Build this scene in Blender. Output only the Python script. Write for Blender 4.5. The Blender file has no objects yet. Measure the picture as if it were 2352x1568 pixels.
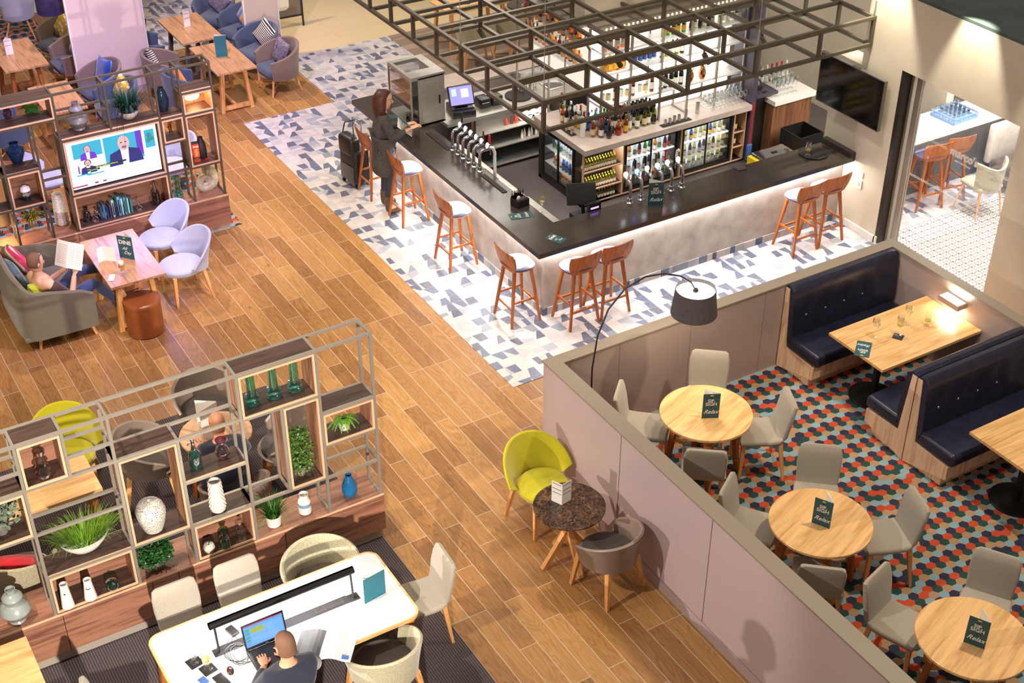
import bpy, math, random
from mathutils import Vector, Matrix, Euler
PI = math.pi
R = math.radians
random.seed(7)
sc = bpy.context.scene
col = sc.collection
# ---------------------------------------------------------------- camera, light, exposure
cd = bpy.data.cameras.new('camera'); cam = bpy.data.objects.new('camera', cd); col.objects.link(cam)
cam.location = (0, 0, 9.5); cam.rotation_euler = (R(55.84), 0, R(-31.05))
cd.sensor_width = 36; cd.lens = 3185 / 2352 * 36; cd.clip_end = 100
sc.camera = cam
sc.view_settings.view_transform = 'Standard'; sc.view_settings.look = 'None'
sc.view_settings.exposure = 0.28; sc.view_settings.gamma = 1.0
w = bpy.data.worlds.new('world'); sc.world = w; w.use_nodes = True
w.node_tree.nodes['Background'].inputs[0].default_value = (1.0, 0.86, 0.74, 1)
w.node_tree.nodes['Background'].inputs[1].default_value = 0.24
def light(kind, name, loc, tgt, power, colr, size=.4, angle=60, blend=.6, sy=None):
    ld = bpy.data.lights.new(name, kind); o = bpy.data.objects.new(name, ld); col.objects.link(o)
    o.location = loc; d = Vector(tgt) - Vector(loc)
    o.rotation_euler = d.to_track_quat('-Z', 'Y').to_euler()
    ld.energy = power; ld.color = colr
    if kind == 'SPOT': ld.spot_size = R(angle); ld.spot_blend = blend; ld.shadow_soft_size = size
    elif kind == 'AREA':
        ld.size = size
        if sy: ld.shape = 'RECTANGLE'; ld.size_y = sy
    else: ld.shadow_soft_size = size
    return o
WARM = (1, .80, .58); NEU = (1, .92, .82); LILA = (.62, .45, 1)
# high ceiling luminaires of the atrium (above the camera, out of frame)
light('SPOT', 'atrium_spot', (-1.5, 8, 8), (4.8, 8.2, 0), 1500, NEU, .10, 62)
light('SPOT', 'shelf_spot', (0.6, 2.0, 4.1), (2.5, 9.7, 1.3), 3600, (1, .90, .80), .07, 44)
light('SPOT', 'shelf_spot', (5.5, 8.5, 8.0), (4.1, 16.4, 1.2), 900, (.95, .85, 1), .12, 34)
light('SPOT', 'wall_washer', (12.45, 11.85, 4.3), (12.62, 11.85, 0), 420, (1, .92, .74), .03, 46, .5)
light('SPOT', 'wall_washer', (12.45, 10.45, 4.3), (12.62, 10.45, 0), 420, (1, .92, .74), .03, 46, .5)
light('SPOT', 'wall_washer', (12.45, 9.1, 4.3), (12.62, 9.1, 0), 220, (1, .92, .74), .03, 46, .5)
light('SPOT', 'atrium_spot', (-1.5, 11.5, 8.5), (3.2, 12.0, 0), 1100, WARM, .15, 60)
light('SPOT', 'atrium_spot', (4.5, 18.5, 9), (5.4, 14.0, 0), 1200, WARM, .2, 60)
light('SPOT', 'atrium_spot', (9.5, 6.0, 8), (8.4, 7.0, 0), 1000, (1, .84, .64), .15, 70)
light('SPOT', 'atrium_spot', (9.0, 12.0, 8.5), (9.0, 12.5, 0), 900, NEU, .3, 75)
light('SPOT', 'atrium_spot', (6.2, 22.5, 8.5), (7.4, 20.5, 0), 1500, WARM, .25, 70)
light('SPOT', 'lilac_spot', (5.2, 12.0, 6.5), (2.8, 17.5, 0.8), 1150, LILA, .12, 62)
light('SPOT', 'lilac_spot', (4.0, 15.5, 7.5), (4.2, 21.5, 0.3), 2300, (.74, .56, 1), .15, 70)
light('AREA', 'atrium_lightwell', (6.5, 12, 10.5), (6.5, 12, 0), 300, NEU, 9)
light('SPOT', 'side_lamp', (-1.2, 9.05, 2.0), (6.2, 7.9, .8), 800, (1, .84, .80), .03, 34, .5)

# ---------------------------------------------------------------- materials
class G:
    """small node-graph helper"""
    def __init__(s, m): s.t = m.node_tree; s.m = m
    def n(s, typ, **kw):
        nd = s.t.nodes.new(typ)
        for k, v in kw.items(): setattr(nd, k, v)
        return nd
    def put(s, sock, v):
        if isinstance(v, bpy.types.NodeSocket): s.t.links.new(v, sock)
        elif v is not None: sock.default_value = v
    def m_(s, op, a, b=None, c=None):
        nd = s.n('ShaderNodeMath', operation=op)
        s.put(nd.inputs[0], a); s.put(nd.inputs[1], b); s.put(nd.inputs[2], c)
        return nd.outputs[0]
    def mix(s, f, a, b):
        nd = s.n('ShaderNodeMix', data_type='RGBA')
        s.put(nd.inputs[0], f); s.put(nd.inputs[6], c4(a)); s.put(nd.inputs[7], c4(b))
        return nd.outputs[2]
    def ramp(s, f, stops, interp='LINEAR'):
        nd = s.n('ShaderNodeValToRGB'); nd.color_ramp.interpolation = interp
        e = nd.color_ramp.elements
        while len(e) < len(stops): e.new(.5)
        for i, (p, c) in enumerate(stops): e[i].position = p; e[i].color = c4(c)
        s.put(nd.inputs[0], f); return nd.outputs[0]
    def vec(s, x=0., y=0., z=0.):
        nd = s.n('ShaderNodeCombineXYZ')
        for i, v in enumerate((x, y, z)): s.put(nd.inputs[i], v)
        return nd.outputs[0]
    def sep(s, v):
        nd = s.n('ShaderNodeSeparateXYZ'); s.put(nd.inputs[0], v); return nd.outputs
    def coord(s, k='Object'): return s.n('ShaderNodeTexCoord').outputs[k]
    def rand(s, v):
        nd = s.n('ShaderNodeTexWhiteNoise', noise_dimensions='3D'); s.put(nd.inputs['Vector'], v)
        return nd.outputs['Value'], nd.outputs['Color']
    def noise(s, v, scale, detail=2, dist=0., rough=.5):
        nd = s.n('ShaderNodeTexNoise'); s.put(nd.inputs['Vector'], v)
        nd.inputs['Scale'].default_value = scale; nd.inputs['Detail'].default_value = detail
        nd.inputs['Distortion'].default_value = dist; nd.inputs['Roughness'].default_value = rough
        return nd.outputs[0]
    def scalev(s, v, x, y, z):
        nd = s.n('ShaderNodeVectorMath', operation='MULTIPLY'); s.put(nd.inputs[0], v); nd.inputs[1].default_value = (x, y, z)
        return nd.outputs[0]
    def bump(s, h, st=.2, d=.01):
        nd = s.n('ShaderNodeBump'); nd.inputs['Strength'].default_value = st; nd.inputs['Distance'].default_value = d
        s.put(nd.inputs['Height'], h); return nd.outputs[0]
def c4(c):
    if isinstance(c, (tuple, list)) and len(c) == 3: return (*c, 1)
    return c
def srgb(h):
    h = h.lstrip('#'); v = [int(h[i:i + 2], 16) / 255 for i in (0, 2, 4)]
    return tuple(x / 12.92 if x <= .04045 else ((x + .055) / 1.055) ** 2.4 for x in v)
def mat(name, c=(.5, .5, .5), rough=.5, metal=0, **kw):
    m = bpy.data.materials.new(name); m.use_nodes = True
    b = m.node_tree.nodes['Principled BSDF']
    if isinstance(c, str): c = srgb(c)
    b.inputs['Base Color'].default_value = c4(c); b.inputs['Roughness'].default_value = rough; b.inputs['Metallic'].default_value = metal
    for k, v in kw.items(): b.inputs[k.replace('_', ' ')].default_value = c4(v) if isinstance(v, tuple) else v
    m.diffuse_color = c4(c)
    return m
def bs(m): return m.node_tree.nodes['Principled BSDF']
def noisy(name, a, b_, rough=.6, scale=20, metal=0, bump=0, stretch=(1, 1, 1), detail=3, dist=0, **kw):
    m = mat(name, a, rough, metal, **kw); g = G(m)
    if isinstance(a, str): a = srgb(a)
    if isinstance(b_, str): b_ = srgb(b_)
    v = g.scalev(g.coord(), *stretch)
    f = g.noise(v, scale, detail, dist)
    g.put(bs(m).inputs['Base Color'], g.ramp(f, [(.32, a), (.68, b_)]))
    if bump: g.put(bs(m).inputs['Normal'], g.bump(f, bump, .004))
    return m
def emis(name, c, s):
    m = mat(name, (.01, .01, .01), .5)
    if isinstance(c, str): c = srgb(c)
    bs(m).inputs['Emission Color'].default_value = c4(c); bs(m).inputs['Emission Strength'].default_value = s
    return m
def wood(name, a, b_, axis=0, rough=.45, scale=1.0, sp=None):
    """straight-grained timber along the given axis"""
    m = mat(name, a, rough); g = G(m)
    if isinstance(a, str): a = srgb(a)
    if isinstance(b_, str): b_ = srgb(b_)
    st = [14 * scale] * 3; st[axis] = 1.1 * scale
    v = g.scalev(g.coord(), *st)
    f = g.noise(v, 1.0, 4, 1.2); h = g.noise(v, 5.0, 3)
    f2 = g.m_('ADD', g.m_('MULTIPLY', f, .75), g.m_('MULTIPLY', h, .25))
    g.put(bs(m).inputs['Base Color'], g.ramp(f2, [(.36, b_), (.5, a), (.66, tuple(min(1, x * 1.18) for x in a))]))
    return m
def glassy(name, c, rough=.02, alpha=.25, tint=None):
    """thin clear material: tinted see-through with a mirror-like coat"""
    m = bpy.data.materials.new(name); m.use_nodes = True; g = G(m); t = m.node_tree
    t.nodes.remove(t.nodes['Principled BSDF']); out = t.nodes['Material Output']
    if isinstance(c, str): c = srgb(c)
    tr = g.n('ShaderNodeBsdfTransparent'); tr.inputs[0].default_value = c4(c)
    gl = g.n('ShaderNodeBsdfGlossy'); gl.inputs['Roughness'].default_value = rough; gl.inputs[0].default_value = (1, 1, 1, 1)
    lw = g.n('ShaderNodeLayerWeight'); lw.inputs[0].default_value = alpha
    mx = g.n('ShaderNodeMixShader'); g.put(mx.inputs[0], g.m_('MULTIPLY_ADD', lw.outputs['Facing'], .8, .05)); g.put(mx.inputs[1], tr.outputs[0]); g.put(mx.inputs[2], gl.outputs[0])
    g.put(out.inputs[0], mx.outputs[0]); m.diffuse_color = c4(c)
    return m
M = {}
def floor_planks():
    m = mat('oak_effect_planks', (.4, .25, .13), .38); g = G(m); x, y, z = g.sep(g.coord())
    u = g.m_('DIVIDE', g.m_('ADD', x, 10 - .145), .1912); row = g.m_('FLOOR', u)
    ro, _ = g.rand(g.vec(row, 3.1, 0))
    off = g.m_('DIVIDE', g.m_('FLOOR', g.m_('MULTIPLY', ro, 6)), 6)
    v = g.m_('ADD', g.m_('DIVIDE', y, 1.205), off); cell = g.m_('FLOOR', v)
    r1, rc = g.rand(g.vec(row, cell, 1.7))
    fu = g.m_('FRACT', u); fv = g.m_('FRACT', v)
    # distance to the joint in metres
    du = g.m_('MULTIPLY', g.m_('MINIMUM', fu, g.m_('SUBTRACT', 1, fu)), .1912)
    dv = g.m_('MULTIPLY', g.m_('MINIMUM', fv, g.m_('SUBTRACT', 1, fv)), 1.205)
    j = g.m_('LESS_THAN', g.m_('MINIMUM', du, dv), .0027)
    rx, ry, rz = g.sep(rc)
    gv = g.vec(g.m_('ADD', g.m_('MULTIPLY', x, 9.), g.m_('MULTIPLY', rx, 40)), g.m_('ADD', g.m_('MULTIPLY', y, 1.25), g.m_('MULTIPLY', ry, 40)), 0)
    n1 = g.noise(gv, .8, 2, .7, .4)
    rings = g.m_('FRACT', g.m_('MULTIPLY', n1, 14)); rings = g.m_('MULTIPLY', g.m_('MULTIPLY', rings, g.m_('SUBTRACT', 1, rings)), 4)
    fine = g.noise(g.scalev(gv, 6, 1.1, 1), 2.0, 5, .6, .62)
    sh = g.m_('ADD', g.m_('MULTIPLY', rings, .17), g.m_('ADD', g.m_('MULTIPLY', fine, .52), g.m_('MULTIPLY', r1, .34)))
    c = g.ramp(sh, [(.14, srgb('#5e401e')), (.36, srgb('#83592c')), (.58, srgb('#a1743f')), (.82, srgb('#bd9056'))])
    c = g.mix(g.m_('MULTIPLY', ry, .28), c, srgb('#9a6a40'))
    kn = g.n('ShaderNodeTexVoronoi'); g.put(kn.inputs['Vector'], g.vec(g.m_('MULTIPLY', x, 2.4), g.m_('MULTIPLY', y, 1.1), 0)); kn.inputs['Scale'].default_value = 1.0
    kd = g.m_('LESS_THAN', g.m_('ADD', kn.outputs['Distance'], g.m_('MULTIPLY', fine, .05)), .068)
    c = g.mix(g.m_('MULTIPLY', kd, .45), c, srgb('#5a3518'))
    c = g.mix(j, c, srgb('#cbb9a6'))
    g.put(bs(m).inputs['Base Color'], c); g.put(bs(m).inputs['Roughness'], g.m_('MULTIPLY_ADD', fine, .2, .3))
    return m
def floor_patchwork(size=.2, name='patchwork_tiles'):
    m = mat(name, (.6, .6, .6), .35); g = G(m); x, y, z = g.sep(g.coord())
    u = g.m_('DIVIDE', g.m_('ADD', x, 20), size); v = g.m_('DIVIDE', g.m_('ADD', y, 20), size)
    cu = g.m_('FLOOR', u); cv = g.m_('FLOOR', v); fu = g.m_('FRACT', u); fv = g.m_('FRACT', v)
    r1, c1 = g.rand(g.vec(cu, cv, .3)); r2, c2 = g.rand(g.vec(cu, cv, 5.3)); a, b_, c_ = g.sep(c1); d, e, f = g.sep(c2)
    # one slanted cut per tile, in a random orientation
    su = g.m_('SUBTRACT', fu, .5); sv = g.m_('SUBTRACT', fv, .5)
    sw = g.m_('GREATER_THAN', a, .5); p = g.m_('ADD', g.m_('MULTIPLY', su, sw), g.m_('MULTIPLY', sv, g.m_('SUBTRACT', 1, sw)))
    q = g.m_('ADD', g.m_('MULTIPLY', sv, sw), g.m_('MULTIPLY', su, g.m_('SUBTRACT', 1, sw)))
    cut = g.m_('GREATER_THAN', g.m_('ADD', p, g.m_('MULTIPLY', q, g.m_('MULTIPLY', g.m_('SUBTRACT', b_, .5), 1.5))), g.m_('MULTIPLY_ADD', c_, .45, -.38))
    # quarter circles on some tiles
    rad = g.m_('SQRT', g.m_('ADD', g.m_('MULTIPLY', fu, fu), g.m_('MULTIPLY', fv, fv)))
    circ = g.m_('LESS_THAN', rad, .72); isc = g.m_('GREATER_THAN', d, .8)
    side = g.m_('ADD', g.m_('MULTIPLY', cut, g.m_('SUBTRACT', 1, isc)), g.m_('MULTIPLY', circ, isc))
    pal = [(0, srgb('#c3bab8')), (.20, srgb('#aca8ac')), (.34, srgb('#8f96a5')), (.48, srgb('#6e7a8c')), (.58, srgb('#36496f')), (.82, srgb('#2b375a'))]
    pal2 = [(0, srgb('#c6bdbb')), (.45, srgb('#b7b0b0')), (.70, srgb('#979ca9')), (.87, srgb('#7c8596')), (.94, srgb('#465784'))]
    ca = g.ramp(r1, pal, 'CONSTANT'); cb = g.ramp(r2, pal2, 'CONSTANT')
    isc2 = g.m_('MULTIPLY', isc, .75)
    c = g.mix(side, cb, ca); c = g.mix(g.m_('MULTIPLY', isc, .7), c, srgb('#c9c2bd'))
    mo = g.noise(g.coord(), 14, 4, .4); c = g.mix(g.m_('MULTIPLY', g.m_('GREATER_THAN', mo, .62), .18), c, srgb('#8b6d5e'))
    n = g.noise(g.coord(), 45, 3); c = g.mix(g.m_('MULTIPLY', n, .22), c, srgb('#e4dfdc'))
    ju = g.m_('MINIMUM', fu, g.m_('SUBTRACT', 1, fu)); jv = g.m_('MINIMUM', fv, g.m_('SUBTRACT', 1, fv))
    jj = g.m_('LESS_THAN', g.m_('MINIMUM', ju, jv), .009)
    g.put(bs(m).inputs['Base Color'], g.mix(jj, c, srgb('#a89f99'))); return m
def carpet_hex(sz=.086, name='hexagon_carpet', rot=0.):
    m = mat(name, (.2, .2, .2), .95); g = G(m); x, y, z = g.sep(g.coord())
    x0 = x; ca, sa = math.cos(rot), math.sin(rot)
    x = g.m_('ADD', g.m_('MULTIPLY', x0, ca), g.m_('MULTIPLY', y, sa)); y = g.m_('SUBTRACT', g.m_('MULTIPLY', y, ca), g.m_('MULTIPLY', x0, sa))
    X = g.m_('DIVIDE', x, sz * 1.18); Y = g.m_('DIVIDE', y, sz)
    def lat(ox, oy):
        i = g.m_('ROUND', g.m_('DIVIDE', g.m_('SUBTRACT', X, ox), 1.732)); k = g.m_('ROUND', g.m_('SUBTRACT', Y, oy))
        cx = g.m_('MULTIPLY_ADD', i, 1.732, ox); cy = g.m_('ADD', k, oy)
        dx = g.m_('SUBTRACT', X, cx); dy = g.m_('SUBTRACT', Y, cy)
        return cx, cy, g.m_('ADD', g.m_('MULTIPLY', dx, dx), g.m_('MULTIPLY', dy, dy))
    ax, ay, ad = lat(0., 0.); bx, by, bd = lat(.866, .5)
    s = g.m_('LESS_THAN', ad, bd); t = g.m_('SUBTRACT', 1, s)
    cx = g.m_('ADD', g.m_('MULTIPLY', ax, s), g.m_('MULTIPLY', bx, t)); cy = g.m_('ADD', g.m_('MULTIPLY', ay, s), g.m_('MULTIPLY', by, t))
    qa = g.m_('ROUND', g.m_('DIVIDE', cx, .866)); rb_ = g.m_('ROUND', g.m_('SUBTRACT', cy, g.m_('MULTIPLY', qa, .5)))
    nz, _ = g.rand(g.vec(g.m_('FLOOR', g.m_('DIVIDE', qa, 3)), g.m_('FLOOR', g.m_('DIVIDE', rb_, 4)), 2))
    idx = g.m_('ADD', g.m_('ADD', qa, g.m_('MULTIPLY', rb_, 2)), g.m_('FLOOR', g.m_('MULTIPLY', nz, 1.15)))
    r = g.m_('ADD', g.m_('DIVIDE', g.m_('FLOORED_MODULO', idx, 5.), 5.), .05)
    c = g.ramp(r, [(0, srgb('#17413c')), (.2, srgb('#c2451f')), (.4, srgb('#1f2440')), (.6, srgb('#86a3ab')), (.8, srgb('#ad8a66'))], 'CONSTANT')
    n = g.noise(g.coord(), 160, 3); c = g.mix(g.m_('MULTIPLY', n, .25), c, (.05, .05, .05))
    g.put(bs(m).inputs['Base Color'], c); g.put(bs(m).inputs['Normal'], g.bump(n, .4, .004)); return m
def carpet_stripe(name, a, b_, ang=0., per=.028):
    m = mat(name, a, .95); g = G(m); x, y, z = g.sep(g.coord())
    u = g.m_('ADD', g.m_('MULTIPLY', x, math.cos(ang)), g.m_('MULTIPLY', y, math.sin(ang)))
    s = g.m_('GREATER_THAN', g.m_('FRACT', g.m_('DIVIDE', u, per)), .6)
    n = g.noise(g.coord(), 120, 3); d = g.m_('GREATER_THAN', g.m_('FRACT', g.m_('DIVIDE', g.m_('ADD', y, g.m_('MULTIPLY', n, .01)), per * .7)), .35)
    c = g.mix(g.m_('MULTIPLY', s, d), a if not isinstance(a, str) else srgb(a), srgb(b_)); c = g.mix(g.m_('MULTIPLY', n, .3), c, (.05, .045, .05))
    g.put(bs(m).inputs['Base Color'], c); return m
def floor_lattice():
    m = mat('black_and_white_tiles', (.7, .7, .7), .35); g = G(m); x, y, z = g.sep(g.coord()); p = .115
    u = g.m_('SUBTRACT', g.m_('FRACT', g.m_('DIVIDE', x, p)), .5); v = g.m_('SUBTRACT', g.m_('FRACT', g.m_('DIVIDE', y, p)), .5)
    r = g.m_('SQRT', g.m_('ADD', g.m_('MULTIPLY', u, u), g.m_('MULTIPLY', v, v)))
    ring = g.m_('LESS_THAN', g.m_('ABSOLUTE', g.m_('SUBTRACT', r, .47)), .035); dot = g.m_('LESS_THAN', r, .14); hole = g.m_('LESS_THAN', r, .05)
    au = g.m_('ABSOLUTE', u); av = g.m_('ABSOLUTE', v)
    dia = g.m_('LESS_THAN', g.m_('ADD', g.m_('SUBTRACT', .5, au), g.m_('SUBTRACT', .5, av)), .2)
    k = g.m_('MAXIMUM', g.m_('MAXIMUM', ring, g.m_('SUBTRACT', dot, hole)), dia)
    wedge = g.m_('MULTIPLY', g.m_('LESS_THAN', g.m_('MULTIPLY', av, 2.4), g.m_('SUBTRACT', au, .16)), g.m_('LESS_THAN', au, .36)); k = g.m_('MAXIMUM', k, wedge)
    g.put(bs(m).inputs['Base Color'], g.mix(k, srgb('#dedad6'), srgb('#3a3637'))); return m
def tiles_plain(name, a, joint, sx, sy, rough=.35):
    m = mat(name, a, rough); g = G(m); x, y, z = g.sep(g.coord())
    fu = g.m_('FRACT', g.m_('DIVIDE', x, sx)); fv = g.m_('FRACT', g.m_('DIVIDE', y, sy))
    j = g.m_('LESS_THAN', g.m_('MINIMUM', g.m_('MULTIPLY', g.m_('MINIMUM', fu, g.m_('SUBTRACT', 1, fu)), sx), g.m_('MULTIPLY', g.m_('MINIMUM', fv, g.m_('SUBTRACT', 1, fv)), sy)), .0025)
    n = g.noise(g.coord(), 3, 4, .3); c = g.mix(g.m_('MULTIPLY', n, .3), srgb(a), tuple(k * .8 for k in srgb(a)))
    g.put(bs(m).inputs['Base Color'], g.mix(j, c, srgb(joint))); return m
M['planks'] = floor_planks(); M['patch'] = floor_patchwork(.157); M['hex'] = carpet_hex()
M['rug'] = carpet_stripe('woven_striped_carpet', '#3b3238', '#77685f', 0, .024); M['gcarpet'] = carpet_stripe('taupe_fleck_carpet', '#8a7768', '#a08d7c', PI / 2, .5)
M['lattice'] = floor_lattice(); M['cream_tile'] = tiles_plain('cream_stone_tiles', '#d3bf98', '#a8946c', 1.2, .6); M['bar_floor'] = tiles_plain('dark_bar_floor', '#57504e', '#3b3634', .6, .6, .3)
M['dwood'] = wood('walnut_veneer', '#996b54', '#70493a', 0, .42); M['shelfwood'] = wood('dark_walnut_board', '#4c372d', '#33231c', 0, .45)
M['edge'] = mat('oak_edge_band', '#d8ae8a', .5); M['dwoodz'] = wood('walnut_side_board', '#a9775a', '#845a42', 2, .45)
M['tube'] = mat('taupe_painted_steel', '#a0978b', .4, .45); M['tubed'] = mat('bronze_painted_steel', '#5d5546', .38, .3)
M['oak'] = wood('pale_oak_top', '#dcae72', '#c4925a', 0, .32, 1.2); M['oakw'] = wood('warm_oak_top', '#b68a63', '#97694a', 1, .32, 1.2)
M['leg'] = wood('honey_beech', '#dfa566', '#c8884a', 2, .42); M['legd'] = wood('orange_walnut_wood', '#ad5f24', '#884512', 2, .38)
M['wall'] = noisy('mushroom_wall_paint', '#cbbfaa', '#d2c7b4', .6, 3); M['part'] = mat('taupe_laminate_panel', '#a5938b', .28); M['cap'] = mat('taupe_capping', '#8b7f70', .38)
M['white'] = mat('white_paint', '#e8e3dc', .5); M['kick'] = mat('grey_kick_plate', '#a89d90', .5)
M['counter'] = noisy('dark_quartz_counter', '#38312c', '#423a35', .2, 90); M['concrete'] = noisy('concrete_cladding', '#a8a099', '#c9c2ba', .7, 5, detail=8, bump=.1)
M['black'] = mat('black_plastic', '#1c1a1b', .4); M['blackm'] = mat('black_metal', '#232122', .35, .6); M['chrome'] = mat('polished_chrome', '#d9d9dc', .08, 1); M['steel'] = noisy('brushed_steel', '#bcb8b0', '#cfcbc3', .33, 6, .75, stretch=(1, 1, 12))
M['navy'] = noisy('navy_leather', '#1d1f30', '#25283b', .3, 8); M['booth'] = wood('pale_ash_laminate', '#d9b795', '#c19b78', 2, .5)
def fabric(name, a, b_=None, scale=220, rough=.9):
    sa = srgb(a); b_ = srgb(b_) if b_ else tuple(x * .72 for x in sa)
    m = noisy(name, sa, b_, rough, scale, bump=.25); bs(m).inputs['Sheen Weight'].default_value = .3; return m
M['fgrey'] = fabric('oatmeal_wool', '#aaa090'); M['ftaupe'] = noisy('taupe_leather', '#857468', '#8e7d70', .38, 6); M['fbeige'] = fabric('cream_tweed', '#b9b193', '#978e70', 90)
M['yellow'] = fabric('chartreuse_wool', '#c4bb0c', '#a8a000'); M['flilac'] = fabric('pale_blue_wool', '#b9bccb', '#9a9eb4'); M['fblue'] = fabric('denim_blue_wool', '#4a5a75', '#38455c'); M['fbrown'] = fabric('mink_wool', '#8c776b', '#6b584e')
M['sofa'] = fabric('olive_grey_wool', '#736c54', '#5e5843'); M['fdark'] = fabric('dark_brown_wool', '#4a3f3a'); M['pad'] = noisy('dusky_blue_leather', '#3f445f', '#4a5070', .35, 5)
M['tan'] = noisy('tan_leather', '#83461f', '#904f25', .35, 5); M['skin'] = mat('skin', '#c98d6c', .5, Subsurface_Weight=.05); M['led'] = emis('led_strip', (1, .95, .90), 45); M['ledw'] = emis('backlit_panel', (1, .96, .9), 2.2)
M['glass'] = glassy('clear_glass', (.96, .98, .98)); M['pane'] = glassy('window_glass', (.97, .97, .98), .02, .12); M['menu'] = mat('teal_menu_card', '#24525a', .45); M['tealcard'] = mat('bright_teal_card', '#1d6878', .4); M['paper'] = mat('white_paper', '#e9e4da', .6)
M['dark'] = mat('dark_laminate', '#2b2523', .35); M['stone'] = noisy('warm_stone_top', '#b3a49b', '#c4b6ac', .35, 6, detail=6); M['plum'] = mat('plum_grey_panel', '#4a4250', .4)
# ---------------------------------------------------------------- mesh builder
class MB:
    def __init__(s): s.v = []; s.f = []; s.sm = []; s.mi = []; s.mats = []; s.cur = 0
    def use(s, m):
        if m not in s.mats: s.mats.append(m)
        s.cur = s.mats.index(m); return s
    def add(s, vs, fs, smooth=False):
        o = len(s.v); s.v += [tuple(v) for v in vs]; s.f += [tuple(i + o for i in f) for f in fs]
        s.sm += [smooth] * len(fs); s.mi += [s.cur] * len(fs); return s
    def box(s, a, b, T=None):
        x0, y0, z0 = a; x1, y1, z1 = b
        vs = [Vector(p) for p in ((x0, y0, z0), (x1, y0, z0), (x1, y1, z0), (x0, y1, z0), (x0, y0, z1), (x1, y0, z1), (x1, y1, z1), (x0, y1, z1))]
        if T: vs = [T @ v for v in vs]
        return s.add(vs, [(0, 3, 2, 1), (4, 5, 6, 7), (0, 1, 5, 4), (1, 2, 6, 5), (2, 3, 7, 6), (3, 0, 4, 7)])
    def cbox(s, c, size, T=None):
        return s.box([c[i] - size[i] / 2 for i in range(3)], [c[i] + size[i] / 2 for i in range(3)], T)
    def rbox(s, a, b, r=.02, n=3, T=None):
        """box with rounded vertical and horizontal edges (superellipse-like rings)"""
        x0, y0, z0 = a; x1, y1, z1 = b; r = min(r, (x1 - x0) / 2.01, (y1 - y0) / 2.01, (z1 - z0) / 2.01); rings = []
        prof = [(r * (1 - math.sin(t * PI / 2 / n)), z0 + r * (1 - math.cos(t * PI / 2 / n))) for t in range(n + 1)]
        prof += [(r * (1 - math.cos(t * PI / 2 / n)), z1 - r * (1 - math.sin(t * PI / 2 / n))) for t in range(n + 1)]
        for ins, z in prof:
            ring = []
            for cx, cy, a0 in ((x1, y1, 0), (x0, y1, 1), (x0, y0, 2), (x1, y0, 3)):
                sx = -1 if cx == x1 else 1; sy = -1 if cy == y1 else 1
                for t in range(n + 1):
                    an = (a0 + t / n) * PI / 2; rr = r - ins
                    ring.append(Vector((cx + sx * r + math.cos(an) * rr, cy + sy * r + math.sin(an) * rr, z)))
            rings.append(ring)
        return s.loft(rings, T=T)
    def loft(s, rings, closed=True, caps=True, smooth=True, T=None):
        n = len(rings[0]); vs = [v for r_ in rings for v in r_]
        if T: vs = [T @ Vector(v) for v in vs]
        fs = []
        for i in range(len(rings) - 1):
            for j in range(n if closed else n - 1):
                k = (j + 1) % n; fs.append((i * n + j, i * n + k, (i + 1) * n + k, (i + 1) * n + j))
        s.add(vs, fs, smooth)
        if caps and closed:
            o = len(s.v) - len(vs)
            s.f += [tuple(o + j for j in reversed(range(n))), tuple(o + (len(rings) - 1) * n + j for j in range(n))]; s.sm += [False] * 2; s.mi += [s.cur] * 2
        return s
    def lathe(s, prof, n=20, c=(0, 0, 0), T=None, smooth=True, caps=True):
        """prof: list of (radius, z)"""
        rings = [[Vector((c[0] + r * math.cos(2 * PI * j / n), c[1] + r * math.sin(2 * PI * j / n), c[2] + z)) for j in range(n)] for r, z in prof]
        return s.loft(rings, T=T, smooth=smooth, caps=caps)
    def tube(s, pts, r, n=8, T=None, r2=None, sq=False):
        pts = [Vector(p) for p in pts]; rings = []; up = None; N = len(pts)
        for i, p in enumerate(pts):
            d = (pts[min(i + 1, N - 1)] - pts[max(i - 1, 0)]).normalized()
            if up is None: up = Vector((0, 0, 1)) if abs(d.z) < .95 else Vector((1, 0, 0))
            a = d.cross(up).normalized(); up = a.cross(d).normalized(); b = up
            rr = r if r2 is None else r + (r2 - r) * i / (N - 1)
            rings.append([p + (a * math.cos(2 * PI * (j + .5 * sq) / n) + b * math.sin(2 * PI * (j + .5 * sq) / n)) * rr for j in range(n)])
        return s.loft(rings, T=T, smooth=not sq)
    def bar(s, p, q, w, h=None, w2=None, h2=None, T=None):
        """rectangular bar from p to q (w across, h the other way), may taper"""
        h = h or w; w2 = w2 or w; h2 = h2 or h; p = Vector(p); q = Vector(q); d = (q - p).normalized()
        up = Vector((0, 0, 1)) if abs(d.z) < .9 else Vector((0, 1, 0)); a = d.cross(up).normalized(); b = a.cross(d)
        rings = [[c + a * sx * ww / 2 + b * sy * hh / 2 for sx, sy in ((-1, -1), (1, -1), (1, 1), (-1, 1))] for c, ww, hh in ((p, w, h), (q, w2, h2))]
        return s.loft(rings, T=T, smooth=False)
    def prism(s, poly, z0, z1, T=None, smooth=False):
        return s.loft([[Vector((x, y, z0)) for x, y in poly], [Vector((x, y, z1)) for x, y in poly]], T=T, smooth=smooth)
    def ball(s, c, r, n=12, sc_=(1, 1, 1), T=None):
        pr = [(max(.001, r * math.sin(PI * k / (n // 2 + 2))), -r * math.cos(PI * k / (n // 2 + 2))) for k in range(n // 2 + 3)]
        rings = [[Vector((c[0] + a * math.cos(2 * PI * j / n) * sc_[0], c[1] + a * math.sin(2 * PI * j / n) * sc_[1], c[2] + z * sc_[2])) for j in range(n)] for a, z in pr]
        return s.loft(rings, T=T)
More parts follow.
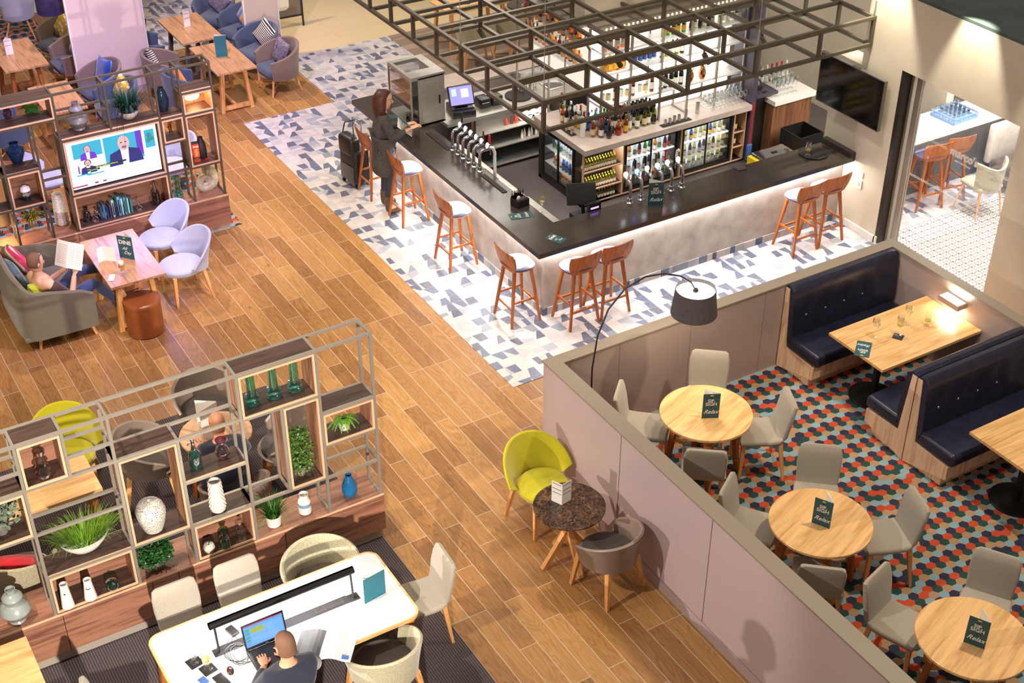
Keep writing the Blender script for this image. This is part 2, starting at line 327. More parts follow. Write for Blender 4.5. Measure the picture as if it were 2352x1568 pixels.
    def shell(s, R_in, th, a0, a1, zb, zt, n=24, m=6, flare=0., sy=1., T=None, rnd=True):
        """upholstered curved wall round the origin; R_in/zb/zt may be functions of t in 0..1; angle 0 = +Y"""
        F = lambda f, t: f(t) if callable(f) else f
        rings = []
        for i in range(n + 1):
            t = i / n; an = a0 + (a1 - a0) * t; r = F(R_in, t); b = F(zb, t); h = F(zt, t); ring = []
            dx, dy = math.sin(an), math.cos(an) * sy
            for k in range(m + 1):
                u = k / m; z = b + (h - b) * u; rr = r + flare * (u ** 1.3); ring.append(Vector((dx * rr, dy * rr, z)))
            ring.append(Vector((dx * (r + flare + th / 2), dy * (r + flare + th / 2), h + th * .35)))
            for k in range(m, -1, -1):
                u = k / m; z = b + (h - b) * u; rr = r + flare * (u ** 1.3) + th; ring.append(Vector((dx * rr, dy * rr, z)))
            rings.append(ring)
        return s.loft(rings, T=T)
    def build(s, name, m=None, parent=None, loc=None, rz=None, label=None, kind=None):
        me = bpy.data.meshes.new(name); me.from_pydata(s.v, [], s.f); me.update()
        me.polygons.foreach_set('use_smooth', s.sm)
        ms = s.mats or [m]
        for x in ms: me.materials.append(M[x] if isinstance(x, str) else x)
        if s.mats: me.polygons.foreach_set('material_index', s.mi)
        if any(s.sm): me.set_sharp_from_angle(angle=R(38))
        o = bpy.data.objects.new(name, me); col.objects.link(o)
        if parent: o.parent = parent
        if loc: o.location = loc
        if rz is not None: o.rotation_euler = (0, 0, rz)
        if label: o['label'] = label
        if kind: o['kind'] = kind
        return o
def thing(name, label, cat, loc=(0, 0, 0), rz=0, group=None):
    o = bpy.data.objects.new(name, None); col.objects.link(o); o.empty_display_size = .1
    o.location = loc; o.rotation_euler = (0, 0, rz); o['label'] = label; o['category'] = cat
    if group: o['group'] = group
    return o
def tag(o, label, cat, group=None):
    o['label'] = label; o['category'] = cat
    if group: o['group'] = group
    return o
KIDS = {}
def kids(o): return [c for c in col.objects if c.parent == o]
def dup(root, loc, rz=0, label=None, group=None, scale=None):
    if root.name not in KIDS: KIDS[root.name] = [(c, kids(c)) for c in kids(root)]
    r = root.copy(); col.objects.link(r); r.location = loc; r.rotation_euler = (0, 0, rz)
    if scale: r.scale = scale if isinstance(scale, tuple) else (scale,) * 3
    if label: r['label'] = label
    if group: r['group'] = group
    for c, gs in KIDS[root.name]:
        d = c.copy(); col.objects.link(d); d.parent = r
        for g_ in gs: e = g_.copy(); col.objects.link(e); e.parent = d
    return r
def struct(name, mb, m=None, label=None):
    o = mb.build(name, m, kind='structure')
    if label: o['label'] = label
    return o
TXT = {}
def text(parent, s, size, loc, rot, m, name='lettering', font=None, ext=.0006, shear=0, align='CENTER', bold=0):
    """flat lettering as a mesh child"""
    cu = bpy.data.curves.new(name, 'FONT'); cu.body = s; cu.size = size; cu.extrude = ext; cu.align_x = align; cu.align_y = 'CENTER'; cu.shear = shear; cu.offset = bold; cu.resolution_u = 3
    o = bpy.data.objects.new(name, cu); dg = bpy.context.evaluated_depsgraph_get(); col.objects.link(o)
    dg.update(); me = bpy.data.meshes.new_from_object(o.evaluated_get(dg)); bpy.data.objects.remove(o)
    o = bpy.data.objects.new(name, me); me.materials.clear(); me.materials.append(M[m] if isinstance(m, str) else m); col.objects.link(o)
    o.parent = parent; o.location = loc; o.rotation_euler = rot; return o
# ================================================================ the setting
F = .32                                     # raised booth floor
struct('floor', MB().box((-4, 2, -.1), (12.69, 26, 0)), 'planks', 'oak-effect plank floor')
def flat(name, m, polys, z, label):
    mb = MB()
    for p in polys: mb.prism(p, .001, z)
    return struct(name, mb, m, label)
flat('floor', 'patch', [[(6.74, 11.17), (12.69, 11.17), (12.69, 12.9), (8.4, 12.9), (8.4, 19.46), (6.74, 19.46)], [(8.33, 19.46), (10.35, 19.46), (10.35, 21.55), (8.33, 21.55)], [(8.4, 16.8), (10.35, 16.8), (10.35, 19.46), (8.4, 19.46)], [(6.0, 22.9), (8.6, 22.9), (8.6, 28), (6.0, 28)]], .006, 'blue and cream patchwork tile floor')
flat('floor', 'cream_tile', [[(8.6, 21.55), (20, 21.55), (20, 30), (8.6, 30)], [(8.33, 21.55), (8.6, 21.55), (8.6, 22.9), (8.33, 22.9)]], .005, 'cream stone tile floor')
flat('floor', 'gcarpet', [[(10.35, 17.0), (15, 17.0), (15, 21.55), (10.35, 21.55)]], .008, 'taupe carpet')
flat('floor', 'bar_floor', [[(8.4, 12.9), (12.69, 12.9), (12.69, 16.8), (8.4, 16.8)], [(12.69, 12.72), (17, 12.72), (17, 17), (12.69, 17)]], .007, 'dark tiled bar floor')
flat('floor', 'hex', [[(.5, 16.6), (5.32, 16.5), (5.32, 16.43), (5.50, 16.43), (5.52, 18.2), (5.1, 18.6), (4.6, 18.6), (2.2, 18.6), (.5, 18.6)], [(-1, 23.9), (5.1, 23.9), (5.1, 29), (-1, 29)]], .007, 'hexagon patterned carpet')
flat('floor', 'rug', [[(-3, 5), (4.29, 5), (4.29, 12.68), (-3, 12.68)]], .007, 'dark striped woven carpet')
flat('floor', 'lattice', [[(12.69, 2), (19, 2), (19, 11.6), (12.69, 11.6)]], .003, 'black and white lattice tile floor')
flat('floor', 'patch', [[(13.0, 11.6), (19, 11.6), (19, 12.6), (13.0, 12.6)]], .004, 'blue and white tile strip')
struct('floor', MB().box((6.3, 2, 0), (10.99, 9.66, F)), 'hex', 'raised hexagon patterned carpet')
# wall around the opening on the right
W = 12.69
mb = MB(); mb.box((W, 11.52, 0), (W + .3, 12.22, 3.43)); mb.box((W, 12.22, 0), (W + .3, 12.72, 2.32))
mb.box((W, 9.6, 2.5), (W + .3, 11.52, 3.43)); mb.box((W, 2, 0), (W + .3, 9.6, 3.43))
struct('wall_right', mb, 'wall', 'cream painted wall with a glazed opening')
struct('baseboard_right', MB().box((W - .025, 11.5, 0), (W, 12.1, .1)).box((W - .025, 11.48, 0), (W + .3, 11.52, .1)), 'white')
struct('ceiling', MB().box((W, 2, 3.43), (W + 9, 12.22, 3.47)), noisy('dark_green_grey_membrane', '#3f4b47', '#50605a', .6, 2), 'dark flat roof above the next room')
struct('trim_1', MB().box((W + .01, 11.46, 0), (W + .3, 11.52, 2.5)), 'dark', 'dark reveal')
# low partitions of the booth area
H = 1.4
lil = mat('lilac_taupe_laminate', '#b3a0a0', .3)
mb = MB(); mb.use(lil).box((6.24, 2, 0), (6.30, 9.74, H)); mb.use('part').box((6.30, 2, 0), (6.38, 9.62, H)); mb.use('dark')
for y in (3.2, 4.75, 6.95, 8.35): mb.box((6.2385, y, .14), (6.2405, y + .006, H - .01))
mb.use(mat('panel_seam', '#7d6c6c', .4)).box((6.238, 2, .135), (6.2402, 9.74, .141))  # long horizontal panel seam, a thin dark groove
struct('wall_left', mb, None, 'low taupe laminate partition')
mb = MB(); mb.use('part').box((6.30, 9.62, 0), (11.04, 9.74, H)); mb.use(mat('panel_seam_taupe', '#857468', .4))  # thin dark grooves at the panel seams
for x in (7.1, 8.03, 9.05, 10.3): mb.box((x, 9.6185, F), (x + .006, 9.6205, H - .01))
struct('wall_back', mb, None, 'low taupe laminate partition')
mb = MB(); mb.use('part').box((10.93, 2, 0), (11.04, 9.62, H))
struct('wall_right', mb, None, 'low taupe laminate partition beside the tiled room')
struct('trim_2', MB().box((6.225, 2, H), (6.395, 9.755, H + .02)).box((6.395, 9.605, H), (11.055, 9.755, H + .02)).box((10.915, 2, H), (11.055, 9.605, H + .02)), 'cap', 'taupe capping of the partitions')
# columns in the back
def column(x0, x1, y, n, l, dp=.14):
    m = mat('pale_column_laminate_%d' % n, '#d6c3bb' if n == 1 else '#c7b6a4', .35)
    mb = MB().use(m).box((x0, y, 0), (x1, y + dp, 3.3)).use('kick').box((x0 - .01, y - .012, 0), (x1 + .01, y, .12))
    mb.use('white').box((x0 - .025, y - .02, 0), (x0, y + .02, 3.3)); mb.box((x1, y - .02, 0), (x1 + .012, y + .02, 3.3))
    struct('wall_column', mb, None, l)
column(4.79, 5.98, 21.5, 1, 'wide pale pink column'); column(7.76, 8.36, 21.68, 2, 'narrow cream column', .10)
# glass screen between the columns
t = thing('glass_screen', 'clear glass balustrade panel with a bright top edge behind the back tables', 'glass screen', (6.35, 23.62, 0))
MB().box((-.87, -.005, .05), (.87, .005, 1.3)).build('pane', 'pane', t); MB().box((-.87, -.012, 1.3), (.87, .012, 1.325)).build('top_rail', 'white', t)
# bulkhead over the display and rear walls of the bar
struct('wall_back', MB().box((10.15, 14.95, 2.5), (12.75, 16.2, 3.43)), 'wall', 'cream bulkhead above the bottle display')
struct('ceiling', MB().box((10.1, 14.9, 3.43), (12.8, 16.3, 3.46)), 'dark', 'flat top of the bulkhead')
struct('wall_back', MB().box((14.2, 17.2, 0), (19, 17.35, 3.4)).box((12.75, 19.5, 0), (15, 19.6, 3)), 'wall', 'cream rear wall')
struct('wall_side', MB().box((15.0, 12.7, 0), (15.15, 17.2, 3.4)), 'wall', 'cream side wall')
struct('wall_pillar', MB().box((12.81, 14.82, 0), (13.04, 14.88, 2.6)).box((12.72, 14.3, 0), (12.80, 14.85, 2.6)), 'plum', 'plum pillar beside the bottle display')

# ================================================================ open shelving
def shelving(name, label, X0, Y0, cols, zt, segs_v, segs_h, boxes, boards, base, D=.28):
    """frame of square tube; segs_v: (x,z0,z1); segs_h: (x0,x1,z); boxes: (x0,x1,z0,z1,back); boards (x0,x1,z)"""
    t = thing(name, label, 'shelving unit', (X0, Y0, 0)); s = .027; tm = 'tube' if name == 'shelving_unit' else 'tubed'
    mb = MB(); hs = s / 2
    for x, a, b in segs_v:
        for y in (0, D - s): mb.box((x - X0 - hs, y, a - hs), (x - X0 + hs, y + s, b + hs))
        for z in (a, b): mb.box((x - X0 - hs + .001, s, z - hs), (x - X0 + hs - .001, D - s, z + hs))
    for a, b, z in segs_h:
        for y in (0, D - s): mb.box((a - X0 + hs, y + .0005, z - hs), (b - X0 - hs, y + s - .0005, z + hs))
        for x in (a, b): mb.box((x - X0 - hs + .0015, s, z - hs + .0005), (x - X0 + hs - .0015, D - s, z + hs - .0005))
    mb.build('steel_frame', tm, t)
    for a, b, z in boards:
        MB().use('shelfwood').box((a - X0 + hs + .002, .012, z - .002), (b - X0 - hs - .002, D - .01, z + .016)).use('edge').box((a - X0 + hs + .002, .002, z - .002), (b - X0 - hs - .002, .012, z + .016)).build('shelf_board', None, t)
    for a, b, z0, z1, back in boxes:
        a = a - X0 + hs + .004; b = b - X0 - hs - .004; z0 += hs + .002; z1 -= hs + .004; th = .02; e = -.006; mb = MB()
        mb.use('shelfwood').box((a, e + .012, z0), (b, D, z0 + th)); mb.use('dwoodz').box((a, e + .012, z1 - th), (b, D, z1)).box((a, e + .012, z0 + th), (a + th, D, z1 - th)).box((b - th, e + .012, z0 + th), (b, D, z1 - th))
        mb.use('edge').box((a, e, z0), (b, e + .012, z0 + th)).box((a, e, z1 - th), (b, e + .012, z1)).box((a, e, z0 + th), (a + th, e + .012, z1 - th)).box((b - th, e, z0 + th), (b, e + .012, z1 - th))
        if back: mb.use('dwood').box((a + th, D - .02, z0 + th), (b - th, D - .006, z1 - th))
        mb.build('timber_box', None, t)
    bx0, bx1, bz0, bz1, seams, dep = base
    mb = MB().use('dwood').box((bx0 - X0, -.006, bz0), (bx1 - X0, dep, bz1 - .006)).use('edge').box((bx0 - X0, -.008, bz1 - .022), (bx1 - X0, -.003, bz1))
    mb.use('dwood').box((bx0 - X0, -.003, bz1 - .006), (bx1 - X0, dep, bz1)).use('dark')
    for x in seams: mb.box((x - X0, -.0075, bz0), (x - X0 + .006, .001, bz1 - .03))
    mb.build('base_cabinet', None, t)
    MB().box((bx0 - X0, .045, 0), (bx1 - X0 - .015, dep - .05, bz0)).build('plinth', 'kick', t)
    return t
Zf = 2.487
c = [.28, 1.08, 1.465, 1.85, 2.40, 2.99, 3.37, 3.745, 4.29]
shelving('shelving_unit', 'long open shelf divider of pale steel tubes with vases, nearest the camera', c[0], 9.62, c, Zf,
    [(c[0], .6, Zf), (c[1], .6, Zf), (c[2], 2.02, Zf), (c[3], .6, Zf), (c[4], .6, 2.02), (c[5], .6, Zf), (c[6], 1.03, 2.02), (c[7], .6, Zf), (c[8], .6, Zf)],
    [(c[0], c[1], Zf), (c[0], c[1], 2.22), (c[0], c[1], 2.02), (c[0], c[1], 1.53), (c[1], c[2], Zf), (c[1], c[3], 2.02), (c[2], c[3], Zf), (c[2], c[3], 2.22), (c[1], c[3], 1.53), (c[1], c[3], 1.04), (c[3], c[5], Zf), (c[3], c[4], 2.02), (c[4], c[5], 2.02), (c[4], c[5], 1.53), (c[3], c[4], 1.03), (c[4], c[5], 1.03), (c[5], c[7], Zf), (c[5], c[7], 2.0), (c[5], c[7], 1.03), (c[7], c[8], Zf), (c[7], c[8], 1.78), (c[7], c[8], 1.40), (c[7], c[8], 1.02)],
    [(c[1], c[2], 2.02, Zf, 1), (c[0], c[1], 1.53, 2.02, 0), (c[3], c[4], 1.03, 2.02, 0), (c[5], c[7], 2.0, Zf, 0), (c[6], c[7], 1.03, 2.0, 0), (c[7], c[8], 1.40, 1.78, 0), (c[1], c[3], .6, 1.04, 1), (c[4], c[5], .6, 1.03, 1)],
    [(c[1], c[2], Zf - .012), (c[3], c[4], 2.01), (c[5], c[7], Zf - .012), (c[4], c[5], 1.54), (c[7], c[8], 1.77), (c[1], c[3], 1.04), (c[4], c[5], 1.02), (c[0], c[1], 2.01)],
    (.28, 4.315, .14, .6, [1.13, 1.95, 2.20, 3.26], .42))
Zt = 2.47
d = [2.54, 2.97, 3.28, 3.925, 4.56, 4.875, 5.30]
shelving('television_shelving', 'open shelf divider of bronze steel tubes holding the television', 1.4, 16.36, d, Zt,
    [(1.4, .56, Zt), (2.2, .56, 1.55), (d[0], .56, 2.15), (d[1], .56, 2.15), (d[2], .56, Zt), (d[3], 1.85, Zt), (d[4], .56, Zt), (d[5], .56, Zt), (d[6], .56, Zt)],
    [(1.4, d[2], Zt), (1.4, d[2], 2.15), (1.4, d[0], 1.56), (1.4, d[0], 1.08), (d[0], d[1], 1.56), (d[0], d[1], 1.07), (d[1], d[2], 1.38), (d[2], d[3], Zt), (d[3], d[4], Zt), (d[4], d[5], Zt), (d[5], d[6], Zt), (d[2], d[3], 2.15), (d[2], d[4], 1.84), (d[4], d[5], 1.83), (d[5], d[6], 2.115), (d[5], d[6], 1.81), (d[4], d[5], 1.48), (d[4], d[5], 1.06), (d[5], d[6], 1.05), (d[2], d[4], 1.07)],
    [(1.4, d[2], 2.15, Zt - .0, 0), (d[0], d[1], 1.07, 1.56, 1), (d[5], d[6], 1.81, 2.115, 1), (d[4], d[5], 1.48, 1.83, 0), (d[5], d[6], 1.05, 1.81, 0), (d[2], d[4], 1.07, 1.84, 1), (d[2], d[4], .56, 1.07, 1)],
    [(1.4, d[2], Zt - .012), (d[0], d[1], 1.56), (d[2], d[4], 1.86), (d[4], d[5], 1.84), (d[5], d[6], 2.125), (1.4, d[0], 1.08)],
    (1.4, 5.335, .1, .56, [3.27, 4.62], .36))

# ================================================================ bar
def bar():
    z0, z1 = .985, 1.05
    t = thing('bar_counter', 'long L-shaped dark quartz bar counter on a lit concrete base', 'bar counter', (7.65, 12.08, 0))
    L = lambda a, b: ((a[0] - 7.65, a[1] - 12.08, a[2]), (b[0] - 7.65, b[1] - 12.08, b[2]))
    MB().box(*L((7.65, 12.08, z0), (8.22, 17.25, z1))).box(*L((8.22, 12.08, z0), (12.68, 12.66, z1))).build('worktop', 'counter', t)
    MB().box(*L((12.60, 12.08, z1 + .001), (12.68, 12.66, z1 + .07))).build('upstand', 'counter', t)
    mb = MB().box(*L((7.85, 12.28, 0), (7.95, 17.1, z0 - .002))).box(*L((7.95, 12.28, 0), (12.68, 12.38, z0 - .002))); mb.build('cladding', 'concrete', t)
    mb = MB().box(*L((7.838, 12.268, .008), (7.85, 17.1, .11))).box(*L((7.85, 12.268, .008), (12.66, 12.28, .11))); mb.build('tiled_skirting', 'patch', t)
    mb = MB().box(*L((7.80, 12.25, z0 - .03), (7.83, 17.1, z0 - .006))).box(*L((7.83, 12.23, z0 - .03), (12.66, 12.26, z0 - .006))); mb.build('led_strip', 'led', t)
    mb = MB().box(*L((7.95, 12.38, 0), (8.15, 17.1, .9))).box(*L((8.15, 12.38, 0), (12.66, 12.58, .9))); mb.build('carcass', 'dark', t)
    # stainless working shelf on the staff side
    mb = MB().box(*L((8.15, 12.66, .80), (8.5, 15.6, .84))).box(*L((8.5, 12.6, .80), (12.6, 12.95, .84))).box(*L((8.15, 12.7, .1), (8.45, 15.5, .8))).box(*L((8.5, 12.6, .1), (12.55, 12.92, .8)))
    mb.build('underbar_shelf', 'steel', t)
    for k, (x0, x1, y0, y1) in enumerate(((7.79, 7.80, 12.4, 17.0),)): pass
bar()
for x0, y0, sx_, sy_, pw_ in ((7.825, 14.7, .03, 4.7, 24), (10.2, 12.255, 4.7, .03, 24)):
    o = light('AREA', 'counter_strip_light', (x0, y0, .95), (x0, y0, 0), pw_, (1, .94, .90), sx_, sy=sy_); o.rotation_euler = (0, 0, 0)
for x0, y0, L_, ax in ():      # the light the counter's LED strips throw down
    o = light('AREA', 'counter_strip_light', (x0 - .02 if ax else x0, y0 if ax else y0 - .02, .94), (x0 - .10 if ax else x0, y0 if ax else y0 - .10, 0), 62, (1, .93, .86), L_ if not ax else .04, sy=.04 if not ax else L_)

def canopy():
    xs = [7.70, 8.70, 9.73, 10.76, 11.78, 12.66]; ys = [12.10 + .632 * k for k in range(9)]; zs = (2.65, 3.01); s = .045; h = s / 2
    t = thing('hanging_canopy', 'large dark steel lattice canopy hanging over the bar', 'canopy', (7.7, 12.1, 2.65)); O = (7.7, 12.1, 2.65)
    T = Matrix.Translation((-7.7, -12.1, -2.65))
    for z, nm in zip(zs, ('lower_grid', 'upper_grid')):
        mb = MB()
        for i, x in enumerate(xs): mb.box((x - h, ys[0] - h, z - h), (x + h, ys[-1] + h, z + h), T)
        for y in ys: mb.box((xs[0] + h, y - h + .001, z - h + .001), (xs[-1] - h, y + h - .001, z + h - .001), T)
        mb.build(nm, 'tubed', t)
    for i, x in enumerate(xs):
        for j, y in enumerate(ys):
            if i in (0,) or j == 0 or (i % 2 == 0 and j % 2 == 0) or i == len(xs) - 1 and j % 2 == 0 or j % 2 == 1 and i % 2 == 1:
                MB().box((x - h + .001, y - h + .002, zs[0] + h), (x + h - .001, y + h - .002, zs[1] - h), T).build('strut', 'tubed', t)
    for x, y in ((7.7, 12.1), (7.7, 14.0), (10.76, 12.1), (12.66, 12.1)):
        MB().tube([(x - 7.7, y - 12.1, .38), (x - 7.7 + .0, y - 12.1, 3.9)], .004, 6).tube([(x - 7.7, y - 12.1, .39), (x - 7.7, y - 12.1, .58)], .011, 6).build('hanging_cable', 'steel', t)
    MB().box((-.0 + 2.95, 1.9, .60), (3.03, 5.5, .66)).build('cable_tray', 'steel', t)
    return t
canopy()
# ================================================================ seating
def face(x, y, tx, ty): return math.atan2(ty - y, tx - x) + PI / 2
def rr(cx, cy, cz, w_, h_, r, tilt=0., n=3):
    """rounded-rectangle ring (w along X, h in the Y/Z plane turned by tilt; tilt 0 = h along Z)"""
    pts = []; r = min(r, w_ / 2.02, h_ / 2.02)
    for sx, sy, a0 in ((1, 1, 0), (-1, 1, 1), (-1, -1, 2), (1, -1, 3)):
        for k in range(n + 1):
            a = (a0 + k / n) * PI / 2; u = sx * (w_ / 2 - r) + math.cos(a) * r; v = sy * (h_ / 2 - r) + math.sin(a) * r
            pts.append(Vector((cx + u, cy + v * math.sin(tilt), cz + v * math.cos(tilt))))
    return pts
def slab(path, th, r=.02):
    """path: (y, z, width); padded sheet of thickness th following the path"""
    mb = MB(); rings = []; n = len(path)
    for i, (y, z, w_) in enumerate(path):
        y0, z0 = path[max(i - 1, 0)][:2]; y1, z1 = path[min(i + 1, n - 1)][:2]; a = math.atan2(z1 - z0, y1 - y0)
        e = .55 if i in (0, n - 1) else 1.
        rings.append(rr(0, y, z, w_ * (.96 if e < 1 else 1), th * e, r, -a))
    return mb.loft(rings)
def leg_mb(x, y, ztop, sx, sy, splay=.04, w0=.042, w1=.026, rnd=False):
    mb = MB(); p = (x + sx * splay, y + sy * splay, 0); q = (x, y, ztop)
    if rnd: return mb.tube([q, p], w0 / 2, 10, r2=w1 / 2)
    return mb.bar(q, p, w0, w0, w1, w1)
def side_chair(label, cat='chair', leg='leg'):
    t = thing('dining_chair', label, cat)
    slab([(-.235, .455, .40), (-.225, .462, .43), (-.1, .458, .445), (.08, .448, .445), (.17, .452, .435), (.215, .475, .425)], .062, .028).build('seat', 'fgrey', t)
    slab([(.205, .455, .40), (.232, .50, .405), (.245, .57, .41), (.262, .68, .425), (.285, .79, .42), (.305, .865, .385), (.31, .885, .34)], .05, .022).build('backrest', 'fgrey', t)
    for sx in (-1, 1):
        leg_mb(sx * .18, -.19, .43, sx, -1, .015).build('leg', leg, t); leg_mb(sx * .18, .19, .44, sx, 1, .055).build('leg', leg, t)
    MB().box((-.18, -.19, .415), (.18, .19, .43)).build('seat_frame', 'leg', t)
    return t
def wing_chair(label, fab, cat='chair', name='curved_chair', leather=False, hi=.86, lo=.545):
    """round seat held by a tall curved back that sweeps down to the front"""
    t = thing(name, label, cat)
    mb = MB(); rings = []
    for z, k in ((.40, .8), (.405, .93), (.43, 1.0), (.465, 1.0), (.482, .95), (.488, .8), (.489, .4), (.489, .02)):
        rings.append([Vector((math.cos(a) * .268 * k, -.02 + (math.sin(a) * .262 * k if math.sin(a) > 0 else math.sin(a) * .285 * k * (1 + .06 * abs(math.sin(2 * a)))), z)) for a in [2 * PI * j / 28 for j in range(28)]])
    mb.loft(rings).build('seat', fab, t)
    top = lambda u: lo + (hi - lo) * (1 - abs(2 * u - 1) ** 2.3)
    bot = lambda u: .415 + .085 * abs(2 * u - 1) ** 3
    MB().shell(lambda u: .268 + .012 * math.sin(PI * u), .030, R(-90), R(90), bot, top, 34, 8, .085).build('backrest', fab, t)
    for sx in (-1, 1):
        leg_mb(sx * .215, -.215, .42, sx, -1, .02, .045, .03).build('leg', 'leg', t); leg_mb(sx * .20, .18, .425, sx, 1, .07, .045, .03).build('leg', 'leg', t)
    MB().box((-.2, -.2, .395), (.2, .2, .41)).build('seat_frame', 'leg', t)
    return t
def tub_chair(label, fab, inner=None, cat='chair', name='tub_chair'):
    """low tub: the shell wraps the seat from below and rises to a gently arched back"""
    t = thing(name, label, cat); inner = inner or fab
    MB().lathe([(.12, .405), (.235, .41), (.25, .44), (.248, .462), (.22, .472), (.1, .475), (.01, .475)], 28).build('seat', inner, t)
    top = lambda u: .56 + .20 * max(0, math.sin(PI * u)) ** .8
    mb = MB().shell(lambda u: .252, .035, R(-122), R(122), lambda u: .40, top, 30, 5, .045)
    mb.lathe([(.02, .335), (.13, .34), (.21, .365), (.262, .405), (.284, .43)], 28)
    mb.build('shell', fab, t)
    for sx in (-1, 1):
        leg_mb(sx * .19, -.19, .40, sx, -1, .05, .05, .032).build('leg', 'leg', t); leg_mb(sx * .19, .19, .40, sx, 1, .065, .05, .032).build('leg', 'leg', t)
    return t
def armchair(label, fab, inner=None, name='lounge_armchair', rnd=True):
    t = thing(name, label, 'armchair'); inner = inner or fab
    MB().rbox((-.27, -.30, .30), (.27, .24, .44), .07, 4).build('seat_cushion', inner, t)
    top = lambda u: .60 + .20 * max(0, math.sin(PI * u)) ** 1.3
    MB().shell(lambda u: .285 + .03 * (1 - math.sin(PI * u)), .045, R(-132), R(132), lambda u: .26 + .02 * abs(2 * u - 1), top, 34, 6, .05).lathe([(.05, .225), (.2, .23), (.29, .26), (.325, .30)], 28).build('shell', fab, t)
    for sx in (-1, 1):
        leg_mb(sx * .2, -.2, .26, sx, -1, .07, .045, .03, True).build('leg', 'leg', t); leg_mb(sx * .2, .2, .26, sx, 1, .07, .045, .03, True).build('leg', 'leg', t)
    MB().bar((-.24, -.24, .10), (.24, .24, .10), .025, .018).build('stretcher', 'leg', t); MB().bar((.24, -.24, .118), (-.24, .24, .118), .025, .018).build('stretcher', 'leg', t)
    return t
def stool(label):
    t = thing('bar_stool', label, 'bar stool')
    def plan(k, n=30):
        out = []
        for j in range(n):
            a = 2 * PI * j / n; x = math.cos(a); y = math.sin(a)
            rx = .215 - .03 * max(0, y); out.append((math.copysign(abs(x) ** .75, x) * rx * k, math.copysign(abs(y) ** .8, y) * .20 * k))
        return out
    def ring(k, z, dip=0):
        return [Vector((x, y, z + dip * (x * x + y * y) + max(0, y - .12) * .6)) for x, y in plan(k)]
    MB().loft([ring(.6, .742), ring(.95, .748, .3), ring(1.01, .757, .3), ring(1.0, .762, .3), ring(.9, .755, .2), ring(.1, .75)]).build('seat_shell', 'legd', t)
    MB().loft([ring(.985, .7625, .3), ring(.98, .776, .3), ring(.9, .786, .25), ring(.4, .786, .2), ring(.05, .786)]).build('seat_pad', 'pad', t)
    # bent plywood back
    mb = MB(); n = 12; rings = []
    for i in range(7):
        z = .765 + .045 * i; yb = .168 + .006 * i ** 1.2; hw = (.17, .195, .215, .226, .230, .228, .218)[i]; ring_ = []
        for k in range(n + 1):
            u = 2 * k / n - 1; ring_.append(Vector((u * hw, yb + .012 - .03 * u * u, z)))
        for k in range(n, -1, -1):
            u = 2 * k / n - 1; ring_.append(Vector((u * hw, yb - .03 * u * u, z)))
        rings.append(ring_)
    mb.loft(rings).build('backrest', 'legd', t)
    mb = MB(); rings = [[v + Vector((0, -.0125, 0)) for v in r_] for r_ in [[Vector((p.x * .96, p.y, p.z)) for p in q] for q in rings[:6]]]
    mb.loft(rings).build('back_pad', 'pad', t)
    ft = {}
    for sx in (-1, 1):
        for sy in (-1, 1):
            q = Vector((sx * .12, sy * .115, .745)); p = Vector((sx * .212, sy * .205, 0)); ft[sx, sy] = (p, q)
            MB().bar(q, p, .036, .036, .026, .026).build('leg', 'legd', t)
    for (a, b, z) in (((-1, -1), (1, -1), .27), ((-1, 1), (1, 1), .24), ((-1, -1), (-1, 1), .33), ((1, -1), (1, 1), .33)):
        P_ = [ft[k][0].lerp(ft[k][1], z / .745) for k in (a, b)]
        MB().bar(P_[0], P_[1], .018, .026).build('footrail', 'legd', t)
    return t

# ---- bar stools
GS = 'wooden bar stools with dusky blue seats around the bar'
s0 = stool('')
ST = [(7.54, 16.30, 'wooden bar stool beside the black suitcase, behind the standing woman'), (7.57, 15.37, 'wooden bar stool directly in front of the standing woman\'s boots'), (7.56, 14.0, 'wooden bar stool in the middle of the long left side of the bar'), (7.56, 12.43, 'wooden bar stool at the left side of the bar nearest its corner'),
      (8.15, 12.0, 'wooden bar stool in front of the bar nearest the corner, left of its twin'), (8.62, 12.01, 'wooden bar stool in front of the bar, right one of the pair near the corner'), (11.68, 11.97, 'wooden bar stool at the far right end of the bar, left of the pair'), (12.14, 11.98, 'wooden bar stool at the far right end of the bar next to the cream wall')]
for i, (x, y, l) in enumerate(ST):
    rz = PI / 2 + PI if False else (face(x, y, x + 1, y) if i < 4 else face(x, y, x, y + 1))
    if i == 0: s0.location = (x, y, 0); s0.rotation_euler.z = rz; s0['label'] = l; s0['group'] = GS
    else: dup(s0, (x, y, .006), rz, l, GS)
# ---- upholstered chairs round the three tables
GC = 'oatmeal upholstered chairs at the round booth tables'
c0 = side_chair('')
TB = [((7.43, 8.55), [(50, .60, 'oatmeal chair behind the farthest round table, back to the low wall'), (-25, .56, 'oatmeal chair to the right of the farthest round table, seen from the side'), (135, .60, 'oatmeal chair left of the farthest round table, next to the arc lamp pole'), (-128, .48, 'oatmeal chair nearest the camera at the farthest round table')]),
      ((7.31, 6.70), [(49, .66, 'oatmeal chair behind the middle round table'), (-20, .64, 'oatmeal chair right of the middle round table, angled away'), (123, .60, 'oatmeal chair left of the middle round table, close to the lilac partition'), (-131, .44, 'oatmeal chair tucked in front of the middle round table')]),
      ((7.43, 4.97), [(32, .66, 'oatmeal chair behind the nearest round table at the right edge'), (106, .62, 'oatmeal chair to the upper left of the nearest round table'), (-140, .52, 'oatmeal chair at the bottom edge in front of the nearest round table')])]
k = 0
for (tx, ty), L_ in TB:
    for a, dd, l in L_:
        x = tx + math.cos(R(a)) * dd; y = ty + math.sin(R(a)) * dd; rz = face(x, y, tx, ty)
        if k == 0: c0.location = (x, y, F); c0.rotation_euler.z = rz; c0['label'] = l; c0['group'] = GC
        else: dup(c0, (x, y, F), rz, l, GC)
        k += 1
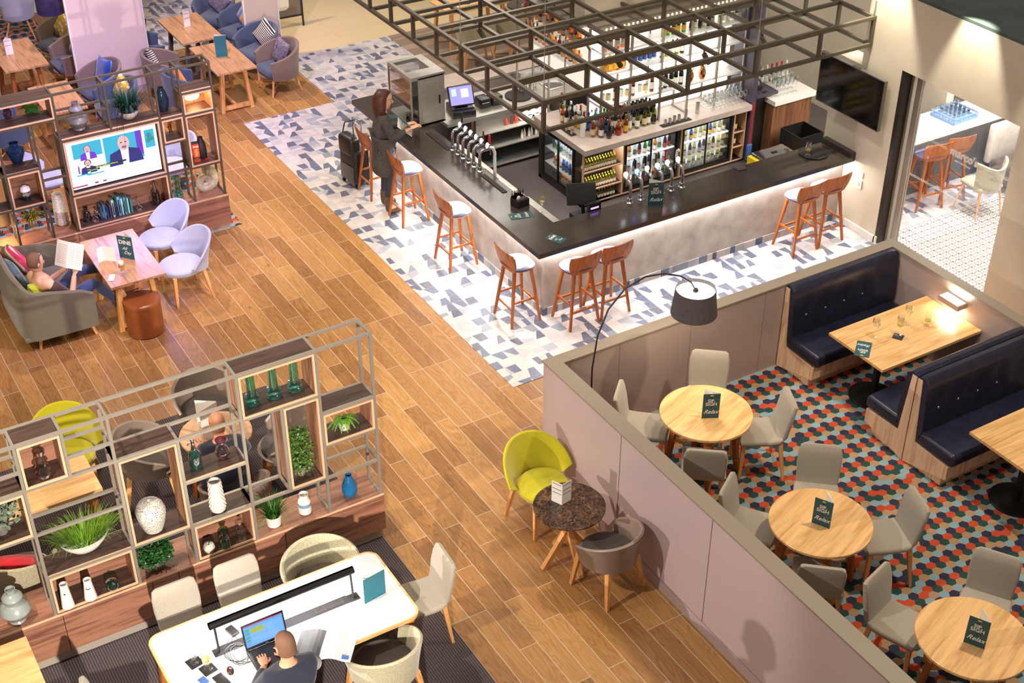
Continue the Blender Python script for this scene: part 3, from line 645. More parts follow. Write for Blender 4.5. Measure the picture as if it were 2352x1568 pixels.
GW = 'oatmeal upholstered chairs at the white work table'
for x, y, rz, l in ((3.97, 8.28, face(3.97, 8.28, 3, 8.35), 'oatmeal chair at the right hand end of the white work table'), (2.03, 8.86, face(2.03, 8.86, 2.03, 8), 'left one of two oatmeal chairs between white table and shelf divider'), (2.60, 8.86, face(2.6, 8.86, 2.6, 8), 'oatmeal chair behind the white table, beside the beige tub chair'), (1.28, 8.28, face(1.28, 8.28, 2, 8.1), 'oatmeal chair at the left hand end of the white work table')):
    dup(c0, (x, y, .007), rz, l, GW)
# ---- curved chairs
y0 = wing_chair('chartreuse yellow curved chair at the dark marble table', 'yellow'); y0.location = (5.81, 9.07, 0); y0.rotation_euler.z = R(2)
y1 = dup(y0, (1.86, 12.0, .007), face(1.86, 12.0, 1.7, 11.2), 'chartreuse yellow curved chair at the oak desk behind the shelf divider')
l0 = wing_chair('', 'flilac', hi=.86, lo=.545); GL = 'pale blue curved chairs'
for i, (x, y, rz, l) in enumerate(((4.21, 15.06, face(4.21, 15.06, 3.2, 15.0), 'pale blue curved chair at the dining table next to the tan pouffe side'), (4.21, 15.84, face(4.21, 15.84, 3.2, 15.7), 'pale blue curved chair at the dining table nearest the television shelving'),
        (3.35, 18.25, R(75), 'pale blue curved chair behind the television shelving, left of the screen'), (5.02, 17.75, R(-75), 'pale curved chair behind the television shelving, right of the screen'))):
    if i == 0: l0.location = (x, y, 0); l0.rotation_euler.z = rz; l0['label'] = l; l0['group'] = GL
    else: dup(l0, (x, y, .007), rz, l, GL)
g0 = tub_chair('taupe leather tub chair at the dark marble table', 'ftaupe', 'fdark'); g0.location = (5.84, 7.93, 0); g0.rotation_euler.z = PI + R(12)
GT = 'taupe leather tub chairs at the round table behind the shelf divider'
for x, y, rz, l in ((3.36, 11.95, face(3.36, 11.95, 3.2, 11.2), 'taupe leather tub chair at the far side of the oak round table'), (2.55, 11.45, face(2.55, 11.45, 3.2, 11.2), 'taupe leather tub chair left of the oak round table'), (3.85, 10.95, face(3.85, 10.95, 3.2, 11.15), 'dark taupe leather tub chair right of the oak round table, seen through the shelf'), (3.08, 10.42, face(3.08, 10.42, 3.2, 11.2), 'pale tub chair the man at the oak round table sits in')):
    dup(g0, (x, y, .007), rz, l, GT, 1.08)
b0 = tub_chair('beige tweed tub chair with its arched back to the shelf divider', 'fbeige', 'fdark'); b0.location = (3.33, 8.92, .007); b0.rotation_euler.z = 0; b0.scale = (1.15, 1.0, 1.0)
dup(b0, (3.36, 7.73, .007), PI + R(6), 'beige tweed tub chair on the near side of the white table', None, 1.05)
dup(b0, (2.36, 7.50, .007), PI, 'beige tub chair the man with the laptop sits in', None, 1.05)
dup(b0, (0.98, 10.47, .007), R(150), 'beige armchair with a red cushion behind the shelf divider', None, 1.05)
# ---- lounge armchairs at the back
a0 = armchair('mink brown lounge armchair with a shimmering cushion beside the column-free end of the light oak table', 'fbrown', 'fblue'); a0.location = (7.78, 20.42, 0); a0.rotation_euler.z = face(7.78, 20.42, 6.9, 20.35)
a0['label'] = 'mink brown lounge armchair with a silvery cushion nearest the patchwork tiles'
a1 = armchair('blue grey lounge armchair with a black and white maze cushion', 'fblue', 'fblue'); a1.location = (7.75, 21.22, 0); a1.rotation_euler.z = face(7.75, 21.22, 6.9, 20.9)
AR = [(a0, 6.10, 21.07, 6.9, 20.9, 'mink lounge armchair with a striped back cushion against the pink column'), (a1, 6.13, 20.22, 6.9, 20.3, 'blue grey lounge armchair with an orange and blue cushion behind the lantern box'),
      (a1, 7.85, 22.24, 6.9, 22.0, 'denim blue lounge armchair in front of the narrow cream column'), (a1, 7.72, 23.1, 6.9, 22.5, 'dark blue lounge armchair at the far end of the brown oak table'),
      (a1, 6.08, 22.92, 6.9, 22.5, 'denim blue lounge armchair half hidden behind the wide pink column'), (a1, 6.10, 22.06, 6.9, 21.95, 'denim blue lounge armchair left of the brown oak table'),
      (a0, 4.98, 23.30, 4.0, 23.0, 'mink lounge armchair with a yellow leaf cushion at the top left'), (a0, 4.93, 22.38, 4.0, 22.3, 'mink lounge armchair holding the large navy velvet cushion'),
      (a0, 5.0, 21.05, 4.1, 20.9, 'mink lounge armchair with a glossy blue cushion in front of the pink column'), (a1, 5.0, 20.25, 4.1, 20.3, 'pale blue lounge armchair with a yellow and green leaf cushion'),
      (a1, 3.32, 20.25, 4.2, 20.3, 'pale blue lounge armchair seen between shelf and table at the left edge'), (a0, 3.30, 21.15, 4.2, 21.2, 'lilac lit lounge armchair at the far left edge')]
for src, x, y, tx, ty, l in AR: dup(src, (x, y, 0), face(x, y, tx, ty), l, 'lounge armchairs at the back tables')
for o in (a0, a1): o['group'] = 'lounge armchairs at the back tables'
bk = thing('bucket_chair', 'white bucket chair on the hexagon carpet at the top left corner', 'chair', (4.72, 25.0, 0), R(160))
MB().shell(.25, .02, R(-115), R(115), .36, lambda u: .58 + .22 * math.sin(PI * u), 26, 6, .05).lathe([(.02, .32), (.14, .33), (.24, .38), (.262, .43)], 24).build('shell', 'flilac', bk)
MB().lathe([(.2, .40), (.23, .43), (.2, .45), (.01, .455)], 24).build('seat_cushion', 'flilac', bk)
for sx in (-1, 1):
    for sy in (-1, 1): leg_mb(sx * .14, sy * .14, .36, sx, sy, .12, .04, .022, True).build('leg', 'leg', bk)

# ================================================================ tables
def round_table(name, label, x, y, z, r, h, top, legm, legs=4, ang=.0, splay=0):
    t = thing(name, label, 'table', (x, y, z), ang)
    MB().lathe([(r - .006, h - .03), (r, h - .026), (r, h - .004), (r - .004, h)], 56).build('tabletop', top, t)
    for i in range(legs):
        a = 2 * PI * i / legs + PI / 4; dx, dy = math.cos(a), math.sin(a); q = (dx * r * .62, dy * r * .62, h - .03); p = (dx * r * .80, dy * r * .80, 0)
        MB().bar(q, p, .06, .06, .045, .045).build('leg', 'legd' if legm == 'leg' else legm, t)
    MB().bar((-r * .5, -r * .5, h * .55), (r * .5, r * .5, h * .55), .03, .045).bar((r * .5, -r * .5, h * .55), (-r * .5, r * .5, h * .55), .03, .045).build('cross_rail', 'leg', t)
    return t
M['honey'] = wood('honey_oak_table_top', '#dbaf76', '#c08f55', 0, .3, .9)
M['honeyleg'] = wood('dark_honey_leg', '#a8652c', '#8f5220', 2, .45)
for (x, y, l) in ((7.43, 8.55, 'round oak table with an upright menu, farthest in the booth area'), (7.31, 6.70, 'round oak table with an open menu, middle of three'), (7.43, 4.97, 'round oak table with an open menu nearest the camera at the right edge')):
    round_table('round_table', l, x, y, F, .47, .75, 'honey', 'honeyleg', 4, R(18))['group'] = 'round oak tables in the booth area'
round_table('round_table', 'round oak table behind the shelf divider where a man reads a menu', 3.19, 11.18, .007, .37, .75, 'oakw', 'leg', 4, R(40))
def marble():
    m = mat('brown_marble', (.06, .035, .02), .12); g = G(m); v = g.coord(); n = g.noise(v, 7, 8, 1.5, .7)
    vo = g.n('ShaderNodeTexVoronoi', feature='DISTANCE_TO_EDGE'); vo.inputs['Scale'].default_value = 22
    d = g.n('ShaderNodeVectorMath', operation='ADD'); g.put(d.inputs[0], v); nn = g.n('ShaderNodeTexNoise'); nn.inputs['Scale'].default_value = 9; nn.inputs['Detail'].default_value = 5; g.put(nn.inputs['Vector'], v)
    g.put(d.inputs[1], g.scalev(nn.outputs['Color'], .16, .16, .16)); g.put(vo.inputs['Vector'], d.outputs[0])
    vein = g.m_('LESS_THAN', vo.outputs['Distance'], .018); base = g.ramp(n, [(.3, srgb('#1c130f')), (.5, srgb('#3a271a')), (.72, srgb('#7a5c40'))])
    g.put(bs(m).inputs['Base Color'], g.mix(g.m_('MULTIPLY', vein, .35), base, srgb('#b9a084'))); return m
M['marble'] = marble()
t = thing('marble_table', 'round dark brown marble table with crossed wooden legs', 'table', (5.70, 8.40, 0))
MB().lathe([(.34, .70), (.352, .706), (.352, .716), (.348, .72)], 64).build('tabletop', 'marble', t)
for a in (20, 110, 200, 290):
    dx, dy = math.cos(R(a - 25)), math.sin(R(a - 25)); MB().bar((-dx * .16, -dy * .16, .70), (dx * .27, dy * .27, .0), .05, .05).build('leg', 'leg', t)

def rect_table(name, label, x0, y0, x1, y1, z, h, top, style='trestle', th=.03, leg='leg', edge=None):
    t = thing(name, label, 'table', ((x0 + x1) / 2, (y0 + y1) / 2, z)); a = (x1 - x0) / 2; b = (y1 - y0) / 2
    MB().box((-a, -b, h - th), (a, b, h)).build('tabletop', top, t)
    if style == 'trestle':
        for sy in (-1, 1):
            y = sy * (b - .22)
            for sx in (-1, 1): MB().bar((sx * a * .55, y, h - th), (sx * (a - .08), y + sy * .02, 0), .06, .075).build('leg', leg, t)
            MB().bar((-a * .8, y, .06), (a * .8, y, .06), .05, .06).build('foot_rail', leg, t)
        MB().bar((0, -b + .22, .06), (0, b - .22, .06), .05, .05).build('stretcher', leg, t)
    elif style == 'four':
        for sx in (-1, 1):
            for sy in (-1, 1): MB().bar((sx * (a - .09), sy * (b - .09), h - th), (sx * (a - .05), sy * (b - .05), 0), .06, .06, .045, .045).build('leg', leg, t)
    return t
rect_table('dining_table', 'oak dining table with a DINE menu beside the olive sofa', 3.14, 14.48, 3.82, 15.75, 0, .75, 'oakw')
rect_table('dining_table', 'light oak table with a dark menu stand in front of the lounge armchairs', 6.53, 19.80, 7.19, 21.08, 0, .75, 'oakw')
rect_table('dining_table', 'brown oak table with a tall white menu behind the glass screen', 6.50, 21.28, 7.20, 22.55, 0, .75, 'oakw', leg='fdark')
rect_table('dining_table', 'oak table with a tall white menu at the top left edge', 3.71, 21.62, 4.40, 22.9, 0, .75, 'oakw', leg='honeyleg')
rect_table('dining_table', 'oak table seen through the top of the television shelving', 3.84, 19.69, 4.44, 20.83, 0, .75, 'oakw')
rect_table('desk_table', 'pale oak desk behind the left part of the shelf divider', .7, 10.92, 1.93, 11.55, .007, .75, 'honey', 'four')
rect_table('desk_table', 'pale oak table cut off at the bottom left corner', -.4, 8.2, .77, 9.34, .007, .75, 'honey', 'four')
rect_table('desk_table', 'small oak table at the far left edge behind the divider', -.35, 10.3, .45, 11.2, .007, .75, 'honey', 'four')
M['channel'] = mat('matt_black_channel', '#18161a', .85)
# white work table
t = thing('work_table', 'white work table with an oak edge, lamp and power strip', 'table', (2.72, 8.31, .007))
def rrect(a, b, r, n=8):
    out = []
    for sx, sy, q in ((1, 1, 0), (-1, 1, 1), (-1, -1, 2), (1, -1, 3)):
        for k_ in range(n + 1): an = (q + k_ / n) * PI / 2; out.append((sx * (a - r) + math.cos(an) * r, sy * (b - r) + math.sin(an) * r))
    return out
MB().prism(rrect(1.085, .49, .12), .718, .745).build('edge_band', 'oak', t)
MB().prism(rrect(1.065, .47, .105), .7452, .7475).build('tabletop', mat('white_laminate', '#cdcfd0', .4), t)
for sx in (-1, 1):
    for sy in (-1, 1): MB().bar((sx * .98, sy * .40, .718), (sx * 1.02, sy * .43, 0), .075, .075, .055, .055).build('leg', 'honeyleg', t)
MB().box((-.60, -.035, .7478), (.60, .065, .752)).build('power_channel', 'channel', t)
for x in (-.58, .28): MB().use('dark').box((x, -.02, .7522), (x + .28, .045, .756)).use('black').box((x + .02, -.012, .7562), (x + .085, .037, .7575)).box((x + .1, -.012, .7562), (x + .165, .037, .7575)).box((x + .18, -.012, .7562), (x + .25, .037, .7575)).build('socket_block', None, t)

# booth tables and benches
def booth_table(y0, y1, label, xb):
    t = thing('booth_table', label, 'table', (10.21, (y0 + y1) / 2, F)); b = (y1 - y0) / 2
    MB().box((-.75, -b, .72), (.715, b, .752)).build('tabletop', 'honey', t)
    MB().tube([(-.35, 0, .03), (-.35, 0, .72)], .04, 16).build('pedestal', 'blackm', t); MB().lathe([(.27, 0), (.27, .012), (.25, .022), (.05, .03)], 40, (-.35, 0, 0)).build('base_disc', 'blackm', t)
booth_table(8.17, 9.0, 'oak booth table with four glasses between the two navy benches', 0)
booth_table(6.10, 6.95, 'oak booth table cut off at the right edge', 0)
def bench(yb, sgn, label):
    """yb: plane of the back, sgn: direction the sitter faces"""
    t = thing('booth_bench', label, 'bench', (9.35, yb, F)); s = sgn; Ln = 1.55
    def bx(x0, x1, a, b, z0, z1): return ((x0, min(a * s, b * s), z0), (x1, max(a * s, b * s), z1))
    MB().box(*bx(.02, Ln, .0, .50, .0, .14)).box(*bx(0, Ln, .0, .58, .14, .30)).build('plinth', 'booth', t)
    pr = [(0.0, 0.0), (.58, .14), (.58, .30), (.12, .32), (.065, 1.06), (0, 1.06)]
    MB().loft([[Vector((x, a * s, b)) for a, b in pr] for x in (-.02, 0)], smooth=False).build('end_panel', 'booth', t)
    MB().rbox((-.015, min(.10 * s, .62 * s), .30), (Ln, max(.10 * s, .62 * s), .46), .045, 4).build('seat_cushion', 'navy', t)
    mb = MB(); rings = []
    n = 26; bt = [.2, .48, .76, 1.04, 1.32]
    prof = [(.16, .40), (.175, .55), (.165, .7), (.15, .85), (.14, .98), (.125, 1.06), (.08, 1.10), (.03, 1.10), (.0, 1.07)]
    for i in range(n + 1):
        x = -.015 + (Ln + .015) * i / n; ring = []
        for a, b in prof + [(0.0, .40)]:
            dmp = 0
            if b in (.7, .85):
                for q in bt: dmp = max(dmp, math.exp(-((x - q) / .05) ** 2)) 
            e = .985 if i in (0, n) else 1
            ring.append(Vector((x, (a - .035 * dmp * (b == .7) - .012 * dmp * (b == .85)) * s, .4 + (b - .4) * e)))
        rings.append(ring)
    mb.loft(rings).build('back_cushion', 'navy', t)
    for q in bt[:4]: MB().ball((q, .145 * s, .70), .016, 8, (1, .6, 1)).build('button', 'chrome', t)
bench(9.61, -1, 'navy leather booth bench against the low back wall'); bench(7.60, 1, 'navy leather booth bench facing the table with glasses'); bench(7.59, -1, 'navy leather booth bench with its back to the table of glasses')
# pouffe
t = thing('pouffe', 'round tan leather pouffe beside the dining table', 'pouffe', (3.48, 14.53, 0))
MB().lathe([(.20, 0), (.222, .015), (.224, .2), (.224, .41)], 40).build('body', 'tan', t); MB().lathe([(.224, .411), (.226, .43), (.215, .455), (.18, .468), (.01, .47)], 40).build('seat_pad', 'tan', t)
# sofa
def sofa():
    t = thing('sofa', 'small high-backed olive grey sofa with a man reading on it', 'sofa', (2.35, 15.38, 0), 0)
    Wd = .66   # half length along Y; the sitter faces +X
    MB().rbox((-.22, -.58, .18), (.60, .58, .43), .06, 4).build('seat_cushion', 'sofa', t)
    mb = MB(); rings = []; n = 40; hw = .68; dp = .40
    def pt(u):     # plan of the shell: from the near arm tip round the back to the far arm tip
        a = -PI / 2 + PI * u; ex = .42
        s_ = math.sin(a); c_ = math.cos(a)
        y = math.copysign(abs(s_) ** ex, s_) * hw; x = .12 - abs(c_) ** ex * dp
        return x, y
    path = [(.63, -hw + .0), (.50, -hw - .01), (.36, -hw - .01), (.24, -hw - .01)] + [pt(i / n) for i in range(n + 1)] + [(.24, hw + .01), (.36, hw + .01), (.50, hw + .01), (.63, hw)]
    N = len(path)
    for i, (x, y) in enumerate(path):
        u = i / (N - 1); h = .62 + .36 * max(0, math.sin(PI * u)) ** .75; h = min(h, .97)
        x0, y0 = path[max(i - 1, 0)]; x1, y1 = path[min(i + 1, N - 1)]; d = Vector((x1 - x0, y1 - y0, 0)).normalized(); nrm = Vector((d.y, -d.x, 0)); p = Vector((x, y, 0))
        if i in (0, N - 1): h -= .03
        ring = []
        for off, z in ((0.0, .16), (.0, .3), (-.02, .5), (-.03, h - .04), (-.025, h), (.0, h + .018), (.03, h + .01), (.045, h - .03), (.055, .5), (.05, .3), (.03, .16)):
            f = z / .9; ring.append(p + nrm * (off + .05 * f) + Vector((0, 0, z)) + nrm * 0)
        rings.append(ring)
    mb.loft(rings).build('shell', 'sofa', t)
    MB().rbox((-.25, -.62, .14), (.60, .62, .20), .02).build('base', 'sofa', t)
    for x in (-.07, .55):
        for y in (-.58, .58): leg_mb(x, y, .16, 1 if x > 0 else -1, 1 if y > 0 else -1, .03, .05, .03, True).build('leg', 'leg', t)
sofa()
# ================================================================ ornaments on the shelving
def ceramic(n, a, b_=None, r=.3, sc_=12, **k):
    M[n] = noisy(n, a, b_ or a, r, sc_, **k)
ceramic('grey_glaze', '#9aa09b', '#8b918c'); ceramic('white_ceramic', '#ece5de', None, .35); ceramic('navy_glaze', '#142f52', '#0f2340', .08); ceramic('ink_glaze', '#22303c', '#17222c', .08); ceramic('cobalt_glaze', '#1e6fa6', '#175b8c', .12)
ceramic('stone_pot', '#a39c8a', '#7f7a6c', .8, 30); ceramic('apple_stone', '#d9d2c4', '#c4bba9', .5, 30); ceramic('black_matt', '#2a2422', None, .5); ceramic('bronze_grey', '#6f6a69', '#7d7876', .35)
M['teal_glass'] = glassy('teal_glass', (.30, .82, .74), .03, .4); M['dgreen_glass'] = glassy('bottle_green_glass', (.35, .62, .42), .03, .35); M['plum_glass'] = glassy('plum_glass', (.50, .22, .36), .03, .4); M['grey_glass'] = glassy('smoke_glass', (.72, .68, .66), .03, .4)
M['smoke'] = glassy('dark_smoke_glass', (.30, .28, .30), .03, .35); M['cork'] = mat('cork', '#b0824f', .8); M['gold'] = mat('gold', '#d8a841', .2, 1)
def vase(name, label, prof, m, loc, cat='vase', n=28, group=None, extra=None):
    mb = MB().lathe(prof + [(max(prof[-1][0] - .006, .002), prof[-1][1]), (max(prof[-1][0] - .008, .002), prof[-1][1] - .03)], n)
    o = mb.build(name, m, loc=loc); tag(o, label, cat, group); return o
SZ = .0165
gourd = [(.05, 0), (.075, .006), (.06, .03), (.10, .06), (.133, .12), (.118, .18), (.075, .215), (.066, .22), (.088, .25), (.09, .275), (.07, .305), (.04, .32), (.038, .35), (.045, .37)]
vase('vase', 'large grey double gourd vase at the bottom left of the nearest shelf divider', gourd, 'grey_glaze', (0.779, 9.742, 0.602))
vase('vase', 'grey double gourd vase standing above the television', gourd, 'bronze_grey', (3.575, 16.543, 1.878))
hour = [(.05, 0), (.066, .012), (.068, .04), (.05, .055), (.066, .075), (.06, .10), (.043, .12), (.04, .20), (.03, .215), (.03, .225), (.046, .24), (.05, .275)]
vase('vase', 'smoky glass hourglass vase in the top left timber box', hour, 'grey_glass', (1.273, 9.698, 2.057))
column_v = [(.05, 0), (.068, .01), (.07, .035), (.05, .05), (.066, .062), (.066, .085), (.042, .10), (.04, .37)]
for q, l in (((3.164, 9.775, 2.038), 'left'), ((3.373, 9.772, 2.038), 'middle'), ((3.577, 9.770, 2.038), 'right')):
    vase('glass_vase', l + ' one of three tall teal glass vases in the top timber box', column_v, 'teal_glass', q, group='three tall teal glass vases')
purple = [(.035, 0), (.04, .012), (.062, .05), (.066, .085), (.05, .125), (.03, .15), (.028, .17), (.052, .205), (.055, .215)]
vase('vase', 'small plum glass vase with flared rim on the nearest shelf divider', purple, 'plum_glass', (2.821, 9.765, 1.558))
vase('vase', 'small plum glass vase at the left edge above the rabbit\'s shelf', purple, 'plum_glass', (2.769, 16.633, 2.186))
def siphon(label, m, loc):
    t = thing('soda_siphon', label, 'bottle', loc)
    MB().lathe([(.05, 0), (.058, .01), (.058, .13), (.052, .165), (.03, .195), (.022, .205)], 24).build('bottle', m, t)
    MB().lathe([(.024, .205), (.022, .23), (.016, .25), (.014, .29), (.02, .30), (.012, .315)], 14).tube([(0, 0, .285), (-.035, 0, .285), (-.05, 0, .265)], .006).tube([(0, 0, .30), (.03, 0, .295), (.048, 0, .26)], .004).build('spout', 'chrome', t)
siphon('green glass soda siphon with chrome spout on the nearest shelf divider', 'teal_glass', (2.566, 9.770, 1.558)); siphon('dark glass soda siphon right of the row of books', 'smoke', (4.387, 16.515, 0.598))
# dotted lidded jar
def dots(name, a, b_, sc_, th=.35):
    m = mat(name, a, .4); g = G(m); v = g.n('ShaderNodeTexVoronoi'); g.put(v.inputs['Vector'], g.coord()); v.inputs['Scale'].default_value = sc_
    k_ = g.m_('LESS_THAN', v.outputs['Distance'], th); g.put(bs(m).inputs['Base Color'], g.mix(k_, srgb(a), srgb(b_))); return m
M['dotted'] = dots('dotted_glaze', '#d8d3c8', '#3a3230', 85, .32); M['zebra'] = dots('zebra_glaze', '#e0dbd2', '#54504b', 40, .25)
t = thing('lidded_jar', 'large cream jar covered in small dark dots with a round lid', 'jar', (2.085, 9.735, 1.067))
MB().lathe([(.07, 0), (.085, .008), (.11, .08), (.132, .17), (.135, .235), (.115, .28), (.105, .285)], 36).build('body', 'dotted', t); MB().lathe([(.106, .286), (.10, .30), (.06, .318), (.02, .324)], 36).build('lid', 'dotted', t); MB().ball((0, 0, .338), .015, 10).build('knob', 'apple_stone', t)
def facevase(label, loc, h, smile):
    t = thing('face_vase', label, 'vase', loc, R(-20)); MB().lathe([(.048, 0), (.056, .008), (.055, .03), (.036, h - .03), (.036, h), (.031, h), (.03, h - .04)], 28).build('body', 'white_ceramic', t)
    z = h * .68; r = .056 - .02 * z / h; mb = MB()
    for x in (-.009, .009): mb.ball((x, -r - .0005, z + .018), .003, 6)
    if smile: mb.tube([(-.02, -r + .006, z + .0), (-.012, -r + .001, z - .008), (0, -r - .001, z - .011), (.012, -r + .001, z - .008), (.02, -r + .006, z)], .004, 6)
    else: mb.ball((0, -r + .001, z - .004), .008, 8, (1.1, .4, 1))
    mb.build('painted_face', 'black', t)
facevase('taller white vase with a small laughing face, in the bottom timber box', (1.202, 9.636, 0.637), .27, 0); facevase('shorter white vase with a wide smile, in the bottom timber box', (1.405, 9.634, 0.637), .225, 1)
vase('round_vase', 'small round dark teal vase beside the two white face vases', [(.03, 0), (.045, .008), (.062, .045), (.055, .085), (.025, .10), (.01, .106), (.008, .115)], 'teal_glass', (1.611, 9.648, 0.637))
M['knobbly'] = noisy('knobbly_white_ceramic', '#e9e4dc', '#cfc8bd', .35, 30)
def knobvase(label, loc, h, r0, r1):
    mb = MB().lathe([(r0 * .85, 0), (r0, .015), (r0, .05), (r1, h - .02), (r1, h), (r1 - .006, h), (r1 - .008, h - .05)], 28)
    rows = int(h / .026)
    for i in range(1, rows):
        z = .025 + i * .025; r = r0 + (r1 - r0) * min(1, max(0, (z - .05) / (h - .07)))
        for j in range(14): a = 2 * PI * (j + .5 * (i % 2)) / 14; mb.ball((math.cos(a) * r, math.sin(a) * r, z), .0095, 6)
    tag(mb.build('knobbly_vase', 'knobbly', loc=loc), label, 'vase')
knobvase('tall white vase with raised knobs on the nearest shelf divider', (2.685, 9.698, 1.058), .34, .072, .055); knobvase('tall white scaled vase beside the television on the base cabinet', (3.166, 16.688, 0.562), .44, .085, .066)
def apple(label, loc):
    t = thing('stone_apple', label, 'ornament', loc); MB().lathe([(.015, .004), (.03, 0), (.05, .03), (.056, .06), (.045, .09), (.02, .098), (.005, .088)], 24).build('fruit', 'apple_stone', t); MB().tube([(0, 0, .088), (.004, 0, .105), (.014, 0, .115)], .003).build('stalk', 'black_matt', t)
apple('pale stone apple left of the green bottle in the lower timber box', (2.533, 9.660, 0.637)); apple('pale stone apple left of the books under the television', (3.662, 16.512, 0.598))
bottle2 = [(.045, 0), (.052, .008), (.052, .09), (.044, .12), (.022, .14), (.02, .17), (.03, .18), (.032, .195)]
vase('glass_bottle', 'short green glass bottle between stone apple and clear bottle', bottle2, 'dgreen_glass', (2.684, 9.652, 0.637), 'bottle'); vase('glass_bottle', 'short dark green glass bottle left of the stone apple under the television', bottle2, 'smoke', (3.456, 16.533, 0.598), 'bottle')
t = thing('square_bottle', 'clear square bottle with a cork in the lower timber box', 'bottle', (2.849, 9.658, 0.637)); MB().rbox((-.034, -.034, 0), (.034, .034, .145), .012).lathe([(.014, .145), (.014, .19), (.018, .195)], 14).build('bottle', 'glass', t); MB().lathe([(.012, .19), (.014, .215)], 12).build('cork', 'cork', t)
t = thing('jug', 'cream pottery jug with a blue band beside the white plant pot', 'jug', (3.537, 9.752, 0.602))
MB().use('white_ceramic').lathe([(.05, 0), (.062, .008), (.064, .09)], 28).use(mat('blue_glaze_band', '#7d9bb5', .4)).lathe([(.0642, .09), (.0642, .13)], 28, caps=False).use('white_ceramic').lathe([(.064, .13), (.06, .155), (.042, .185), (.042, .22), (.047, .228), (.04, .228), (.036, .19)], 28).build('body', None, t)
vase('teardrop_vase', 'glossy blue teardrop vase under the glass shelf at the end of the divider', [(.045, 0), (.06, .006), (.078, .06), (.074, .12), (.045, .20), (.026, .235), (.034, .25)], 'cobalt_glaze', (4.018, 9.763, 0.602))
vase('teardrop_vase', 'tall dark ink-blue vase above the television, right of the spiky plant', [(.045, 0), (.06, .006), (.082, .08), (.085, .15), (.06, .26), (.038, .31), (.04, .32)], 'ink_glaze', (4.689, 16.575, 1.858))
vase('matt_vase', 'matt black vase behind the orange game box', [(.05, 0), (.065, .01), (.068, .10), (.062, .20), (.035, .27), (.035, .30)], 'black_matt', (5.108, 16.551, 1.082))
vase('shouldered_vase', 'round navy glazed vase with a wide shoulder at the left of the television', [(.06, 0), (.07, .008), (.10, .09), (.12, .16), (.11, .2), (.06, .225), (.05, .235), (.055, .26), (.062, .265)], 'navy_glaze', (2.765, 16.645, 1.580))
t = thing('two_tone_vase', 'cream and black speckled vase in the timber box left of the television', 'vase', (2.763, 16.530, 1.102))
M['speck'] = noisy('speckled_glaze', '#1c1a1c', '#b5a894', .2, 40); MB().use('ink_glaze').lathe([(.04, 0), (.05, .006), (.064, .07)], 26).use('speck').lathe([(.064, .07), (.07, .11), (.068, .135)], 26, caps=False).use('white_ceramic').lathe([(.068, .135), (.058, .17), (.03, .185), (.028, .192)], 26).build('body', None, t)
vase('glass_vase', 'teal glass column vase on the base cabinet right of the television', [(.045, 0), (.066, .01), (.066, .03), (.048, .045), (.062, .06), (.055, .085), (.04, .10), (.045, .30)], 'teal_glass', (4.732, 16.630, 0.562))
def gamebox():
    t = thing('game_box', 'tall orange wooden block game box in front of a black vase', 'game box', (5.002, 16.465, 1.082), R(-8))
    MB().box((-.042, -.03, 0), (.042, .05, .27)).build('carton', mat('orange_carton', '#d6501c', .45), t)
    MB().box((-.0425, -.031, .272), (.0425, .051, .2725)).box((-.0422, -.0305, .055), (.0422, -.0302, .075)).build('dark_band', 'black', t)
    text(t, 'Jenga', .036, (0, -.0308, .235), (PI / 2, 0, R(0)), 'white', bold=.001); text(t, 'wooden blocks', .0085, (0, -.031, .065), (PI / 2, 0, 0), 'white')
    mb = MB()
    for i in range(5): mb.box((-.02 + .003 * i % .008, -.0306, .09 + .022 * i), (.018 + .003 * (i % 3), -.0302, .105 + .022 * i))
    mb.build('printed_tower', mat('printed_tan', '#e8b06a', .5), t)
gamebox()
for k_, (q, c_) in enumerate((((5.135, 16.444, 1.082), '#a32a1e'), ((5.243, 16.470, 1.082), '#7d5a28'))):
    o = MB().box((-.03, -.02, 0), (.03, .02, .022)).build('small_game_box', mat('card_box_%d' % k_, c_, .5), loc=q); tag(o, ('red' if k_ == 0 else 'brown') + ' small flat box lying right of the orange game box', 'box')
# ammonite
t = thing('ammonite_shell', 'large ribbed cream ammonite shell on the base cabinet', 'ornament', (5.115, 16.604, 0.562), R(8)); mb = MB(); rings = []
N = 150
for i in range(N):
    u = i / (N - 1); a = -R(20) + 2 * PI * 2.3 * (1 - u); rad = .012 * math.exp(1.72 * (1 - u) * 1.0) * 1.35; cr = rad * 1.05; rr_ = .50 * rad * (1 + .05 * math.sin(a * 22))
    cx, cz = math.cos(a) * cr, math.sin(a) * cr; ring = []
    for j in range(12): b = 2 * PI * j / 12; rd = cr + rr_ * math.cos(b) * 1.0; ring.append(Vector((math.cos(a) * rd * 1.75, rr_ * math.sin(b) * 1.6, math.sin(a) * rd * 1.75 + .135)))
    rings.append(ring)
mb.loft(rings).build('spiral_shell', noisy('shell_cream', '#d9cfae', '#b8aa84', .6, 14), t); MB().box((-.05, -.03, 0), (.05, .03, .02)).build('foot', 'apple_stone', t)
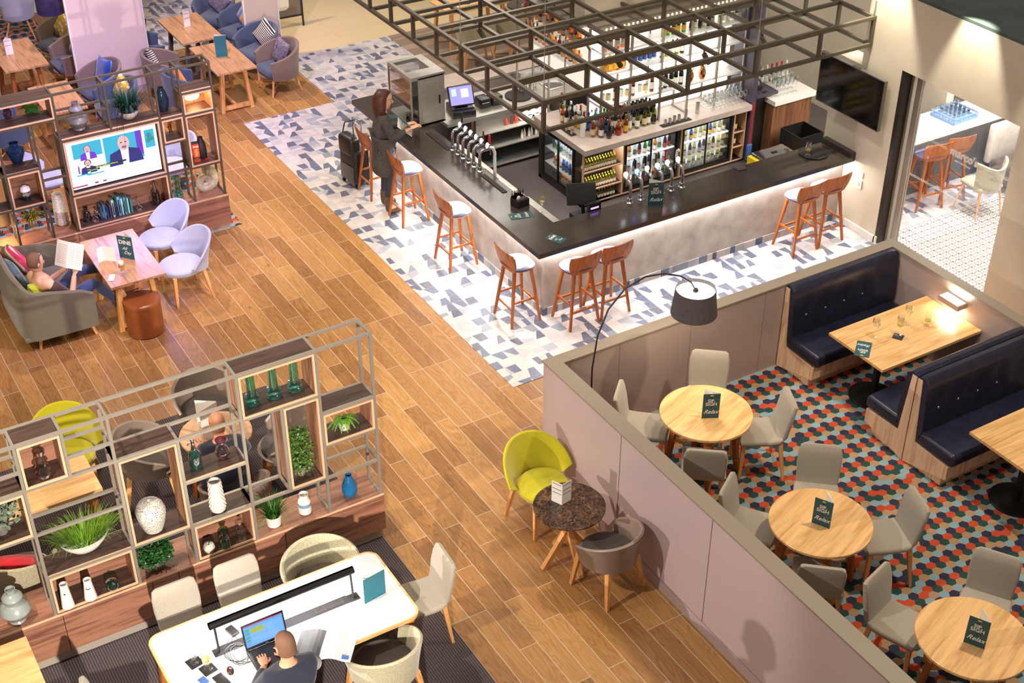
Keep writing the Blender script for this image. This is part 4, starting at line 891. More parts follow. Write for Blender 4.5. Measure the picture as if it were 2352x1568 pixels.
# books and bookends
BC = ['#27405e', '#2d6a86', '#2a2f55', '#463a6b', '#a8cdbb', '#2b2b50', '#59b4c9', '#a9d4c8', '#4f9db0', '#8fc0b6', '#2f7a7f']
GB = 'row of blue and green books under the television'
for i, c_ in enumerate(BC):
    f = i / 10; hgt = (.20, .21, .16, .17, .25, .20, .275, .24, .245, .225, .20)[i]; th = (.03, .03, .022, .022, .03, .03, .034, .022, .024, .02, .022)[i]
    x0 = 3.63 + .40 * f; t = thing('book', ('dark blue', 'steel blue', 'navy', 'violet', 'pale mint', 'indigo', 'bright turquoise', 'light aqua', 'sea blue', 'grey green', 'dark teal')[i] + ' book standing in the row between the two chrome figures', 'book', (x0, 16.44, .597), 0, GB)
    m = mat('book_cloth_%d' % i, c_, .6); d_ = .14
    MB().use(m).box((-th / 2, 0, 0), (-th / 2 + .003, d_, hgt)).box((th / 2 - .003, 0, 0), (th / 2, d_, hgt)).box((-th / 2 + .003, 0, 0), (th / 2 - .003, .003, hgt)).build('cover', None, t)
    MB().box((-th / 2 + .0035, .0035, .003), (th / 2 - .0035, d_ - .004, hgt - .004)).build('pages', mat('brown_page_edge', '#6b5442', .8), t)
    if i in (4, 6, 8): MB().box((-th / 4, -.0006, .03), (th / 4, -.0001, hgt - .04)).build('spine_title', 'dark', t)
def figure(label, loc, s):
    t = thing('bookend_figure', label, 'bookend', loc); MB().box((-.03, -.03, 0), (.03, .03, .006)).build('base_plate', 'chrome', t)
    mb = MB().tube([(-.05 * s, 0, .006), (-.03 * s, 0, .05), (0, 0, .075), (.01 * s, 0, .13)], .006, 8).tube([(.03 * s, 0, .006), (.028 * s, 0, .045), (0, 0, .075)], .006, 8).tube([(.005 * s, 0, .125), (.045 * s, 0, .13), (.06 * s, 0, .16)], .005, 8).tube([(.005 * s, 0, .125), (.04 * s, 0, .105), (.06 * s, 0, .10)], .005, 8).ball((.012 * s, 0, .155), .016, 10)
    mb.build('figure', 'chrome', t)
figure('chrome pushing figure bookend left of the books', (3.545, 16.46, .597), 1); figure('chrome pushing figure bookend right of the books', (4.13, 16.46, .597), -1)
# gold hand
t = thing('gold_hand', 'small gold hand ornament in the timber box right of the television', 'ornament', (4.755, 16.635, 1.513), R(15))
mb = MB().lathe([(.022, 0), (.024, .004), (.022, .04)], 14).loft([rr(0, 0, z, w_, d_, .01, 0) if False else [Vector((math.cos(2 * PI * j / 14) * w_, math.sin(2 * PI * j / 14) * d_, z)) for j in range(14)] for z, w_, d_ in ((.04, .02, .014), (.06, .026, .013), (.085, .03, .012), (.10, .028, .011))])
for i, (x, a, l) in enumerate(((-.022, -14, .05), (-.008, -4, .058), (.007, 4, .054), (.02, 12, .045))):
    mb.tube([(x, 0, .095), (x + math.sin(R(a)) * l * .5, -.004, .095 + l * .5), (x + math.sin(R(a)) * l, -.016 if i != 0 else -.004, .095 + l * (.8 if i in (1, 2) else 1))], .0068, 8, r2=.005)
mb.tube([(-.024, 0, .06), (-.04, -.01, .08), (-.03, -.022, .10)], .008, 8, r2=.006); mb.build('hand', 'gold', t)
# moss rabbit
M['moss'] = noisy('moss', '#2f6a1e', '#1d4711', .95, 120, bump=.6)
t = thing('moss_rabbit', 'green moss covered rabbit on the top left shelf', 'ornament', (3.052, 16.624, 2.186), 0)
MB().ball((.015, 0, .06), .062, 16, (1.25, .8, .95)).ball((.075, 0, .065), .018, 8).ball((-.04, 0, .03), .03, 10, (1.2, 1.2, .8)).ball((.05, -.03, .03), .035, 10, (1.2, .6, .8)).build('body', 'moss', t)
MB().ball((-.055, 0, .105), .034, 12, (1.15, .85, 1)).build('head', 'moss', t)
for y, a in ((-.014, -.045), (.014, .005)): MB().tube([(-.05, y, .125), (-.055 + a * .5, y, .165), (-.055 + a, y, .195)], .011, 8, r2=.004).build('ear', 'moss', t)
# ---- plants
def blades(mb, n, L, spread, w_=.006, droop=.5, base=(.04, .02), z0=0., curl=1., seed=1, elong=(1, 1)):
    rd = random.Random(seed)
    for i in range(n):
        a = rd.uniform(0, 2 * PI); r0 = rd.random() ** .5; x0 = math.cos(a) * base[0] * r0; y0 = math.sin(a) * base[1] * r0
        l = L * rd.uniform(.6, 1.1); lean = rd.uniform(.15, 1) * spread; d_ = Vector((math.cos(a) * elong[0], math.sin(a) * elong[1], 0)).normalized(); side = Vector((-d_.y, d_.x, 0)); pts = []
        for k_ in range(5):
            u = k_ / 4; out = lean * l * u * (1 - .15 * u) ; up = l * u * (1 - droop * lean * u * u * 1.1); pts.append(Vector((x0, y0, z0)) + d_ * out + Vector((0, 0, up)))
        vs = []; fs = []
        for k_, p in enumerate(pts): ww = w_ * (1 - k_ / 4.2) * .5; vs += [p - side * ww, p + side * ww]
        for k_ in range(4): fs.append((2 * k_, 2 * k_ + 1, 2 * k_ + 3, 2 * k_ + 2))
        mb.add(vs, fs, True)
    return mb
def leafy(mb, n, R_, H_, leaf, z0=0., seed=2, stretch=(1, 1), thin=.55):
    rd = random.Random(seed)
    for i in range(n):
        a = rd.uniform(0, 2 * PI); r = R_ * rd.random() ** .5; z = z0 + H_ * rd.random(); r *= (1 - .5 * abs((z - z0) / H_ - .45))
        p = Vector((math.cos(a) * r * stretch[0], math.sin(a) * r * stretch[1], z)); e = Euler((rd.uniform(-1, 1), rd.uniform(-1, 1), rd.uniform(0, 6.3))).to_matrix(); l = leaf * rd.uniform(.7, 1.3); w_ = l * thin
        vs = [p + e @ Vector(v) for v in ((0, 0, 0), (w_ / 2, l * .4, 0), (w_ * .35, l * .8, .1 * l), (0, l, 0), (-w_ * .35, l * .8, .1 * l), (-w_ / 2, l * .4, 0))]
        mb.add(vs, [tuple(range(6))], False)
    return mb
M['grass'] = noisy('fresh_grass_green', '#8fb53c', '#5f8f1f', .5, 20); M['deep'] = noisy('deep_leaf_green', '#2f6b2a', '#1c4a1a', .45, 20); M['darkblade'] = noisy('dark_blade_green', '#1e4a34', '#12302a', .4, 15); M['leaf'] = noisy('mid_leaf_green', '#6f9440', '#3f6a24', .5, 25); M['limeleaf'] = noisy('lime_fern', '#8cc23a', '#5a9a26', .5, 25); M['euc'] = noisy('grey_green_leaf', '#8e9a86', '#66745f', .6, 20); M['soil'] = mat('soil', '#2a1c14', .9)
def boat(mb, L_, W_, H_, n=28):
    rings = []
    for k_, z in ((.35, 0), (.55, .01), (.85, H_ * .55), (1, H_), (.94, H_), (.8, H_ * .7)):
        rings.append([Vector((math.cos(a) * L_ * k_, math.copysign(abs(math.sin(a)) ** 1.2, math.sin(a)) * W_ * k_, z + .035 * abs(math.cos(a)) ** 3 * (k_ if k_ > .5 else 0))) for a in [2 * PI * j / n for j in range(n)]])
    return mb.loft(rings)
t = thing('potted_grass', 'tall bright green grass in a white boat-shaped bowl', 'plant', (1.490, 9.772, 1.062), R(4)); boat(MB(), .22, .085, .115).build('bowl', 'white_ceramic', t); blades(MB(), 480, .40, .95, .007, .62, (.18, .06), .08, seed=5, elong=(1.5, .8)).build('grass_leaves', 'grass', t)
t = thing('potted_shrub', 'small dense dark green plant in a grey boat-shaped bowl', 'plant', (2.053, 9.741, 0.602), R(12)); boat(MB(), .165, .075, .12).build('bowl', 'bronze_grey', t); leafy(MB(), 1300, .19, .20, .032, .08, 3, (1, .6)).build('foliage', 'deep', t)
def pot(t, r0, r1, h, m): MB().lathe([(r0 * .9, 0), (r0, .006), (r1, h), (r1 - .006, h), (r1 - .01, h - .02)], 26).build('pot', m, t); MB().lathe([(r1 - .011, h - .02), (.002, h - .018)], 20).build('soil', 'soil', t)
t = thing('spider_plant', 'spiky striped green plant in a round white pot', 'plant', (3.209, 9.744, 0.602)); pot(t, .068, .078, .12, 'white_ceramic'); blades(MB(), 170, .30, .9, .011, .6, (.05, .05), .1, seed=8).build('leaves', 'deep', t); blades(MB(), 80, .28, 1.2, .006, .9, (.04, .04), .1, seed=9).build('pale_leaves', 'grass', t)
t = thing('maidenhair_fern', 'airy small-leaved plant in a grey stone pot', 'plant', (3.544, 9.767, 1.067)); pot(t, .042, .055, .105, 'stone_pot'); mb = leafy(MB(), 1500, .14, .44, .024, .09, 11, (1, .8), .8); leafy(mb, 420, .17, .2, .018, .02, 12, (1, .6), .8); mb.build('foliage', 'leaf', t)
t = thing('small_fern', 'small bright green fern in a black and white pot', 'plant', (4.013, 9.745, 1.437)); pot(t, .05, .062, .10, 'zebra'); mb = MB(); rd = random.Random(4)
for i in range(18):
    a = i * 2.4; l = .13 + .06 * rd.random(); pts = [Vector((math.cos(a) * l * u, math.sin(a) * l * u * .7, .10 + .16 * u - .22 * u * u)) for u in (0, .25, .5, .75, 1)]
    mb.tube(pts, .002, 4); d_ = Vector((-math.sin(a), math.cos(a), 0))
    for k_ in range(18):
        u = (k_ + 1) / 19; p = pts[min(3, int(u * 4))].lerp(pts[min(4, int(u * 4) + 1)], u * 4 - int(u * 4)); ln = .03 * math.sin(PI * (u * .8 + .15)); q = (pts[-1] - pts[0]).normalized() * .005
        for s_ in (-1, 1): mb.add([p - q, p + q, p + d_ * s_ * ln + Vector((0, 0, -.004))], [(0, 1, 2)])
mb.build('fronds', 'limeleaf', t)
t = thing('eucalyptus_plant', 'grey-green round leaved plant at the left edge of the shelf divider', 'plant', (0.849, 9.777, 1.567)); pot(t, .05, .055, .09, 'bronze_grey'); leafy(MB(), 230, .17, .26, .055, .09, 21, (1, .7), .8).build('foliage', 'euc', t)
t = thing('spiky_plant', 'large dark spiky plant in a cream bowl above the television', 'plant', (4.223, 16.543, 1.878)); MB().lathe([(.06, 0), (.075, .006), (.125, .07), (.135, .11), (.13, .11), (.11, .07)], 30).build('bowl', 'apple_stone', t); blades(MB(), 300, .40, 1.05, .017, .65, (.09, .06), .09, seed=15).build('leaves', 'darkblade', t); blades(MB(), 30, .30, 1.5, .02, 1.4, (.09, .05), .1, seed=18).build('hanging_leaves', 'ink_glaze', t)
t = thing('yellow_fern', 'feathery yellow-green fern in a pale pot beside the lit table lamp', 'plant', (2.812, 16.819, 0.562)); pot(t, .05, .06, .10, 'stone_pot'); blades(MB(), 120, .20, 1.4, .010, .9, (.03, .03), .1, seed=31).build('yellow_leaves', noisy('yellow_leaf', '#c9b13a', '#9a8a2a', .5, 20), t); leafy(MB(), 260, .12, .12, .022, .1, 33, (1.2, .6)).build('green_leaves', 'deep', t)
# ---- lit ornaments on the television shelving
t = thing('bulkhead_lamp', 'glowing ship-style bulkhead lamp in the top right timber box', 'lamp', (5.09, 16.58, 1.965))
M['amberglow'] = emis('amber_lamp_glow', (1, .62, .25), 14)
MB().ball((0, 0, 0), .075, 16, (1.35, .6, .8)).build('glass_globe', 'amberglow', t); mb = MB().tube([(-.12, 0, 0), (.12, 0, 0)], .008)
for y in (-.05,): mb.tube([(-.105, y, 0), (-.06, y - .012, .0), (.06, y - .012, 0), (.105, y, 0)], .004); mb.tube([(0, y - .01, -.065), (0, y - .012, 0), (0, y - .01, .065)], .004)
mb.build('cage', 'gold', t)
t = thing('table_lamp', 'table lamp with a brown drum shade and gold wire base left of the television', 'lamp', (2.442, 16.868, 0.562))
mb = MB()
for i in range(22): a = 2 * PI * i / 22; mb.tube([(math.cos(a) * .095, math.sin(a) * .095, .0), (math.cos(a) * .10, math.sin(a) * .10, .05), (math.cos(a) * .04, math.sin(a) * .04, .12)], .0035, 5)
mb.build('wire_base', 'gold', t); MB().lathe([(.15, .15), (.16, .15), (.13, .34), (.125, .34)], 28, caps=False).build('lamp_shade', mat('brown_shade', '#3a2a22', .7), t); MB().ball((0, 0, .13), .035, 12).build('bulb', 'amberglow', t)
o = light('POINT', 'table_lamp_bulb', (2.394, 16.532, 0.740), (0, 0, 0), 9, (1, .6, .25), .03); o = light('POINT', 'bulkhead_lamp_bulb', (5.09, 16.46, 1.98), (0, 0, 0), 2.6, (1, .55, .2), .05)

# ---- television in the shelving
t = thing('television', 'lit television in the shelving showing a bald man in a suit', 'television', (3.92, 16.42, 1.10), 0)
MB().box((-.605, 0, .0), (.605, .05, .71)).build('casing', 'black', t)
def px(n, c_, s_=1.0): return emis(n, c_, s_)
scr = MB(); X0, X1, Z0, Z1 = -.585, .585, .025, .685
def Q(mb, m, x0, z0, x1, z1, d_=.001, kx=None):
    W_ = X1 - X0; H_ = Z1 - Z0; mb.use(m).box((X0 + W_ * x0, -d_, Z0 + H_ * z0), (X0 + W_ * x1, -d_ + .0006, Z0 + H_ * z1))
def PG(mb, m, pts, d_):
    W_ = X1 - X0; H_ = Z1 - Z0; v = [(X0 + W_ * x, z_, Z0 + H_ * z) for z_ in (-d_, -d_ + .0005) for x, z in pts]; n = len(pts); mb.use(m).add(v, [tuple(range(n)), tuple(reversed(range(n, 2 * n)))])
pw = px('screen_white', (.90, .95, 1), 1.5); pc = px('screen_cyan', (.03, .42, .62), 1.0); pd = px('screen_navy', (.015, .02, .18), 1.0); pp = px('screen_violet', (.16, .03, .55), 1.0); pf = px('screen_face', (.85, .5, .5), .9); pr_ = px('screen_red', (.5, .02, .1), 1); pk = px('screen_dark', (.01, .03, .06), .6); pg = px('screen_leaf', (.03, .25, .25), 1.0); ph = px('screen_hair', (.3, .16, .3), .8)
Q(scr, pw, 0, 0, 1, 1, .0008); Q(scr, pc, .40, .36, .83, .93, .0016); Q(scr, pp, .76, .42, .83, .93, .0022); Q(scr, pc, .86, .52, .97, .90, .0016); Q(scr, pc, .06, .62, .38, .93, .0016); Q(scr, pw, .06, .30, .38, .58, .0012)
def bust(cx, cz, s_, suit, face_, hair, wide=1.0):
    def oval(x, z, a, b, n=18): return [(x + math.cos(2 * PI * i / n) * a * .56, z + math.sin(2 * PI * i / n) * b) for i in range(n)]
    PG(scr, suit, [(cx - .19 * s_ * wide, cz - .40 * s_), (cx - .165 * s_ * wide, cz - .14 * s_), (cx - .05 * s_, cz - .07 * s_), (cx + .05 * s_, cz - .07 * s_), (cx + .165 * s_ * wide, cz - .14 * s_), (cx + .20 * s_ * wide, cz - .40 * s_)], .003)
    PG(scr, pw, [(cx - .035 * s_, cz - .40 * s_), (cx - .045 * s_, cz - .07 * s_), (cx + .045 * s_, cz - .07 * s_), (cx + .03 * s_, cz - .40 * s_)], .0034)
    if hair: PG(scr, hair, oval(cx, cz + .07 * s_, .15 * s_, .16 * s_), .0036)
    PG(scr, face_, oval(cx, cz + .04 * s_, .115 * s_, .16 * s_), .004)
    for dx in (-.025, .025): PG(scr, pk, oval(cx + dx * s_, cz + .06 * s_, .022 * s_, .012 * s_, 8), .0045)
    PG(scr, ph, oval(cx, cz - .04 * s_, .05 * s_, .03 * s_, 10), .0045)
bust(.62, .70, 1.0, pd, pf, None); bust(.22, .76, .48, pp, pf, ph); bust(.20, .47, .46, pd, pf, pk)
for cx, cz, a in ((.91, .78, .05), (.90, .68, .045), (.94, .70, .04)): PG(scr, pg, [(cx + math.cos(i) * a * .6, cz + math.sin(i) * a * 1.2) for i in range(6)], .0028)
PG(scr, ph, [(.085, .31), (.085, .44), (.095, .50), (.105, .44), (.105, .31)], .0026); Q(scr, pc, .06, .26, .22, .285, .0016)
Q(scr, pk, .18, .36, .62, .40, .005); Q(scr, pk, .18, .315, .32, .355, .005); Q(scr, pr_, .0, .03, .16, .06, .002); Q(scr, pr_, .24, .035, .28, .07, .002); Q(scr, pr_, .33, .035, .37, .07, .002); Q(scr, pc, .17, .235, .36, .26, .0014)
scr.build('screen', None, t)
text(t, 'who was designed to address as', .022, (X0 + .40 * 1.17, -.0054, Z0 + .38 * .66), (PI / 2, 0, 0), px('caption_yellow', (.7, .8, .15), 1.6), 'caption'); text(t, 'mental illness', .019, (X0 + .25 * 1.17, -.0054, Z0 + .335 * .66), (PI / 2, 0, 0), px('caption_yellow2', (.7, .8, .15), 1.6), 'caption')
text(t, 'HOW TO ACT FOR A PRESIDENT', .028, (X0 + .40 * 1.17, -.0016, Z0 + .20 * .66), (PI / 2, 0, 0), px('caption_pale', (.45, .62, .75), 1.6), 'caption'); text(t, 'NEWS 19:36', .026, (X0 + .25 * 1.17, -.003, Z0 + .075 * .66), (PI / 2, 0, 0), pk, 'caption')
light('AREA', 'television_glow', (3.92, 16.28, 1.45), (3.92, 14.5, .9), 16, (.45, .38, 1), 1.1, sy=.6)
# ================================================================ staff side of the bar
def bbox(name, label, cat, parts, loc, rz=0, group=None):
    t = thing(name, label, cat, loc, rz, group)
    for n, a, b, m in parts: MB().box(a, b).build(n, m, t)
    return t
# back bar island: stone top on fridges and open niches
t = thing('back_bar', 'stone-topped back bar island with open niches', 'back bar', (9.78, 14.26, 0)); O = lambda x, y, z: (x - 9.78, y - 14.26, z)
MB().box(O(9.76, 14.26, .87), O(12.70, 14.98, .95)).box(O(9.90, 14.98, .87), O(10.6, 15.6, .95)).box(O(9.76, 14.98, .87), O(9.90, 15.6, .95)).build('worktop', 'stone', t)
mb = MB().use('dark').box(O(10.06, 14.6, .06), O(12.68, 14.98, .87)).box(O(9.82, 14.585, .06), O(10.06, 14.6, .87)).box(O(10.3, 14.98, .06), O(10.6, 15.5, .87)); mb.box(O(9.80, 15.44, .0), O(10.3, 15.52, .87)).box(O(9.80, 14.36, 0), O(12.68, 14.6, .06)).box(O(9.8, 14.36, 0), O(10.3, 15.5, .06))
mb.use('edge')
for x in (10.47, 11.49, 12.46, 12.67): mb.box(O(x, 14.345, .06), O(x + .018, 14.6, .87))
mb.box(O(9.795, 14.345, .06), O(9.812, 14.375, .87)).box(O(9.8, 14.35, .045), O(12.68, 14.36, .062)).build('carcass', None, t)
for x0, x1, z in ((9.815, 10.47, .55), (9.815, 10.47, .26), (12.478, 12.67, .52), (12.478, 12.67, .28)):
    MB().use('shelfwood').box(O(x0, 14.37, z - .016), O(x1, 14.598, z)).use('edge').box(O(x0, 14.355, z - .017), O(x1, 14.37, z + .001)).build('niche_shelf', None, t)
M['fridge_in'] = emis('fridge_interior', (.9, .97, 1), .9)
def fridge(label, loc, rz, w_, h=.78):
    t = thing('bottle_fridge', label, 'fridge', loc, rz); w2 = w_ / 2; mb = MB()
    mb.box((-w2, 0, .06), (-w2 + .03, .22, .06 + h)).box((w2 - .03, 0, .06), (w2, .22, .06 + h)).box((-w2 + .03, 0, .06), (w2 - .03, .22, .11)).box((-w2 + .03, 0, .03 + h), (w2 - .03, .22, .06 + h)).build('housing', 'black', t)
    MB().box((-w2 + .03, .205, .11), (w2 - .03, .215, .03 + h)).build('lit_back', 'fridge_in', t)
    for z in (.30, .54): MB().box((-w2 + .03, .03, z), (w2 - .03, .204, z + .008)).build('wire_shelf', 'white', t)
    for s in (-1, 1):
        a, b = (-w2 + .03, .01) if s < 0 else (-.01, w2 - .03); y = .004 if s < 0 else .016; mb = MB()
        mb.use('blackm').box((a, y, .11), (a + .022, y + .01, .03 + h)).box((b - .022, y, .11), (b, y + .01, .03 + h)).box((a + .022, y, .11), (b - .022, y + .01, .135)).box((a + .022, y, h), (b - .022, y + .01, .03 + h)); mb.use('pane').box((a + .022, y + .003, .135), (b - .022, y + .006, h)); mb.build('sliding_door', None, t)
    MB().tube([(w2 - .055, -.008, .42), (w2 - .055, -.008, .56)], .005).build('handle', 'blackm', t)
    return t
fridge('bottle fridge facing right-hand taps, left one of two in the back bar', (10.98, 14.36, 0), 0, .96); fridge('bottle fridge at the right of the back bar, full of wine', (11.98, 14.36, 0), 0, .94); fridge('bottle fridge on the short left side of the back bar island', (9.80, 15.02, 0), -PI / 2, .82)
for x, y in ((10.98, 14.42), (11.98, 14.42)): light('AREA', 'fridge_light', (x, y, .80), (x, y + .05, 0), 3, (.92, .97, 1), .7, sy=.04)
light('AREA', 'niche_fill', (10.14, 14.375, .86), (10.14, 14.45, 0), 2.2, NEU, .6, sy=.02); light('AREA', 'niche_fill', (10.14, 14.35, .53), (10.14, 14.45, .2), 1.5, NEU, .6, sy=.02)  # both are added fill, to brighten the bottles in the otherwise unlit niche
light('AREA', 'fridge_light', (9.88, 15.0, .80), (9.93, 15.0, 0), 3, (.92, .97, 1), .04, sy=.7)

# ---- bottles
M['cap_gold'] = mat('gold_cap', '#c9a53a', .3, .8); M['cap_red'] = mat('red_cap', '#b3211d', .4); M['cap_black'] = mat('black_cap', '#17161a', .4); M['cap_white'] = mat('white_cap', '#dedbd6', .4); M['cap_yellow'] = mat('yellow_cap', '#c7c24a', .4); M['cap_blue'] = mat('blue_cap', '#27407f', .4)
M['lab_white'] = mat('white_label', '#e6e2d8', .6); M['lab_cream'] = mat('cream_label', '#d9c391', .6); M['lab_red'] = mat('red_label', '#a8322a', .6); M['lab_black'] = mat('black_label', '#221e20', .6); M['lab_yellow'] = mat('yellow_label', '#d7a92c', .6); M['lab_green'] = mat('green_label', '#3b7d4a', .6); M['lab_blue'] = mat('blue_label', '#3a5d9a', .6)
G_ = {'amber': glassy('amber_spirit', (.85, .36, .07), .03, .35), 'rum': glassy('dark_rum', (.34, .11, .05), .03, .35), 'clear': glassy('clear_spirit', (.92, .95, .96), .03, .35), 'green': glassy('green_glass', (.10, .52, .17), .03, .35), 'olive': glassy('olive_glass', (.55, .60, .14), .03, .3), 'wine': glassy('dark_wine_glass', (.05, .06, .05), .03, .3), 'blue': glassy('blue_glass', (.18, .42, .75), .03, .35), 'white': mat('frosted_white_glass', '#e9e6e2', .3), 'red': glassy('red_drink', (.7, .08, .05), .03, .3), 'straw': glassy('straw_wine', (.85, .80, .45), .03, .3), 'orange': glassy('orange_drink', (.95, .55, .1), .03, .3)}
for k_ in G_: M['g_' + k_] = G_[k_]
SH = {'wine': [(.030, 0), (.036, .004), (.037, .18), (.03, .205), (.014, .235), (.0135, .295)], 'spirit': [(.034, 0), (.039, .005), (.039, .17), (.032, .195), (.015, .215), (.014, .27)], 'tall': [(.03, 0), (.035, .005), (.033, .21), (.02, .24), (.014, .26), (.014, .30)], 'squat': [(.04, 0), (.046, .006), (.048, .12), (.04, .15), (.016, .175), (.015, .22)], 'small': [(.022, 0), (.026, .004), (.026, .10), (.018, .115), (.010, .135), (.010, .165)], 'beer': [(.026, 0), (.030, .004), (.030, .12), (.022, .155), (.012, .18), (.012, .225)]}
def bottle_parts(kind, g, lab, cap, seg=14):
    pr = SH[kind]; h = pr[-1][1]; zt = next(z for r, z in pr if z > .08); r = pr[1][0]
    a = MB().lathe(pr, seg); l = MB().lathe([(r + .0015, zt * .22), (r + .0018, zt * .72)], seg, caps=False); ch = .018 if kind == 'small' else .035; c = MB().lathe([(pr[-1][0] + .002, h - ch), (pr[-1][0] + .002, h + .006), (.002, h + .008)], 10)
    return a, l, c
PROTO = {}
def bottle(kind, g, lab, cap, loc, label, cat='bottle', group=None, full=False, s=1.0, rz=0):
    key = (kind, g, lab, cap, full)
    if key in PROTO:
        o = dup(PROTO[key], loc, rz, label, group, s); 
        return o
    a, l, c = bottle_parts(kind, g, lab, cap)
    if full:
        o = thing('bottle', label, cat, loc, rz, group); a.build('glass_body', 'g_' + g, o); l.build('paper_label', 'lab_' + lab, o); c.build('cap', 'cap_' + cap, o)
    else:
        mb = MB(); 
        for src, m in ((a, 'g_' + g), (l, 'lab_' + lab), (c, 'cap_' + cap)):
            mb.use(m); n0 = len(mb.v); mb.v += src.v; mb.f += [tuple(i + n0 for i in f) for f in src.f]; mb.sm += src.sm; mb.mi += [mb.cur] * len(src.f)
        o = mb.build('bottle', None, loc=loc, rz=rz); tag(o, label, cat, group)
    o.scale = (s, s, s); PROTO[key] = o; return o
rb = random.Random(12); zt = .951
front = [(10.28, 14.44, 'spirit', 'rum', 'black', 'red', 'dark rum bottle, the one standing nearest the front edge of the stone top'), (10.20, 14.52, 'spirit', 'amber', 'white', 'red', 'amber spirit bottle with a white label left of the dark rum'), (10.11, 14.60, 'spirit', 'amber', 'cream', 'white', 'amber rum bottle with a cream label, third from the front corner'), (9.98, 14.66, 'tall', 'white', 'white', 'white', 'frosted white bottle near the corner of the stone top'), (9.95, 14.92, 'squat', 'amber', 'cream', 'black', 'squat amber liqueur bottle left of the frosted white one'),
         (10.36, 14.50, 'spirit', 'clear', 'black', 'black', 'clear bottle with a black label behind the dark rum'), (10.45, 14.46, 'squat', 'amber', 'red', 'gold', 'amber bottle with a round red label'), (10.58, 14.47, 'spirit', 'amber', 'yellow', 'gold', 'amber bottle with a yellow label before the gap'), (10.67, 14.51, 'tall', 'clear', 'white', 'blue', 'tall clear bottle with a blue cap'),
         (10.80, 14.50, 'wine', 'olive', 'white', 'black', 'red wine bottle with a white label, left of the olive wine row'), (10.93, 14.51, 'wine', 'olive', 'cream', 'black', 'olive glass wine bottle, first right of the red wine'), (11.00, 14.52, 'wine', 'olive', 'white', 'gold', 'olive glass wine bottle, middle of the row'), (11.09, 14.50, 'wine', 'olive', 'black', 'black', 'olive glass wine bottle beside the display post'),
         (10.12, 15.39, 'spirit', 'green', 'white', 'white', 'bright green gin bottle at the far left of the stone top'), (10.16, 15.24, 'spirit', 'clear', 'green', 'white', 'clear gin bottle with a green label'), (10.17, 15.50, 'tall', 'wine', 'red', 'red', 'dark bottle with an orange-red top at the far left back')]
for x, y, k_, g_, l_, c_, lb in front: bottle(k_, g_, l_, c_, (x, y, zt), lb, full=True)
kinds = [('spirit', 'clear', 'blue', 'white'), ('tall', 'clear', 'white', 'red'), ('spirit', 'amber', 'cream', 'gold'), ('squat', 'clear', 'cream', 'black'), ('tall', 'rum', 'white', 'red'), ('spirit', 'blue', 'blue', 'blue'), ('tall', 'green', 'white', 'white'), ('wine', 'wine', 'white', 'black'), ('spirit', 'clear', 'yellow', 'white')]
KN = ['clear spirit bottle with a blue label', 'tall clear bottle with a red cap', 'amber bottle with a cream label', 'squat clear bottle with a cream label', 'tall dark rum bottle', 'blue gin bottle', 'tall green bottle', 'dark wine bottle with a white label', 'clear bottle with a yellow label']
n = 0
for iy in range(4):
    for ix in range(15):
        if ix < 12: x = 10.26 + .080 * ix + rb.uniform(-.008, .008); y = 14.615 + .082 * iy; k_ = (ix * 5 + iy * 3) % 9 if ix < 7 else 7
        else: x = 10.0 + .085 * (ix - 12); y = 14.80 + .10 * iy + rb.uniform(-.01, .01) if ix > 12 else 15.0 + .1 * iy; k_ = (ix + iy * 4) % 9
        if ix == 12 and iy > 2: continue
        if abs(x - 10.68) < .02 and iy in (0, 3) or abs(x - 11.21) < .02: x += .025
        bottle(*kinds[k_], (x, y, zt), KN[k_] + ' among the crowd on the stone back bar', group=KN[k_] + ' crowd', full=True); n += 1
# jiggers and mats
M['rubber'] = mat('black_rubber', '#2b2725', .7)
def cup(label, loc, h=.09, r=.022, group=None):
    o = MB().lathe([(r * .8, 0), (r, .004), (r, h), (r - .002, h), (r - .003, .01), (.002, .01)], 18).build('metal_cup', 'steel', loc=loc); return tag(o, label, 'cup', group)
o = MB().rbox((-.26, -.05, 0), (.26, .05, .006), .004).build('bar_mat', 'rubber', loc=(11.38, 14.36, zt)); tag(o, 'long black rubber mat with steel cups at the front of the stone top', 'bar mat')
for i, x in enumerate((11.20, 11.28, 11.36, 11.44, 11.56)): cup(('first', 'second', 'third', 'fourth', 'tallest and last')[i] + ' steel measuring cup on the front rubber mat from the left', (x, 14.37, zt + .007), (.075, .08, .10, .10, .15)[i], .024, 'steel cups on the back bar mat')
cup('tall steel cocktail shaker tin standing alone between two display posts', (11.83, 14.45, zt), .17, .03)
o = MB().rbox((-.05, -.2, 0), (.05, .2, .006), .004).build('bar_mat', 'rubber', loc=(9.90, 14.95, zt)); tag(o, 'black rubber mat along the left edge of the stone top', 'bar mat')
for i, y in enumerate((14.80, 14.83, 14.93)): cup('small steel jigger on the left rubber mat', (9.89 + .03 * (i == 1), y, zt + .007), .055, .02, 'steel jiggers on the left mat')

